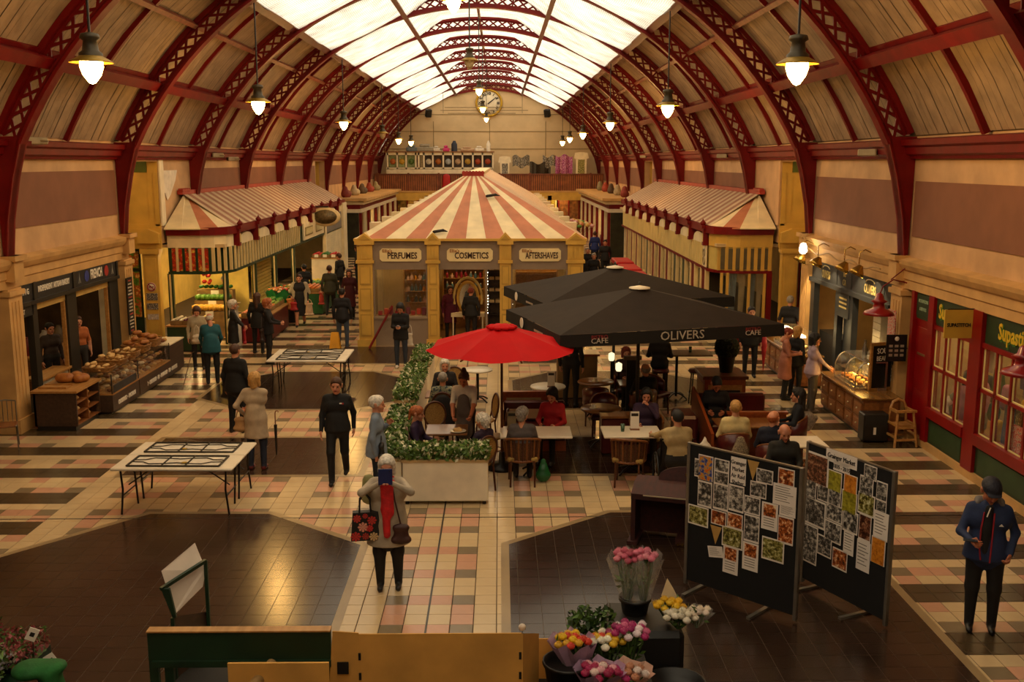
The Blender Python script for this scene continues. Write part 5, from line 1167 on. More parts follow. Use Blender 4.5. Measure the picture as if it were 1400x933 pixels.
# ---------------- cameras and cables on the cornice
for i, (px_, py_, s) in enumerate(((50, 192, -1), (297, 212, -1), (318, 217, -1), (1187, 208, 1), (988, 213, 1), (880, 214, 1))):
    p = atX(px_, py_, (WL + .35) if s < 0 else (WR - .35)); t = thing('security_camera', ['white security camera on cornice by the nearest left arch', 'white security camera on cornice by the third left arch', 'small security camera further along left cornice', 'white security camera on cornice beside the nearest right arch', 'white security camera on right cornice above striped awning', 'small security camera far along right cornice'][i], 'camera', tuple(p), s * .8, 'cornice cameras')
    MB().bbox(-.08, .08, -.2, .2, -.08, .06, .02).build('housing', pm('a89878', .5, .1, 4), t); MB().cyl((0, -.21, -.01), (0, -.2, -.01), .05, n=10).build('lens', BLACKP, t); MB().tube([(0, 0, .0), (-s * .0 + .2, .15, -.02)], .02, 5).build('mount', pm('a89878', .5, .1, 4), t)
# ---------------- hall pendants
def pendant(loc, ztop, lb, lit=True, s=1.0):
    L = thing('pendant_lamp', lb, 'pendant lamp', loc, 0, 'hall pendant lamps'); PAT = pm('4a4230', .45, .2, 5, metal=.4)
    MB().cyl((0, 0, .45 * s), (0, 0, ztop - loc[2]), .02, n=6).build('hanging_rod', DARKFR, L)
    MB().lathe([(.05, .46), (.13, .44), (.15, .38), (.1, .34), (.12, .2), (.17, .16), (.17, .1)], n=18).build('cap', PAT, L, (0, 0, 0)).scale = (s, s, s)
    MB().lathe([(.17, .12), (.31, .04), (.32, .02), (.31, .03), (.15, .09)], n=24).build('shade', pm('a08030', .4, .2, 5, metal=.5), L).scale = (s, s, s)
    MB().lathe([(.165, .06), (.17, -.04), (.13, -.16), (.05, -.27), (.0001, -.29)], n=18).build('glass_bulb', pm('fff0d0', .3, 0, emit='ffca6a', es=26 if lit else .0) if lit else pm('c8b48a', .15, .1, 4, trans=.3), L).scale = (s, s, s)
    if lit:
        ld = bpy.data.lights.new('lamp_glow', 'POINT'); ld.energy = LAMP_W; ld.color = LAMP_COL; ld.shadow_soft_size = .16 * s; lo = bpy.data.objects.new('lamp_glow', ld); COL.objects.link(lo); lo.parent = L; lo.location = (0, 0, -.42 * s)
ordn = ['nearest', 'second', 'third', 'fourth', 'fifth', 'farthest']
kz = ZC + 9.3 * math.cos(math.radians(35.2))
for i, (x, y) in enumerate(((125, 88), (353, 141), (470, 168), (523, 183), (545, 191), (562, 194))):
    Y = -6.1 * F / (x - VX); p = atX(x, y, -6.1); pendant(tuple(p), kz, ordn[i] + ' pendant lamp of the row under the left skylight edge' + (', unlit' if i == 3 else ''), i != 3)
for i, (x, y) in enumerate(((1090, 90), (913, 146), (834, 169), (797, 183), (779, 189), (769, 194))):
    p = atX(x, y, 4.5); pendant(tuple(p), kz, ordn[i] + ' pendant lamp of the row under the right skylight edge')
for i, (x, y) in enumerate(((620, 0), (642, 84), (655, 123), (660, 148), (665, 162))):
    p = atX(x, y, XC); pendant(tuple(p), 11.1, ['nearest', 'unlit second', 'third', 'fourth', 'farthest'][i] + ' pendant lamp hanging from the ridge', i != 1, .8)
# ================================================================ FURNITURE OF THE HALL
MTL = pm('2a2622', .35, .1, 5, metal=.6); CANE = pm('a07838', .6, .25, 60, bump=.4); CHW = pm('5a2c14', .4, .2, 4, kind='wood', col2='42200e'); MAR = pm('4a0f10', .35, .15, 5, bump=.1, coat=.15)
TABW = pm('e4d8c0', .3, .06, 4); PLAST = pm('ddd2bc', .45, .06, 4)
def arc(c, r, a0, a1, n, z=0): return [(c[0] + r * math.cos(a), c[1] + r * math.sin(a), z) for a in np.linspace(a0, a1, n)]
# ---- folding tables carrying ironwork panels
def folding_table(loc, rz, label, labp):
    t = thing('folding_table', label, 'table', loc, rz); L, Wd, h = .92, .76, .76
    for q in (-1, 1):
        MB().bbox(-L, L, q * Wd / 2 * 1.0 - .365, q * Wd / 2 + .365, h - .045, h, .015).build('table_top', PLAST, t)
    for sx in (-1, 1):
        for sy in (-1, 1):
            for k in (0, 1):
                y = sy * (.12 + .52 * k); MB().tube([(sx * .8, y, h - .05), (sx * .78, y, .4), (sx * (.82 if k else .76), y, 0.0)], .016, 6).build('leg', MTL, t)
            MB().cyl((sx * .79, sy * .12, .3), (sx * .79, sy * .64, .3), .012, n=6).build('stretcher', MTL, t); MB().tube([(sx * .78, sy * .4, .4), (sx * .35, sy * .4, h - .06)], .011, 5).build('brace', MTL, t)
    for k, q in enumerate((-1, 1)):
        p = thing('iron_panel', labp[k], 'panel', (loc[0], loc[1], loc[2] + h), rz); yc = q * .38; mb = MB(); IR = pm('2c2820', .5, .2, 6, metal=.3); b = .03
        for (x0, y0, x1, y1) in ((-.7, -.27, .7, -.27), (-.7, .27, .7, .27), (-.7, -.27, -.7, .27), (.7, -.27, .7, .27)): MB().beam((x0, yc + y0, .015), (x1, yc + y1, .015), .024, .02).build('frame_bar', IR, p)
        for x in (-.18, .18): MB().beam((x, yc - .27, .015), (x, yc + .27, .015), .016, .016).build('bar', IR, p)
        for s in (-1, 1):
            for s2 in (-1, 1): MB().tube([(s * .68, yc + s2 * .05, .015), (s * .52, yc + s2 * .06, .015), (s * .4, yc + s2 * .16, .015), (s * .18, yc + s2 * .14, .015), (0, yc + s2 * .1, .015)], .008, 5).build('scroll_bar', IR, p)
        MB().box(-.66, .66, yc - .24, yc + .24, .0, .005).build('backing_glass', pm('e2dccc', .3, .1, 5), p)
        MB().lathe([(.0001, .01), (.05, .012), (.0001, .02)], n=10).build('yellow_tag', pm('c8a020', .5), p, (q * -.12, yc - .1, .006))
folding_table((-4.93, 15.6, 0), -.02, 'white folding tables with iron panels at the left foreground', ['near iron lattice panel lying on foreground folding table', 'far iron lattice panel lying on foreground folding table'])
folding_table((-4.5, 24.05, 0), 0.0, 'white folding tables with iron panels in front of the kiosk', ['near iron lattice panel on folding table before the kiosk', 'far iron lattice panel on folding table before the kiosk'])
# wet floor sign, red leaning pole
t = thing('wet_floor_sign', 'yellow plastic wet floor sign standing behind folding table', 'sign', (-4.55, 27.9, 0)); YS = pm('d89a18', .5, .1, 4)
for q in (-1, 1):
    P = [(-.17, q * .16, 0), (.17, q * .16, 0), (.1, q * .03, .66), (-.1, q * .03, .66)]; MB().prism(P, (0, q * .02, 0)).build('panel', YS, t)
MB().box(-.08, .08, -.17, -.165, .2, .24).build('mark', BLACKP, t)
o = MB().cyl((-3.75, 28.95, 0.02), (-3.1, 29.3, 1.2), .035, n=8).build('red_pole', RED, None); tag(o, 'red pole leaning on kiosk window beside woman with phone', 'pole')
# ---- planters with foliage
LEAFA = pm('4a6a24', .6, .3, 9); LEAFB = pm('6f8a38', .6, .3, 9); FLW = pm('d8d4b0', .6, .1, 9)
def leaf_cloud(parent, boxd, n, size, mats, name='foliage', seed=1):
    r = np.random.default_rng(seed); mb = MB()
    for i in range(n):
        c = np.array([r.uniform(boxd[0], boxd[1]), r.uniform(boxd[2], boxd[3]), r.uniform(boxd[4], boxd[5])]); a = r.normal(size=3); a /= np.linalg.norm(a); b = np.cross(a, r.normal(size=3)); b /= np.linalg.norm(b); s = size * r.uniform(.6, 1.3)
        mb.add([c - a * s, c + b * s * .45, c + a * s, c - b * s * .45], [(0, 1, 2, 3)], int(r.integers(0, len(mats))))
    o = mb.build(name, mats, parent, fixn=False); o['kind'] = 'stuff'; return o
def planter(x0, x1, y0, y1, h, label, n, seed):
    t = thing('planter_box', label, 'planter', ((x0 + x1) / 2, (y0 + y1) / 2, 0)); w = (x1 - x0) / 2; d = (y1 - y0) / 2
    MB().bbox(-w, w, -d, d, .06, h, .01).build('box', WHITEP, t); MB().box(-w + .02, w - .02, -d + .02, d - .02, h, h + .01).build('soil', pm('2a1c10', .9), t)
    MB().box(-w - .012, w + .012, -d - .012, d + .012, h - .03, h + .012).build('rim', pm('b89a68', .6), t)
    for a in (-1, 1):
        for b in (-1, 1): MB().cyl((a * (w - .06), b * (d - .06), 0), (a * (w - .06), b * (d - .06), .06), .03, n=8).build('castor', BLACKP, t)
    leaf_cloud(t, (-w - .03, w + .03, -d - .03, d + .03, h, h + .22), n, .045, [LEAFA, LEAFA, LEAFB, LEAFA, FLW], seed=seed)
    return t
planter(-1.52, -.19, 15.36, 15.78, .72, 'white planter box with low hedge in front of café tables', 2600, 1)
planter(-1.95, -1.54, 15.42, 18.3, .72, 'long white planter box edging the café on the left', 4200, 2)
planter(-2.05, -1.62, 19.4, 22.2, .72, 'white planter box with hedge beside the red parasol', 4200, 3)
planter(-2.0, -1.6, 22.9, 24.6, .72, 'farthest white planter box near the kiosk pillar', 2400, 4)
# ---- parasols
def black_parasol(loc, rz, label, texts):
    t = thing('cafe_parasol', label, 'parasol', loc, rz); a, b, ze, za = 2.17, 1.62, 2.38, 2.92; FB = pm('281e15', .8, .12, 3, bump=.08, spec=.2); FE = pm('0f0d0c', .8, .1, 4)
    cor = [(-a, -b), (a, -b), (a, b), (-a, b)]
    for i in range(4):
        (x0, y0), (x1, y1) = cor[i], cor[(i + 1) % 4]; m = ((x0 + x1) / 2 * .985, (y0 + y1) / 2 * .985)
        mb = MB(); nn = 6
        for (p, q) in (((x0, y0), m), (m, (x1, y1))):
            V0 = (p[0], p[1], ze); V1 = (q[0], q[1], ze + .0); A = (0, 0, za)
            mb.add([V0, V1, (V1[0] * .08, V1[1] * .08, za - .02), (V0[0] * .08, V0[1] * .08, za - .02)], [(0, 1, 2, 3)], 0)
        mb.build('canopy_panel', FB, t, fixn=False)
        v = MB(); d = np.array([y1 - y0, -(x1 - x0)]); d = d / np.linalg.norm(d) * .025
        v.add([(x0, y0, ze), (x1, y1, ze), (x1 + d[0] * .3, y1 + d[1] * .3, ze - .22), (x0 + d[0] * .3, y0 + d[1] * .3, ze - .22)], [(0, 1, 2, 3)]); vo = v.build('valance', FE, t, fixn=False)
        if i == 0:
            for s_, x, sz, c in texts: text(s_, sz, vo, pm(c, .6), facing_cam((x, y0 - .02, ze - .11 + (.045 if c == '8a2020' else -.02 if s_ == 'CAFE' else 0))), sx=1.05)
        if i == 3:
            MB().lathe([(.0001, 0), (.1, 0), (.1, .01)], n=16).build('round_logo', WT, vo, (x0 - .02, -b + 1.9 if False else .5, ze - .1)).rotation_euler = (0, -PI / 2, 0); MB().box(-a - .022, -a - .018, -.75, -.25, ze - .14, ze - .1).build('small_print', pm('a89888', .6), vo)
    for (x, y) in cor + [(0, -b), (a, 0), (0, b), (-a, 0)]: MB().beam((0, 0, za - .12), (x * .98, y * .98, ze - .02), .03, .03).build('rib', MTL, t)
    MB().cyl((0, 0, .12), (0, 0, za), .035, n=10).build('pole', DARKFR, t); MB().lathe([(.0001, za + .06), (.05, za + .05), (.2, za + .02), (.2, za)], n=18).build('finial_disc', WHITEP, t); MB().bbox(-.4, .4, -.4, .4, 0.005, .12, .02).build('base', MTL, t); MB().ball((0, 0, za + .1), .03, 8, 5).build('finial', DARKFR, t)
    return t
black_parasol((2.66, 19.35, 0), .28, 'big black café parasol in front lettered OLIVERS', [('OLIVERS', .12, .22, 'b8b0a0'), ('CAFE', -1.45, .13, 'c8c0b0'), ('CAFE', 1.52, .13, 'c8c0b0'), ('BISTRO', -1.45, .09, '8a2020'), ('BISTRO', 1.52, .09, '8a2020')])
black_parasol((2.62, 23.2, 0), .27, 'big black café parasol behind the front one', [('CAFE', -1.4, .14, 'a8a090'), ('BISTRO', -1.4, .1, '8a2020')])
t = thing('red_parasol', 'bright red parasol shading the café beside planter', 'parasol', (.03, 17.3, 0)); RF = pm('b40006', .75, .06, 3, spec=.15); n = 8; R = 1.33
for i in range(n):
    a0, a1 = 2 * PI * i / n + .25, 2 * PI * (i + 1) / n + .25; mb = MB(); k = 6; vs = []
    for q in range(k + 1):
        u = q / k
        for w_q in range(5):
            v = w_q / 4; rr = R * (.06 + .94 * u); p = (rr * (math.cos(a0) * (1 - v) + math.cos(a1) * v), rr * (math.sin(a0) * (1 - v) + math.sin(a1) * v)); vs.append((p[0], p[1], 2.52 - .35 * u ** 1.15 - .06 * u * math.sin(PI * v)))
    mb.add(vs, [(q * 5 + w, q * 5 + w + 1, q * 5 + w + 6, q * 5 + w + 5) for q in range(k) for w in range(4)], 0, True); mb.build('canopy_panel', RF, t, fixn=False)
    MB().beam((0, 0, 2.42), (R * .98 * math.cos(a0), R * .98 * math.sin(a0), 2.13), .02, .02).build('rib', WOOD, t)
mb = MB()
for i in range(10): a = 2 * PI * i / 10; mb.ball((.2 * math.cos(a), .2 * math.sin(a), 2.51), .075, 8, 5, sz=.5)
mb.lathe([(.24, 2.49), (.12, 2.55), (.0001, 2.57)], n=14); mb.build('vent_frill', RF, t)
MB().cyl((0, 0, .1), (0, 0, 2.5), .024, n=10).build('pole', CHW, t); MB().lathe([(.28, 0.005), (.28, .06), (.06, .1), (.05, .3), (.03, .3)], n=18).build('base', MTL, t)
# ---- chairs
def cane_chair():
    t = thing('cane_chair', 'x', 'chair')
    for x, y in ((-.19, -.19), (.19, -.19)): MB().tube([(x * .9, y * .9, .44), (x, y - .02, 0)], .017, 6).build('leg', CHW, t)
    for x in (-.17, .17): MB().tube([(x * 1.1, .22, 0), (x, .18, .44), (x * 1.05, .24, .66)], .017, 6).build('leg', CHW, t)
    MB().lathe([(.0001, .44), (.21, .44), (.22, .46), (.2, .475), (.0001, .475)], n=18).build('seat', CANE, t)
    ring = [(.2 * math.cos(a), .24 + .03 * math.sin(a), .73 + .23 * math.sin(a)) for a in np.linspace(0, 2 * PI, 21)[:-1]]; MB().tube(ring, .02, 6, closed=True).build('back_frame', CHW, t)
    mb = MB(); mb.add([(.19 * math.cos(a), .24 + .03 * math.sin(a), .73 + .22 * math.sin(a)) for a in np.linspace(0, 2 * PI, 21)[:-1]], [tuple(range(20))]); mb.build('cane_back', CANE, t)
    MB().tube(arc((0, 0), .17, 0, 2 * PI, 13, .22)[:-1], .01, 5, closed=True).build('stretcher_ring', CHW, t); return t
def tub_chair():
    t = thing('tub_chair', 'x', 'chair')
    for x, y in ((-.2, -.2), (.2, -.2), (-.2, .2), (.2, .2)): MB().cyl((x, y, 0), (x * .95, y * .95, .4), .016, .022, n=7).build('leg', CHW, t)
    MB().bbox(-.24, .24, -.24, .22, .38, .48, .03).build('seat', MAR, t); mb = MB(); P = arc((0, 0), .27, -.15, PI + .15, 13); vs = []
    for i, p in enumerate(P): zt = .82 - .16 * abs(i / 6 - 1) ** 2; vs += [(p[0], p[1], .42), (p[0] * 1.04, p[1] * 1.04, zt), (p[0] * .86, p[1] * .86, zt), (p[0] * .86, p[1] * .86, .42)]
    fs = [(0, 1, 2, 3), (48, 51, 50, 49)] + [(4 * i + k, 4 * i + 4 + k, 4 * i + 4 + (k + 1) % 4, 4 * i + (k + 1) % 4) for i in range(12) for k in range(4)]; mb.add(vs, fs, 0, True); mb.build('curved_back', MAR, t)
    MB().tube([(p[0] * .95, p[1] * .95, .83 - .16 * abs(i / 6 - 1) ** 2) for i, p in enumerate(P)], .018, 6).build('top_rail', WOOD, t); return t
def wicker_chair(cush):
    t = thing('wicker_chair', 'x', 'chair')
    for x, y in ((-.22, -.22), (.22, -.22), (-.2, .22), (.2, .22)): MB().cyl((x, y, 0), (x * .95, y * .95, .45), .017, n=7).build('leg', CHW, t)
    MB().bbox(-.25, .25, -.25, .22, .42, .5, .02).build('seat_cushion', cush, t); P = arc((0, -.02), .27, -.1, PI + .1, 15)
    for i, p in enumerate(P): MB().tube([(p[0], p[1], .42), (p[0] * 1.1, p[1] * 1.12, .84 - .12 * abs(i / 7 - 1) ** 2)], .016, 5).build('back_cane', CHW if i % 2 else WOOD, t)
    MB().tube([(p[0] * 1.1, p[1] * 1.12, .84 - .12 * abs(i / 7 - 1) ** 2) for i, p in enumerate(P)], .024, 6).build('top_rail', WOOD, t); MB().tube([(p[0], p[1], .44) for p in P], .022, 6).build('lower_rail', WOOD, t)
    vs = []
    for p in P: vs += [(p[0] * 1.0, p[1], .46), (p[0] * 1.05, p[1] * 1.06, .76)]
    MB().add(vs, [(2 * i, 2 * i + 2, 2 * i + 3, 2 * i + 1) for i in range(14)], 0, True).build('wicker_panel', pm('5e3a1c', .7, .4, 50, bump=.5), t); return t
_ct = {}
def chair(kind, loc, face, label, group):
    """face: direction the sitter looks (x, y)"""
    rz = math.atan2(face[1], face[0]) + PI / 2
    if kind not in _ct:
        t = {'cane': cane_chair, 'tub': tub_chair, 'wick': lambda: wicker_chair(pm('b89a4a', .8, .5, 12, col2='5a3a20'))}[kind](); _ct[kind] = t; t.location = (*loc, 0); t.rotation_euler = (0, 0, rz); t['label'] = label; t['group'] = group; return t
    return dup(_ct[kind], (*loc, 0), rz, label, group)
CG = 'cane backed café chairs'
chair('cane', (-1.15, 18.05), (.2, -1), 'round cane back chair behind the brown table by planter', CG); chair('cane', (-.32, 18.9), (-1, -.3), 'upper of two cane back chairs beside parasol pole', CG); chair('cane', (-.13, 17.75), (-1, .1), 'lower of two cane back chairs beside parasol pole', CG)
chair('cane', (-1.0, 21.3), (-.1, -1), 'cane back chair behind the white haired woman', CG); chair('cane', (-1.28, 16.5), (1, .2), 'cane chair under woman in purple by planter corner', CG); chair('cane', (-.36, 16.12), (-.7, .9), 'cane chair under white haired woman in purple', CG)
chair('cane', (-1.12, 20.55), (0, -1), 'cane chair under the white haired woman in dark', CG); chair('cane', (-1.1, 19.35), (0, 1), 'cane chair with black jacket over its back', CG)
WG = 'wicker tub chairs'
chair('wick', (.37, 16.45), (0, 1), 'wicker tub chair of the woman in grey, seen from behind', WG); chair('wick', (2.13, 16.35), (.25, 1), 'wicker chair with striped cushion left of man in cream shirt', WG); chair('wick', (2.62, 17.75), (-.2, -1), 'wicker chair under the woman resting chin on hand', WG); chair('wick', (4.35, 15.1), (-.1, -1), 'wicker chair under bald man behind display board', WG); chair('wick', (4.95, 15.3), (-.3, 1), 'empty wicker chair right of bald man behind display board', WG)
TG = 'dark red tub chairs'
chair('tub', (2.02, 19.35), (-.2, -1), 'dark red tub chair behind the wooden round table', TG); chair('tub', (1.95, 20.35), (.1, 1), 'dark tub chair at round table under the parasol', TG); chair('tub', (2.75, 21.75), (0, -1), 'tub chair under person with red scarf', TG); chair('tub', (2.88, 20.1), (-.2, 1), 'tub chair under bald man in dark jacket', TG); chair('tub', (3.95, 16.75), (0, 1), 'tub chair under man in cream jacket', TG); chair('tub', (4.45, 16.1), (.1, 1), 'tub chair under man in navy jacket', TG); chair('tub', (3.3, 21.2), (.6, -.6), 'empty dark tub chair near tall table', TG)
# ---- tables
def cafe_table(loc, shape, w, d, h, mat, label, rz=0):
    t = thing('cafe_table', label, 'table', (*loc, 0), rz)
    if shape == 'r': MB().lathe([(.0001, h - .035), (w, h - .035), (w + .008, h - .018), (w, h), (.0001, h)], n=28).build('table_top', mat, t)
    else: MB().bbox(-w, w, -d, d, h - .035, h, .01).build('table_top', mat, t)
    MB().cyl((0, 0, .04), (0, 0, h - .035), .032, n=10).build('pedestal', MTL, t)
    for k in range(4): a = k * PI / 2 + PI / 4; MB().tube([(0, 0, .12), (.16 * math.cos(a), .16 * math.sin(a), .09), (.3 * math.cos(a), .3 * math.sin(a), .015)], .018, 6).build('foot', MTL, t)
    return t
BRN = pm('8a5a2c', .3, .2, 3, kind='wood', col2='6e421c', coat=.3)
cafe_table((-.92, 17.2), 's', .36, .33, .74, BRN, 'brown café table by planter where plate is served'); cafe_table((.61, 17.02), 's', .61, .36, .74, TABW, 'white rectangular table of the woman in red'); cafe_table((.99, 20.65), 'r', .36, 0, .74, TABW, 'white round café table with menu card behind red bench'); cafe_table((1.9, 18.72), 'r', .38, 0, .74, BRN, 'wooden round café table shining beside the dark tub chair')
cafe_table((2.02, 21.1), 'r', .38, 0, .74, BRN, 'wooden round café table under middle of the parasol'); cafe_table((2.25, 17.02), 's', .5, .36, .74, TABW, 'pale café table in front of woman resting chin'); cafe_table((4.32, 17.6), 's', .5, .33, .74, BRN, 'wooden booth table before the man in cream jacket'); cafe_table((4.95, 16.35), 's', .4, .33, .74, TABW, 'white café table right of man in navy jacket'); cafe_table((2.82, 20.95), 's', .35, .3, .74, BRN, 'wooden table between red scarf person and bald man')
cafe_table((-1.1, 19.95), 's', .38, .3, .74, BRN, 'brown table between the two women by the hedge'); cafe_table((-.5, 22.4), 'r', .33, 0, .74, TABW, 'white café table beyond the red parasol')
t = cafe_table((4.0, 22.7), 's', .75, .35, 1.05, pm('6a5234', .35, .2, 3, kind='wood', col2='4a3820'), 'tall bar table with glasses under the parasol')
for x, lb in ((3.55, 'left bar stool at the tall table'), (4.35, 'right bar stool at the tall table')):
    s_ = thing('bar_stool', lb, 'stool', (x, 22.1, 0))
    for a in range(4): q = a * PI / 2 + PI / 4; MB().cyl((.2 * math.cos(q), .2 * math.sin(q), 0), (.14 * math.cos(q), .14 * math.sin(q), .72), .016, n=6).build('leg', MTL, s_)
    MB().lathe([(.0001, .72), (.18, .72), (.19, .76), (.17, .79), (.0001, .79)], n=16).build('seat', MAR, s_); MB().tube(arc((0, 0), .185, 0, 2 * PI, 13, .25)[:-1], .01, 5, closed=True).build('foot_ring', MTL, s_)
for i, (x, y, z, k, lb) in enumerate(((3.75, 22.65, 1.05, 'b', 'clear water bottle on the tall bar table'), (3.6, 22.75, 1.05, 'g', 'glass left on the tall bar table'), (4.3, 22.7, 1.05, 'g', 'glass at the right of tall bar table'), (.5, 17.05, .74, 'c', 'white cup on table of woman in red'), (2.1, 17.0, .74, 'g', 'green tumbler on the pale café table'), (2.0, 21.05, .74, 'c', 'white cup on round table under the parasol'), (1.75, 18.7, .74, 'c', 'saucer cup on the shining round table'), (-1.05, 20.0, .74, 'c', 'cup on table between two women by hedge'))):
    prf = {'b': [(.035, 0), (.035, .2), (.014, .26), (.014, .3)], 'g': [(.03, 0), (.038, .13), (.034, .13), (.028, .01)], 'c': [(.07, 0), (.075, .012), (.035, .012), (.045, .07), (.04, .07), (.03, .02)]}[k]
    o = MB().lathe(prf, n=14).build({'b': 'water_bottle', 'g': 'drinking_glass', 'c': 'tea_cup'}[k], {'b': GLASS, 'g': pm('7aa080', .1, 0, trans=.7), 'c': WHITEP}[k], None, (x, y, z)); tag(o, lb, {'b': 'bottle', 'g': 'glass', 'c': 'cup'}[k])
for i, (x, y, lb) in enumerate(((1.05, 20.55, 'white menu card standing on the white round table'), (2.32, 17.12, 'white menu card standing on pale café table'), (2.85, 20.9, 'menu card standing on table by the bald man'), (.2, 17.15, 'dark menu card standing on table of woman in grey'))):
    t = thing('menu_card', lb, 'menu card', (x, y, .74)); MB().box(-.08, .08, -.05, .05, 0, .02).build('holder', WOOD, t); MB().box(-.075, .075, -.006, .006, .02, .32).build('card', WT if i != 3 else pm('8a7a5a', .6), t); MB().box(-.06, .06, -.0085, -.006, .24, .29).build('heading', DARKFR, t)
o = MB().lathe([(.0001, 0), (.07, 0), (.14, .02), (.14, .025), (.07, .008)], n=20).build('dinner_plate', WHITEP, None, (-.72, 17.0, .742)); tag(o, 'white plate of food in front of waitress', 'plate')
o = blob('sandwich', [((-.05, 0, .03), (.05, 0, .03), .035, .03, 0), ((0, .04, .03), (.02, .05, .05), .03, .02, 0)], PALEB, None, h=.012, loc=(-.72, 17.0, .75)); tag(o, 'pale sandwich on the plate before waitress', 'food')
# ---- benches, partitions, booths
ORW = pm('9a4a18', .35, .2, 3, kind='wood', col2='7a3410', coat=.2)
t = thing('bench_partition', 'wooden partition with frosted leaf panel behind the red bench', 'partition', (.5, 19.0, 0)); MB().box(-.45, .5, -.03, .03, 0, .95).build('panel', ORW, t); MB().box(-.38, .28, -.04, -.03, .55, .88).build('frosted_panel', pm('9a8a68', .5, .1, 4), t); lo_ = MB().box(-.44, -.1, -.055, -.04, .5, .68).build('logo_plate', BLACKP, t); text('oliver', .11, lo_, pm('a89868', .5), facing_cam((-.27, -.06, .59)), sx=1)
MB().prism([(-.02, -.05, .52), (.16, -.05, .55), (.06, -.05, .84), (-.04, -.05, .7)], (0, .008, 0)).build('leaf_motif', pm('7a7a28', .5, .2, 5), t); MB().box(-.48, .53, -.05, .05, .95, 1.0).build('top_rail', ORW, t)
t = thing('bench_seat', 'dark red upholstered bench behind the woman in red', 'bench', (.62, 18.62, 0)); MB().bbox(-.55, .6, -.3, .28, .2, .46, .03).build('seat', MAR, t); MB().bbox(-.55, .6, .18, .3, .46, .85, .03).build('back', MAR, t); MB().box(-.55, .6, -.26, .28, 0, .2).build('base', ORW, t); MB().box(-.6, -.55, -.3, .32, 0, .8).build('end_panel', LWOOD, t); MB().box(-.5, .55, .165, .18, .52, .7).build('pale_back_panel', pm('c8a880', .6, .1, 4), t)
t = thing('service_desk', 'tan front service desk beneath the front parasol', 'desk', (1.75, 22.9, 0)); MB().box(-.45, .45, -.25, .25, .02, .98).build('body', pm('8a6a40', .5, .2, 3), t); MB().box(-.5, .5, -.3, .3, .98, 1.03).build('top', ORW, t); MB().box(-.46, .46, -.24, .24, 0, .02).build('foot', DARKFR, t)
t = thing('plant_stand_cabinet', 'square wooden cabinet under the ball topiary', 'cabinet', (4.62, 20.9, 0)); MB().box(-.42, .42, -.42, .42, .02, .9).build('body', ORW, t); MB().box(-.35, .35, -.43, -.42, .2, .78).build('front_panel', LWOOD, t); MB().box(-.43, -.42, -.35, .35, .2, .78).build('side_panel', LWOOD, t); MB().bbox(-.47, .47, -.47, .47, .9, .97, .01).build('top', pm('6a3214', .4, .2, 3, kind='wood', col2='4a2410'), t); MB().box(-.4, .4, -.4, .4, 0, .02).build('foot', DARKFR, t)
t = thing('ball_topiary', 'clipped ball topiary in tapered black pot on cabinet', 'plant', (4.72, 20.9, .97)); MB().lathe([(.13, 0), (.18, .32), (.19, .34), (.17, .34), (.0001, .3)], n=16).build('pot', BLACKP, t)
r = np.random.default_rng(5); mb = MB()
for i in range(1500):
    v = r.normal(size=3); v /= np.linalg.norm(v); c = v * .25 * r.uniform(.9, 1.05) + np.array([0, 0, .52]); a = np.cross(v, r.normal(size=3)); a /= np.linalg.norm(a); b = np.cross(v, a) + v * .6; mb.add([c - a * .03, c + b * .014, c + a * .03, c - b * .014], [(0, 1, 2, 3)], i % 2)
mb.ball((0, 0, .52), .23, 14, 9, m=2); o = mb.build('foliage', [pm('1c2a12', .7, .3, 9), pm('28381a', .7, .3, 9), pm('10180a', .8)], t, fixn=False); o['kind'] = 'stuff'
t = thing('booth_sofa', 'dark red booth sofa with sloping orange wood side panel', 'sofa', (4.1, 18.75, 0)); MB().bbox(-.35, .95, -.3, .3, .18, .46, .03).build('seat', MAR, t); MB().bbox(-.35, .95, .2, .36, .46, .95, .04).build('back', MAR, t); MB().prism([(-.42, -1.5, 0), (-.42, .4, 0), (-.42, .4, 1.05), (-.42, -.1, .98), (-.42, -1.5, .62)], (.05, 0, 0)).build('side_panel', ORW, t); MB().box(-.35, .95, -.25, .3, 0, .18).build('base', ORW, t); MB().box(-.1, .5, .36, .375, .8, .98).build('logo_plate', BLACKP, t)
t = thing('sofa_end', 'dark red sofa end left of the orange booth panel', 'sofa', (3.42, 18.45, 0)); MB().bbox(-.2, .2, -.35, .35, .15, .72, .05).build('seat_block', MAR, t); MB().box(-.18, .18, -.33, .33, 0, .15).build('base', BLACKP, t)
t = thing('booth_screen', 'low wood booth screen behind table of cream jacket man', 'partition', (4.55, 17.95, 0)); MB().box(-.42, .62, -.03, .03, 0, .8).build('panel', ORW, t); MB().box(-.45, .65, -.05, .05, .8, .85).build('rail', ORW, t)
t = thing('low_booth', 'dark red low booth bench facing the shining round table', 'bench', (2.35, 18.25, 0)); MB().bbox(-.5, .5, -.18, .18, .02, .7, .03).build('back', MAR, t); MB().box(-.52, .52, -.2, .2, .7, .74).build('rail', BRN, t); MB().box(-.45, .45, -.15, .15, 0, .02).build('foot', BLACKP, t)
t = thing('tall_screen', 'narrow dark screen beside the parasol post', 'screen', (2.68, 20.3, 0)); MB().box(-.12, .12, -.03, .03, .0, 1.35).build('panel', BLACKP, t); MB().box(-.18, .18, -.05, .05, 1.35, 1.43).build('cap', pm('8a7a68', .6), t)
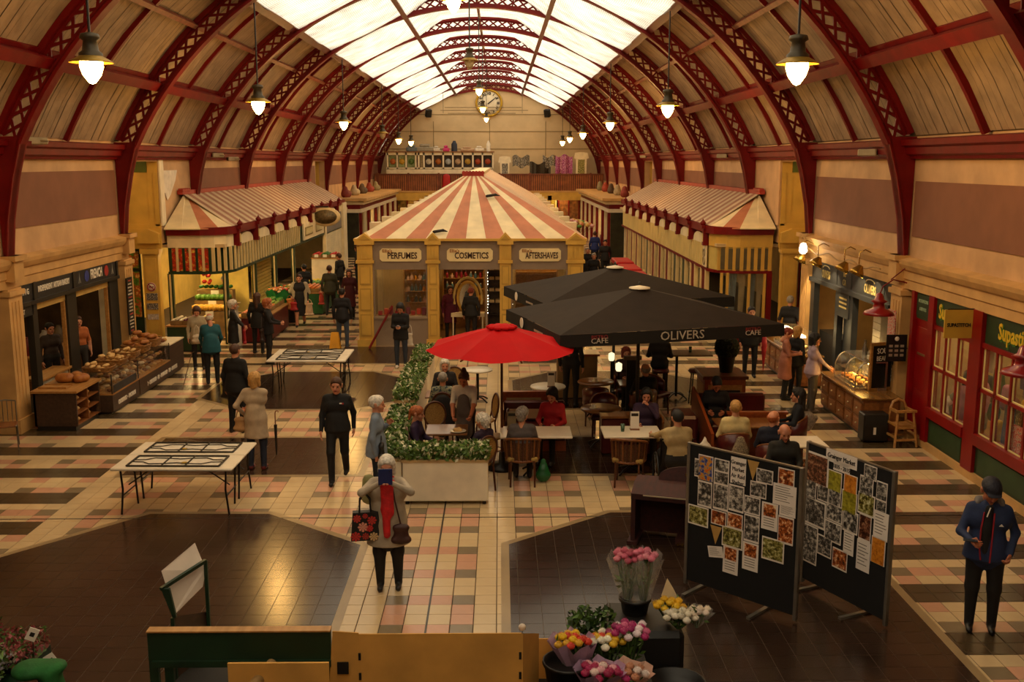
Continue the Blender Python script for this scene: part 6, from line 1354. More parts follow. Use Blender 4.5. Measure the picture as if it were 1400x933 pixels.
# outdoor lamps on café tables
for (px_, py_, lb) in ((836, 488, 'small lit table lantern under the parasol'), (846, 502, 'second small table lantern under the parasol')):
    p = G(px_, py_, .95); t = thing('table_lantern', lb, 'lantern', (p[0], p[1], 0)); MB().lathe([(.1, 0.0), (.1, .03), (.02, .06), (.02, .84), (.06, .86)], n=12).build('stand', MTL, t); MB().lathe([(.05, .86), (.07, .9), (.07, 1.02), (.0001, 1.06)], n=12).build('glass', pm('fff0d0', .4, 0, emit='fff0c0', es=1), t)
# ---- bags and coats
o = blob('green_carrier_bag', [((0, 0, .14), (0, 0, .2), .13, .1, 0, (1, .7, 1)), ((-.03, 0, .3), (-.02, 0, .4), .03, .015, 0), ((.04, 0, .3), (.02, 0, .4), .03, .015, 0)], pm('0f5a2a', .4, .2, 6), None, h=.02, loc=(.72, 16.5, 0)); tag(o, 'green carrier bag on floor under table of woman in red', 'bag')
o = blob('white_carrier_bag', [((0, 0, .3), (0, 0, .5), .14, .12, 0, (1, .6, 1)), ((0, 0, .62), (0, 0, .7), .04, .02, 0)], pm('d8ccb8', .5, .2, 6), None, h=.025, loc=(3.28, 15.85, .25)); tag(o, 'white carrier bag hung on wheelchair of man in cream shirt', 'bag')
o = MB().box(-.05, .05, -.005, .005, 0, .1).build('bag_logo', pm('c03020', .5), o, (0, -.1, .35))
o = blob('black_jacket', [((0, 0, .25), (0, 0, .75), .2, .16, 0, (1, .35, 1)), ((-.16, 0, .3), (-.12, 0, .7), .07, .08, 0, (1, .5, 1)), ((.16, 0, .3), (.12, 0, .7), .07, .08, 0, (1, .5, 1)), ((-.14, .06, .78), (.14, .06, .78), .05, .05, 0)], pm('0c0b0e', .7, .1, 6, bump=.2), None, h=.025, loc=(-1.1, 19.08, 0.02)); tag(o, 'black jacket hung over a café chair by the hedge', 'jacket')
o = blob('quilted_bag', [((0, 0, .62), (0, 0, .8), .15, .08, 0, (1, .4, 1))], pm('a89878', .7, .5, 60, col2='3a2c20'), None, h=.025, loc=(3.98, 16.36, -.05)); tag(o, 'patterned leopard scarf hung behind the man in cream jacket', 'scarf')
o = blob('flower_bunch_pack', [((0, 0, .08), (0, 0, .22), .1, .13, 0, (1, .7, 1)), ((.05, 0, .1), (.16, .05, .22), .06, .05, 0)], pm('8a8278', .35, .4, 22), None, h=.02, loc=(5.5, 17.75, .55)); tag(o, 'silvery bag beside the dark haired person in navy coat', 'bag')
# ---- wheelchair of the man in cream shirt
t = thing('wheelchair', 'black wheelchair with push handles under man in cream shirt', 'wheelchair', (2.85, 16.15, 0), 0.0)
for x in (-.3, .3):
    MB().tube([(x, .3 * math.cos(a), .3 + .3 * math.sin(a)) for a in np.linspace(0, 2 * PI, 25)[:-1]], .018, 6, closed=True).build('wheel', BLACKP, t)
    for k in range(6): a = k * PI / 3; MB().cyl((x, 0, .3), (x, .29 * math.cos(a), .3 + .29 * math.sin(a)), .004, n=4).build('spoke', STEEL, t)
    MB().tube([(x * .85, .25, .45), (x * .85, -.2, .46), (x * .85, -.22, .9), (x * .85, -.36, .93)], .015, 6).build('handle_frame', MTL, t)
MB().box(-.25, .25, -.2, .25, .43, .47).build('seat', BLACKP, t); MB().box(-.24, .24, -.23, -.2, .47, .86).build('back_sling', BLACKP, t)
# ---- piano
PI_ = thing('digital_piano', 'dark mahogany electric piano behind the display board', 'piano', (2.6, 13.75, 0), -.3); PW = pm('42140f', .7, .2, 3, kind='wood', col2='2c0c0a')
MB().box(-.72, -.66, -.28, .28, .04, .72).build('side_panel', PW, PI_); MB().box(.66, .72, -.28, .28, .04, .72).build('side_panel', PW, PI_); MB().box(-.66, .66, .18, .24, .04, .68).build('back_panel', PW, PI_); MB().box(-.76, -.62, -.34, .32, 0, .05).build('foot', PW, PI_); MB().box(.62, .76, -.34, .32, 0, .05).build('foot', PW, PI_)
MB().prism([(-.72, -.3, .66), (-.72, -.3, .74), (-.72, -.02, .84), (-.72, .28, .84), (-.72, .28, .66)], (1.44, 0, 0)).build('case', PW, PI_); MB().box(-.55, .55, -.32, -.3, .72, .735).build('lid_edge', pm('c8b8a0', .3, .1, 3, metal=.6), PI_)
P = [(-.4, .1, .84), (.4, .1, .84)] + [(.4 * math.cos(a), .14, .88 + .16 * math.sin(a)) for a in np.linspace(0, PI, 11)]; MB().prism([(x, .12 + (z - .84) * .3, z) for x, y, z in P], (0, .02, 0)).build('music_rest', PW, PI_); MB().box(-.1, .1, -.2, .1, .02, .1).build('pedal_box', PW, PI_)
for k in range(3): MB().box(-.07 + .06 * k, -.04 + .06 * k, -.27, -.2, .03, .045).build('pedal', BRASS, PI_)
MB().box(-.02, .02, .09, .1, .93, .97).build('badge', BRASS, PI_)
# ---- display boards with papers
FELT = pm('0a0909', .95, .15, 30, bump=.1); ALU = pm('8a8478', .35, .1, 5, metal=.7); PAP = pm('e8dfd4', .6, .04, 6)
def display_board(pa, pb, h, label, papers, rows):
    pa = np.array(pa); pb = np.array(pb); L = np.linalg.norm(pb - pa); rz = math.atan2(pb[1] - pa[1], pb[0] - pa[0]); t = thing('display_board', label, 'display board', (pa[0], pa[1], 0), rz)
    MB().box(0, L, -.015, .015, .09, h).build('felt_panel', FELT, t)
    for x in (0, L): MB().bbox(x - .022, x + .022, -.028, .028, .03, h + .01, .006).build('edge_post', ALU, t)
    MB().box(0, L, -.02, .02, h - .012, h + .006).build('top_edge', ALU, t)
    for x in (L * .12, L * .72): MB().box(x - .025, x + .025, -.32, .32, 0, .035).build('foot', ALU, t)
    for i, (u, v, w, hh, kind, rot) in enumerate(papers):
        cx, cz = u, v
        M_ = Matrix.Translation((cx, -.018, cz)) @ Matrix.Rotation(rot, 4, 'Y')
        if kind == 'tri': mb = MB(); mb.prism([(-w / 2, 0, hh / 2), (w / 2, 0, hh / 2), (0, 0, -hh / 2)], (0, -.003, 0)); o = mb.build('pennant', pm('b8904a', .7, .1, 8), t); o.matrix_basis = M_; continue
        p = MB().box(-w / 2, w / 2, -.004, 0, -hh / 2, hh / 2).build('pinned_sheet', PAP, t); p.matrix_basis = M_
        if kind.startswith('txt:'):
            ls = kind[4:].split('|'); sz = min(.085, hh / (len(ls) + .6))
            for k, s_ in enumerate(ls): text(s_, sz, p, BLACK, facing_cam((0, -.0055, hh / 2 - sz * .9 - k * sz * 1.15)), sx=.8)
        elif kind == 'bw2':
            MB().box(-w * .44, w * .44, -.006, -.004, .01, hh * .46).build('photo', photo_mat(i * 2 + rows, 'bw'), p); MB().box(-w * .44, w * .44, -.006, -.004, -hh * .46, -.01).build('photo', photo_mat(i * 2 + 1 + rows, 'bw'), p)
        elif kind == 'half':
            MB().box(-w * .38, w * .38, -.006, -.004, 0, hh * .44).build('photo', photo_mat(i + rows, 'warm'), p)
            for k in range(4): MB().box(-w * .36, w * .3, -.0055, -.004, -hh * (.1 + .09 * k), -hh * (.07 + .09 * k)).build('text_line', pm('8a8278', .8), p)
        elif kind == 'lines':
            for k in range(7): MB().box(-w * .4, w * random.uniform(.1, .4), -.0055, -.004, hh * (.36 - .11 * k), hh * (.385 - .11 * k)).build('text_line', pm('6a6258', .8), p)
        else:
            e = .42 if kind in ('bw', 'green', 'warm', 'brown') else .49; e2 = min(.46, e + .02); MB().box(-w * .45, w * .45, -.006, -.004, -hh * e, hh * e2).build('photo', photo_mat(i + rows, kind), p)
    return t
# positions taken on the boards in metres (along, up)
def onboard(pa, pb, px_, py_):
    pa = np.array([*pa, 0]); pb = np.array([*pb, 0]); d = pb - pa; n = np.cross(d, (0, 0, 1)); r = _ray(px_, py_); tt = ((pa - _C) @ n) / (r @ n); p = _C + tt * r; return float((p - pa) @ d / np.linalg.norm(d)), float(p[2])
def papers(pa, pb, lst, ox, oy, s):
    out = []
    for (x0, y0, x1, y1, kind, rot) in lst:
        a = onboard(pa, pb, ox + x0 / s, oy + (y0 + y1) / 2 / s); b = onboard(pa, pb, ox + x1 / s, oy + (y0 + y1) / 2 / s); xm = (x0 + x1) / 2
        c = onboard(pa, pb, ox + xm / s, oy + y0 / s); d = onboard(pa, pb, ox + xm / s, oy + y1 / s); out.append(((a[0] + b[0]) / 2, (c[1] + d[1]) / 2, abs(b[0] - a[0]), abs(c[1] - d[1]), kind, rot))
    return out
A1, B1 = (2.35, 12.24), (3.43, 11.15)
l1 = [(98, 125, 128, 240, 'bw', 0), (122, 105, 215, 265, 'blue', 0), (222, 130, 318, 290, 'bw2', 0), (328, 120, 425, 290, 'txt:Grainger|Market|Air Raid|Shelter', 0), (432, 140, 508, 265, 'tri', 0), (492, 195, 598, 285, 'bw', 0), (630, 190, 735, 300, 'warm', 0), (118, 270, 208, 435, 'bw', 0), (216, 285, 312, 455, 'bw', 0), (316, 295, 412, 465, 'bw', 0), (452, 275, 556, 375, 'bw', 0), (597, 293, 746, 430, 'note', 0), (414, 368, 516, 482, 'bw', 0), (57, 428, 185, 552, 'green', 0), (203, 458, 300, 550, 'warm', 0), (306, 475, 404, 572, 'warm', 0), (524, 408, 628, 582, 'half', 0), (638, 425, 742, 495, 'lines', 0), (628, 495, 728, 672, 'warm', 0), (196, 556, 268, 672, 'tri', 0), (272, 565, 404, 695, 'green', 0), (412, 485, 510, 660, 'bw', 0), (184, 685, 278, 755, 'lines', -.2), (278, 685, 375, 860, 'half', 0), (402, 662, 503, 840, 'half', 0), (525, 635, 668, 780, 'green', 0)]
l1 = [(a, b, c, d, 'lines' if k == 'note' else k, r) for a, b, c, d, k, r in l1]
display_board(A1, B1, 1.87, 'left black felt display board with air raid shelter photographs', papers(A1, B1, l1, 930, 600, 4.665), 0)
A2, B2 = (3.84, 12.27), (4.43, 11.0)
l2 = [(82, 92, 230, 300, 'brown', 0), (215, 90, 415, 170, 'txt:Grainger Market', 0), (262, 155, 368, 215, 'txt:1835 - 2015', 0), (458, 170, 540, 262, 'bw', 0), (78, 255, 152, 385, 'bw', 0), (160, 295, 230, 400, 'bw', 0), (226, 205, 316, 335, 'yellow', 0), (328, 230, 414, 350, 'orange', 0), (430, 240, 516, 370, 'bw', 0), (537, 275, 606, 400, 'bw', 0), (232, 325, 308, 430, 'bw', 0), (314, 335, 412, 475, 'yellow', 0), (418, 350, 526, 490, 'green', 0), (537, 395, 600, 470, 'bw', 0), (80, 385, 212, 560, 'bw', 0), (216, 420, 320, 530, 'bw', 0), (322, 460, 418, 600, 'bw', 0), (204, 530, 312, 660, 'bw', 0), (70, 550, 162, 680, 'bw', 0), (424, 480, 502, 655, 'brown', 0), (518, 465, 612, 645, 'lines', 0), (326, 585, 392, 740, 'lines', 0), (160, 620, 250, 750, 'bw', 0), (55, 655, 155, 790, 'bw', 0), (408, 650, 495, 845, 'lines', 0), (502, 630, 592, 800, 'orange', 0), (254, 705, 350, 835, 'warm', 0)]
display_board(A2, B2, 1.87, 'right black felt display board headed Grainger Market', papers(A2, B2, l2, 1085, 600, 4.662), 50)
# ================================================================ FLOWER STALL IN THE FOREGROUND
CARD = pm('cc9644', .8, .12, 3, bump=.05)
t = thing('stall_frame', 'dark green painted stall board on posts at the front', 'stall', (0, 0, 0)); y0 = 7.6
xA, xB = atY(201, 870, y0)[0], atY(452, 870, y0)[0]; zt = atY(320, 864, y0)[2]
MB().box(xA, xB, y0, y0 + .04, zt - .24, zt).build('board', DGREEN, t); MB().box(xA, xB, y0 - .02, y0 + .07, zt, zt + .012).build('top_edge', LWOOD, t); MB().box(xA + .03, xB, y0 - .03, y0, zt - .29, zt - .24).build('lower_rail', DGREEN, t)
for x in (xA, xA + .12, xB - .08): MB().box(x, x + .07, y0 + .006, y0 + .05, 0, zt - .01).build('post', DGREEN, t)
MB().box(xA + .12, xA + .5, y0 - .5, y0 - .45, 0, .9).build('post', DGREEN, t); MB().box(xA, 1.3, y0 - 1.0, y0 + 1.05, .84, .9).build('table_deck', pm('1a1610', .8, .2, 5), t)
for x in (xA + .05, 1.1): MB().box(x, x + .07, y0 - .9, y0 - .83, 0, .84).build('leg', DGREEN, t)
MB().box(1.1, 1.15, y0 + .95, y0 + 1.0, 0, .84).build('leg', DGREEN, t)
p = atY(372, 908, y0 - .1); MB().cyl(tuple(p), (p[0] - .16, p[1] - .6, p[2] - .06), .045, n=12).build('round_pole', pm('8a6a3a', .6, .2, 4), t)
o = MB().box(atY(312, 910, 7.3)[0], atY(450, 910, 7.3)[0], 7.28, 7.3, .92, atY(320, 906, 7.3)[2]).build('cardboard_sheet', CARD, None); tag(o, 'brown cardboard sheet standing under green stall board', 'cardboard')
# big carton
CB_ = thing('flower_carton', 'large open brown cardboard carton on the flower stall', 'carton', (0, 0, 0)); yb_ = 7.62; a = atY(490, 866, yb_); b = atY(713, 868, yb_); zt = (a[2] + b[2]) / 2; l = atY(449, 856, yb_ + .25)
MB().box(a[0], b[0], yb_, yb_ + .012, .92, zt).build('front_wall', CARD, CB_)
q = atY(735, 893, yb_ + .42); MB().add([(b[0], yb_, .92), (q[0] + .0, yb_ + .45, .92), (q[0], yb_ + .45, zt - .22), (b[0], yb_, zt), (b[0] + .012, yb_, .92), (q[0] + .012, yb_ + .45, .92), (q[0] + .012, yb_ + .45, zt - .22), (b[0] + .012, yb_, zt)], [(0, 1, 2, 3), (7, 6, 5, 4), (3, 2, 6, 7), (0, 3, 7, 4), (1, 5, 6, 2)]).build('side_wall', CARD, CB_)
MB().add([(a[0], yb_, .92), (a[0] - .26, yb_ - .03, .92), (a[0] - .2, yb_ - .03, zt + .04), (a[0], yb_, zt + .01), (a[0] - .0, yb_ + .012, .92), (a[0] - .26, yb_ - .018, .92), (a[0] - .2, yb_ - .018, zt + .04), (a[0], yb_ + .012, zt + .01)], [(0, 1, 2, 3), (7, 6, 5, 4), (3, 2, 6, 7), (1, 5, 6, 2)]).build('side_flap', CARD, CB_)
MB().box(a[0] - .17, a[0] - .08, yb_ - .04, yb_ - .03, zt - .32, zt - .22).build('hand_hole', BLACKP, CB_)
for zz in (.16, .33): MB().box(a[0] - .005, a[0] + .015, yb_ - .008, yb_, zt - zz - .06, zt - zz).build('slot', BLACKP, CB_); MB().box(b[0] - .02, b[0], yb_ - .008, yb_, zt - zz - .06, zt - zz).build('slot', BLACKP, CB_)
MB().box(a[0], b[0], yb_ + .44, yb_ + .452, .92, zt - .3).build('back_wall', CARD, CB_); MB().box(a[0], b[0], yb_, yb_ + .45, .905, .92).build('bottom', CARD, CB_)
o = MB().box(atY(715, 880, 8.2)[0], atY(772, 880, 8.2)[0], 8.2, 8.212, .9, atY(740, 874, 8.2)[2]).build('cardboard_sheet', CARD, None); tag(o, 'brown cardboard panel standing behind the bouquets', 'cardboard')
# card holder with white sheets
t = thing('sign_holder', 'dark green metal rack holding a white card above stall', 'sign holder', (0, 0, 0)); yh = 8.35
pts = {k: atY(x, y, yy) for k, (x, y, yy) in {'tl': (220, 806, 8.25), 'tr': (281, 767, 8.7), 'bl': (236, 845, 8.25), 'br': (281, 838, 8.7)}.items()}
MB().beam(pts['tl'], pts['tr'], .03, .03).build('front_bar', DGREEN, t); MB().beam((pts['tr'][0], pts['tr'][1], .0), pts['tr'], .03, .03).build('post', DGREEN, t); MB().beam((pts['bl'][0], pts['bl'][1], .0), pts['bl'], .03, .03).build('post', DGREEN, t)
MB().add([pts['tl'], pts['tl'] + V(.07, .0, .0), pts['bl'] + V(.03, 0, 0), pts['bl'], pts['tl'] + V(0, .03, 0), pts['tl'] + V(.07, .03, 0), pts['bl'] + V(.03, .03, 0), pts['bl'] + V(0, .03, 0)], [(0, 1, 2, 3), (7, 6, 5, 4), (0, 4, 5, 1), (1, 5, 6, 2), (3, 2, 6, 7), (0, 3, 7, 4)]).build('side_plate', DGREEN, t)
pb_ = [pts['bl'], pts['br'], V(pts['br'][0], pts['br'][1], 0.6), V(pts['bl'][0], pts['bl'][1], .6)]; MB().prism(pb_, (.01, .02, 0)).build('back_panel', DWOOD, t)
C4 = [atY(238, 842, 8.34), atY(275, 805, 8.62), atY(279, 782, 8.68), atY(264, 745, 8.72), atY(219, 783, 8.34)]
o = MB().prism([tuple(c + V(.0, .03, 0)) for c in C4], (.004, .012, 0)).build('white_card', pm('e0d2c0', .6, .06, 4), None); tag(o, 'white card sheet slotted in the green rack', 'card')
# black plinth with buckets
t = thing('flower_plinth', 'black draped plinth carrying flower bucket at front', 'plinth', (1.37, 9.2, 0)); MB().bbox(-.36, .34, -.36, .36, 0, 1.0, .05).build('body', pm('0b0a0a', .6, .2, 5, bump=.1), t); MB().tube([(-.36, -.3, .99), (-.3, .3, .99)], .02, 6).build('rim', pm('1a1614', .5), t)
def bucket(loc, r, h, lb):
    o = MB().lathe([(r * .8, 0), (r, h), (r * 1.06, h), (r * 1.06, h - .03), (r * .95, h - .03), (r * .95, h * .8), (.0001, h * .8)], n=18).build('flower_bucket', BLACKP, None, loc); return tag(o, lb, 'bucket')
bucket((1.3, 9.3, 1.0), .15, .16, 'black bucket holding pink carnations on plinth'); bucket((1.58, 8.55, 0.3), .26, .38, 'empty black bucket right of plinth'); bucket((.56, 7.95, .9), .2, .3, 'black bucket left of the mixed bouquets')
def bouquet(loc, H, r, heads, label, wrap=None, seed=0, tilt=(0, 0), stems='3a5a20', n=16, hs=.044):
    rr = np.random.default_rng(seed); t = thing('bouquet', label, 'flowers', loc); mb = MB(); hm = [pm(c, .6, .2, 12) for c in heads]; st = MB(); lf = MB()
    pos = []
    for i in range(n):
        a = i * 2.4; q = math.sqrt((i + .5) / n) * r; p = np.array([q * math.cos(a) + tilt[0], q * math.sin(a) * .8 + tilt[1], H - .25 * q * q / max(r, .05) + rr.uniform(-.02, .02)]); st.tube([(p[0] * .12, p[1] * .12, 0.02), tuple(p)], .006, 4)
        m = int(rr.integers(0, len(hm))); h = MB()
        for k in range(3):
            nn = 9
            for j in range(nn):
                b = 2 * PI * j / nn + k * .4; R_ = hs * (1 - .25 * k); c = p; zz = .006 * k; h.add([(c[0], c[1], c[2] + zz), (c[0] + R_ * .7 * math.cos(b - .3), c[1] + R_ * .7 * math.sin(b - .3), c[2] + zz + .01), (c[0] + R_ * math.cos(b), c[1] + R_ * math.sin(b), c[2] + zz + .004 + .01 * k), (c[0] + R_ * .7 * math.cos(b + .3), c[1] + R_ * .7 * math.sin(b + .3), c[2] + zz + .01)], [(0, 1, 2, 3)])
        h.ball((p[0], p[1], p[2] - .002), hs * .85, 9, 6, sz=.75); h.build('flower_head', hm[m], t, fixn=False)
        for _ in range(3):
            c = p * rr.uniform(.35, .9) + rr.normal(size=3) * .02; d = rr.normal(size=3); d[2] = abs(d[2]); d /= np.linalg.norm(d); e = np.cross(d, rr.normal(size=3)); e /= np.linalg.norm(e); lf.add([c, c + d * .04 + e * .014, c + d * .085, c + d * .04 - e * .014], [(0, 1, 2, 3)])
    st.build('stems', pm(stems, .6, .2, 9), t); o = lf.build('leaves', LEAFA, t, fixn=False); o['kind'] = 'stuff'
    if wrap:
        w = MB(); k = 20; ring0 = [(r * .28 * math.cos(a), r * .28 * math.sin(a), .03) for a in np.linspace(0, 2 * PI, k + 1)[:-1]]; ring1 = [((r * 1.25 + .03 * (i % 2)) * math.cos(a) + tilt[0], (r * 1.1 + .03 * (i % 2)) * math.sin(a) + tilt[1], H * (.93 + .08 * ((i % 3) - 1))) for i, a in enumerate(np.linspace(0, 2 * PI, k + 1)[:-1])]
        w.add(ring0 + ring1, [(i, (i + 1) % k, k + (i + 1) % k, k + i) for i in range(k)]); w.build('wrapping', wrap, t, fixn=False)
    return t
CLR = pm('e0e0d8', .08, 0, alpha=.22); LIL = pm('b898b8', .35, .1, 5, alpha=.75); PEA = pm('d8a890', .4, .1, 5, alpha=.8)
bouquet((1.23, 9.32, 1.02), .58, .15, ['c05a72', 'd07a88', 'b04a60'], 'cellophane bunch of pink carnations at left in bucket', CLR, 1, n=16); bouquet((1.38, 9.28, 1.02), .6, .13, ['c86a80', 'd88a98'], 'cellophane bunch of pale pink carnations at right in bucket', CLR, 2, n=12)
bouquet((1.58, 9.05, 1.0), .22, .14, ['d8a808', 'e0b820', 'c89810'], 'yellow chrysanthemum bunch lying on plinth edge', None, 3, n=14); bouquet((1.66, 8.92, .99), .18, .15, ['e0d8c4', 'd0c8b0'], 'white carnation bunch on plinth edge', None, 4, n=14, hs=.045); bouquet((1.84, 8.98, .97), .2, .11, ['d8c8b0', 'e0d0c0'], 'cream roses in clear wrap at right of plinth', CLR, 5, n=9, hs=.04)
o = MB().prism([(1.54, 9.22, 1.2), (1.72, 9.22, 1.14), (1.66, 9.26, 1.26), (1.6, 9.26, 1.36)], (0, .006, 0)).build('price_card', pm('d8c49a', .6), None); tag(o, 'cream price card stuck in yellow chrysanthemums', 'card')
bouquet((.66, 8.05, .92), .44, .15, ['d8b010', 'c8341a', 'd0a020'], 'bunch of yellow and orange blooms in lilac wrap', LIL, 6, tilt=(-.06, 0)); bouquet((.78, 7.8, .92), .32, .16, ['a01850', 'd8a0a8', 'e0c8c0', '9a1448'], 'magenta and blush bunch in lilac wrap at front', LIL, 7, tilt=(.03, -.03))
bouquet((.9, 8.15, .92), .4, .16, ['d8a818', 'e0dcc8', 'd8b020', 'c84020'], 'yellow and white chrysanthemum bunch in middle', None, 8, n=18); bouquet((1.1, 8.2, .92), .46, .18, ['901858', 'c05a80', 'd8c8cc', 'a02060'], 'magenta and pink bunch at right of bouquets', None, 9, n=20); bouquet((1.04, 7.85, .92), .26, .17, ['b07858', 'a01a60', 'd0c0b8'], 'dusky pink bunch in peach paper at front', PEA, 10, n=16)
t = thing('leafy_bunch', 'bunch of dark green foliage behind the bouquets', 'foliage', (.8, 8.5, .9)); leaf_cloud(t, (-.2, .2, -.08, .08, .02, .5), 700, .04, [LEAFA, pm('2a4418', .6, .2, 9)], 'leaves', 11)
t = thing('price_card', 'cream square price card in front of foliage bunch', 'card', tuple(atY(780, 871, 8.35))); MB().box(-.055, .055, -.004, .0, -.06, .06).build('card', pm('d8c49a', .6), t); MB().beam((.02, -.006, .06), (-.0, -.006, -.06), .008, .004).build('peg', DWOOD, t)
t = thing('white_tag', 'small white tag on stick above the carton', 'tag', tuple(atY(714, 858, 8.4))); MB().ball((0, 0, 0), .035, 8, 5, sy=.4).build('tag', WT, t); MB().cyl((0, 0, -.45), (0, 0, 0), .004, n=5).build('stick', DARKFR, t)
# plant bench at lower left
t = thing('plant_bench', 'bench of bedding plants at lower left', 'bench', (-4.75, 8.6, 0)); MB().box(-.7, .4, -.6, .7, .62, .7).build('deck', DGREEN, t)
for x in (-.6, .34):
    for y in (-.5, .6): MB().box(x - .03, x + .03, y - .03, y + .03, 0, .62).build('leg', DGREEN, t)
o = blob('green_cloth', [((-.05, 0, .0), (.12, .05, .0), .16, .12, 0, (1, 1, .45)), ((.12, .0, -.04), (.16, .02, -.35), .1, .12, 0, (.7, 1.3, 1))], pm('0f5a1c', .8, .2, 9, bump=.2), None, h=.03, loc=tuple(atY(50, 916, 8.3))); tag(o, 'bright green cloth draped over bench corner', 'cloth')
r = np.random.default_rng(3)
for i, (x, y, w, mats, n, lb) in enumerate(((-5.05, 9.1, .24, [LEAFA, LEAFB, pm('8a2a3a', .6, .2, 9), LEAFA], 900, 'red flowered pot plant at far left of bench'), (-4.52, 8.85, .26, [pm('a04a50', .6, .2, 9), pm('8a4038', .6, .2, 9), LEAFA], 900, 'pink heather plant on the bench'), (-4.95, 8.55, .24, [LEAFA, pm('7a5a8a', .6, .2, 9), LEAFB, LEAFA], 900, 'violet pansy tray on the bench'), (-4.75, 8.25, .3, [LEAFA, pm('8a7a9a', .6, .2, 9), LEAFA], 900, 'lilac bedding plants at front of bench'), (-5.25, 8.5, .2, [LEAFA, LEAFB], 700, 'leafy green bedding plant at left of bench'), (-4.62, 8.5, .2, [LEAFA, LEAFB, pm('b0a8b0', .6, .2, 9)], 800, 'white flecked bedding plant beside green cloth'))):
    t = thing('bedding_plant', lb, 'plant', (x, y, .7)); MB().lathe([(w * .55, 0), (w * .7, .12), (w * .6, .12), (.0001, .1)], n=12).build('pot', BLACKP, t); leaf_cloud(t, (-w, w, -w, w, .08, .3), n, .03, mats, 'foliage', 20 + i)
for i, (px_, py_, lb) in enumerate(((44, 868, 'white price tag at the back of plant bench'), (15, 900, 'white price tag at the left of plant bench'), (70, 903, 'white price tag beside the pink heather'))):
    p = atY(px_, py_, 8.7); t = thing('price_tag', lb, 'tag', tuple(p), .3); c = MB().box(-.045, .045, -.003, .003, -.06, .06).build('card', WT, t); c.rotation_euler = (0, .5 if i < 2 else -.5, 0); MB().box(-.02, .02, -.0045, -.003, -.02, .02).build('price', BLACKP, c); MB().cyl((0, .005, -.35), (0, .005, 0), .004, n=5).build('stick', DGREEN, t)
# ================================================================ MARKET PRODUCE
CRATE = pm('8a6a3a', .7, .2, 5); LGREEN = pm('1e5a2a', .6, .2, 5)
def apple_me(c, r, nm): return MB().lathe([(.0001, -r * .8), (r * .6, -r * .75), (r, -r * .1), (r * .85, r * .6), (r * .3, r * .8), (.0001, r * .65)], n=10).mesh(nm, pm(c, .4, .2, 20))
FR = {'tomato': apple_me('c0201a', .05, 'tomato'), 'orange': apple_me('d8741a', .055, 'orange'), 'apple': apple_me('8aa030', .05, 'apple'), 'lemon': apple_me('d8b828', .05, 'lemon'), 'cabbage': apple_me('5a8a30', .1, 'cabbage'), 'melon': apple_me('d8a840', .11, 'melon'), 'mushroom': apple_me('d8ccb0', .045, 'mushroom'), 'beet': apple_me('6a2038', .06, 'beet'), 'pepper': apple_me('2a6a20', .06, 'pepper'), 'peach': apple_me('d8885a', .055, 'peach')}
def crate(loc, w, d, kind, nx, ny, label, rz=0, tilt=0, card=True):
    t = thing('produce_crate', label + ' crate', 'crate', loc, rz); h = .12
    MB().box(-w, w, -d, d, 0, .015).build('base', CRATE, t)
    for q in (-1, 1): MB().box(-w, w, q * d - .01, q * d + .01, .015, h).build('side_slat', CRATE, t); MB().box(q * w - .01, q * w + .01, -d, d, .015, h).build('end_slat', CRATE, t)
    if card: MB().box(-.08, .08, -d - .02, -d - .012, .02, .14).build('price_card', WT, t)
    R_ = Matrix.Rotation(rz, 3, 'Z')
    for i in range(nx):
        for j in range(ny):
            v = R_ @ Vector((-w + 2 * w * (i + .5) / nx, -d + 2 * d * (j + .5) / ny, .07 + .06 * (1 - abs(2 * (i + .5) / nx - 1)) + .03))
            o = link(kind, FR[kind], None, (loc[0] + v.x, loc[1] + v.y, loc[2] + v.z)); o.rotation_euler = (random.uniform(-.4, .4), 0, random.uniform(0, 6)); tag(o, kind + ' heaped in the ' + label + ' crate', kind, kind + 's of ' + label)
    return t
def stall(x0, x1, y0, y1, h, label, mat):
    t = thing('market_stall', label, 'stall', ((x0 + x1) / 2, (y0 + y1) / 2, 0)); w = (x1 - x0) / 2; d = (y1 - y0) / 2; MB().box(-w, w, -d, d, .05, h).build('skirt', mat, t); MB().box(-w - .03, w + .03, -d - .03, d + .03, h, h + .04).build('deck', LWOOD, t); MB().box(-w + .05, w - .05, -d + .05, d - .05, 0, .05).build('plinth', BLACKP, t)
    return t
stall(-9.35, -8.25, 28.5, 29.3, .72, 'green skirted produce stall at front of greengrocer window', GREEN)
for i, (x, k, lb) in enumerate(((-9.1, 'mushroom', 'mushroom at left of window stall'), (-8.75, 'beet', 'beetroot in middle of window stall'), (-8.42, 'lemon', 'lemon at right of window stall'))): crate((x, 28.85, .765), .16, .3, k, 3, 5, lb, card=False)
stall(-7.72, -6.85, 29.9, 32.9, .75, 'produce stall with fruit along side of greengrocer', REDD)
for i, (y, k, lb) in enumerate(((30.2, 'peach', 'nearest peach'), (30.85, 'tomato', 'second tomato'), (31.5, 'orange', 'third orange'), (32.2, 'apple', 'fourth apple'), (32.85, 'cabbage', 'fifth cabbage'))): crate((-7.28, y - .1, .795), .3, .28, k, 5 if k != 'cabbage' else 3, 4 if k != 'cabbage' else 2, lb + ' on side stall', card=True)
stall(-7.3, -6.2, 35.6, 39.2, .75, 'green striped produce stall with oranges in left aisle', LGREEN)
for q in range(9): pass
for i, (y, k, lb) in enumerate(((35.95, 'orange', 'aisle stall orange'), (36.6, 'peach', 'aisle stall peach'), (37.3, 'cabbage', 'aisle stall cabbage'), (38.1, 'lemon', 'aisle stall lemon'))): crate((-6.75, y, .795), .4, .28, k, 6 if k != 'cabbage' else 4, 4 if k != 'cabbage' else 2, lb)
stall(-7.75, -6.7, 42.2, 43.2, 1.35, 'tall stand for tomato trays beyond greengrocer', WHITEP)
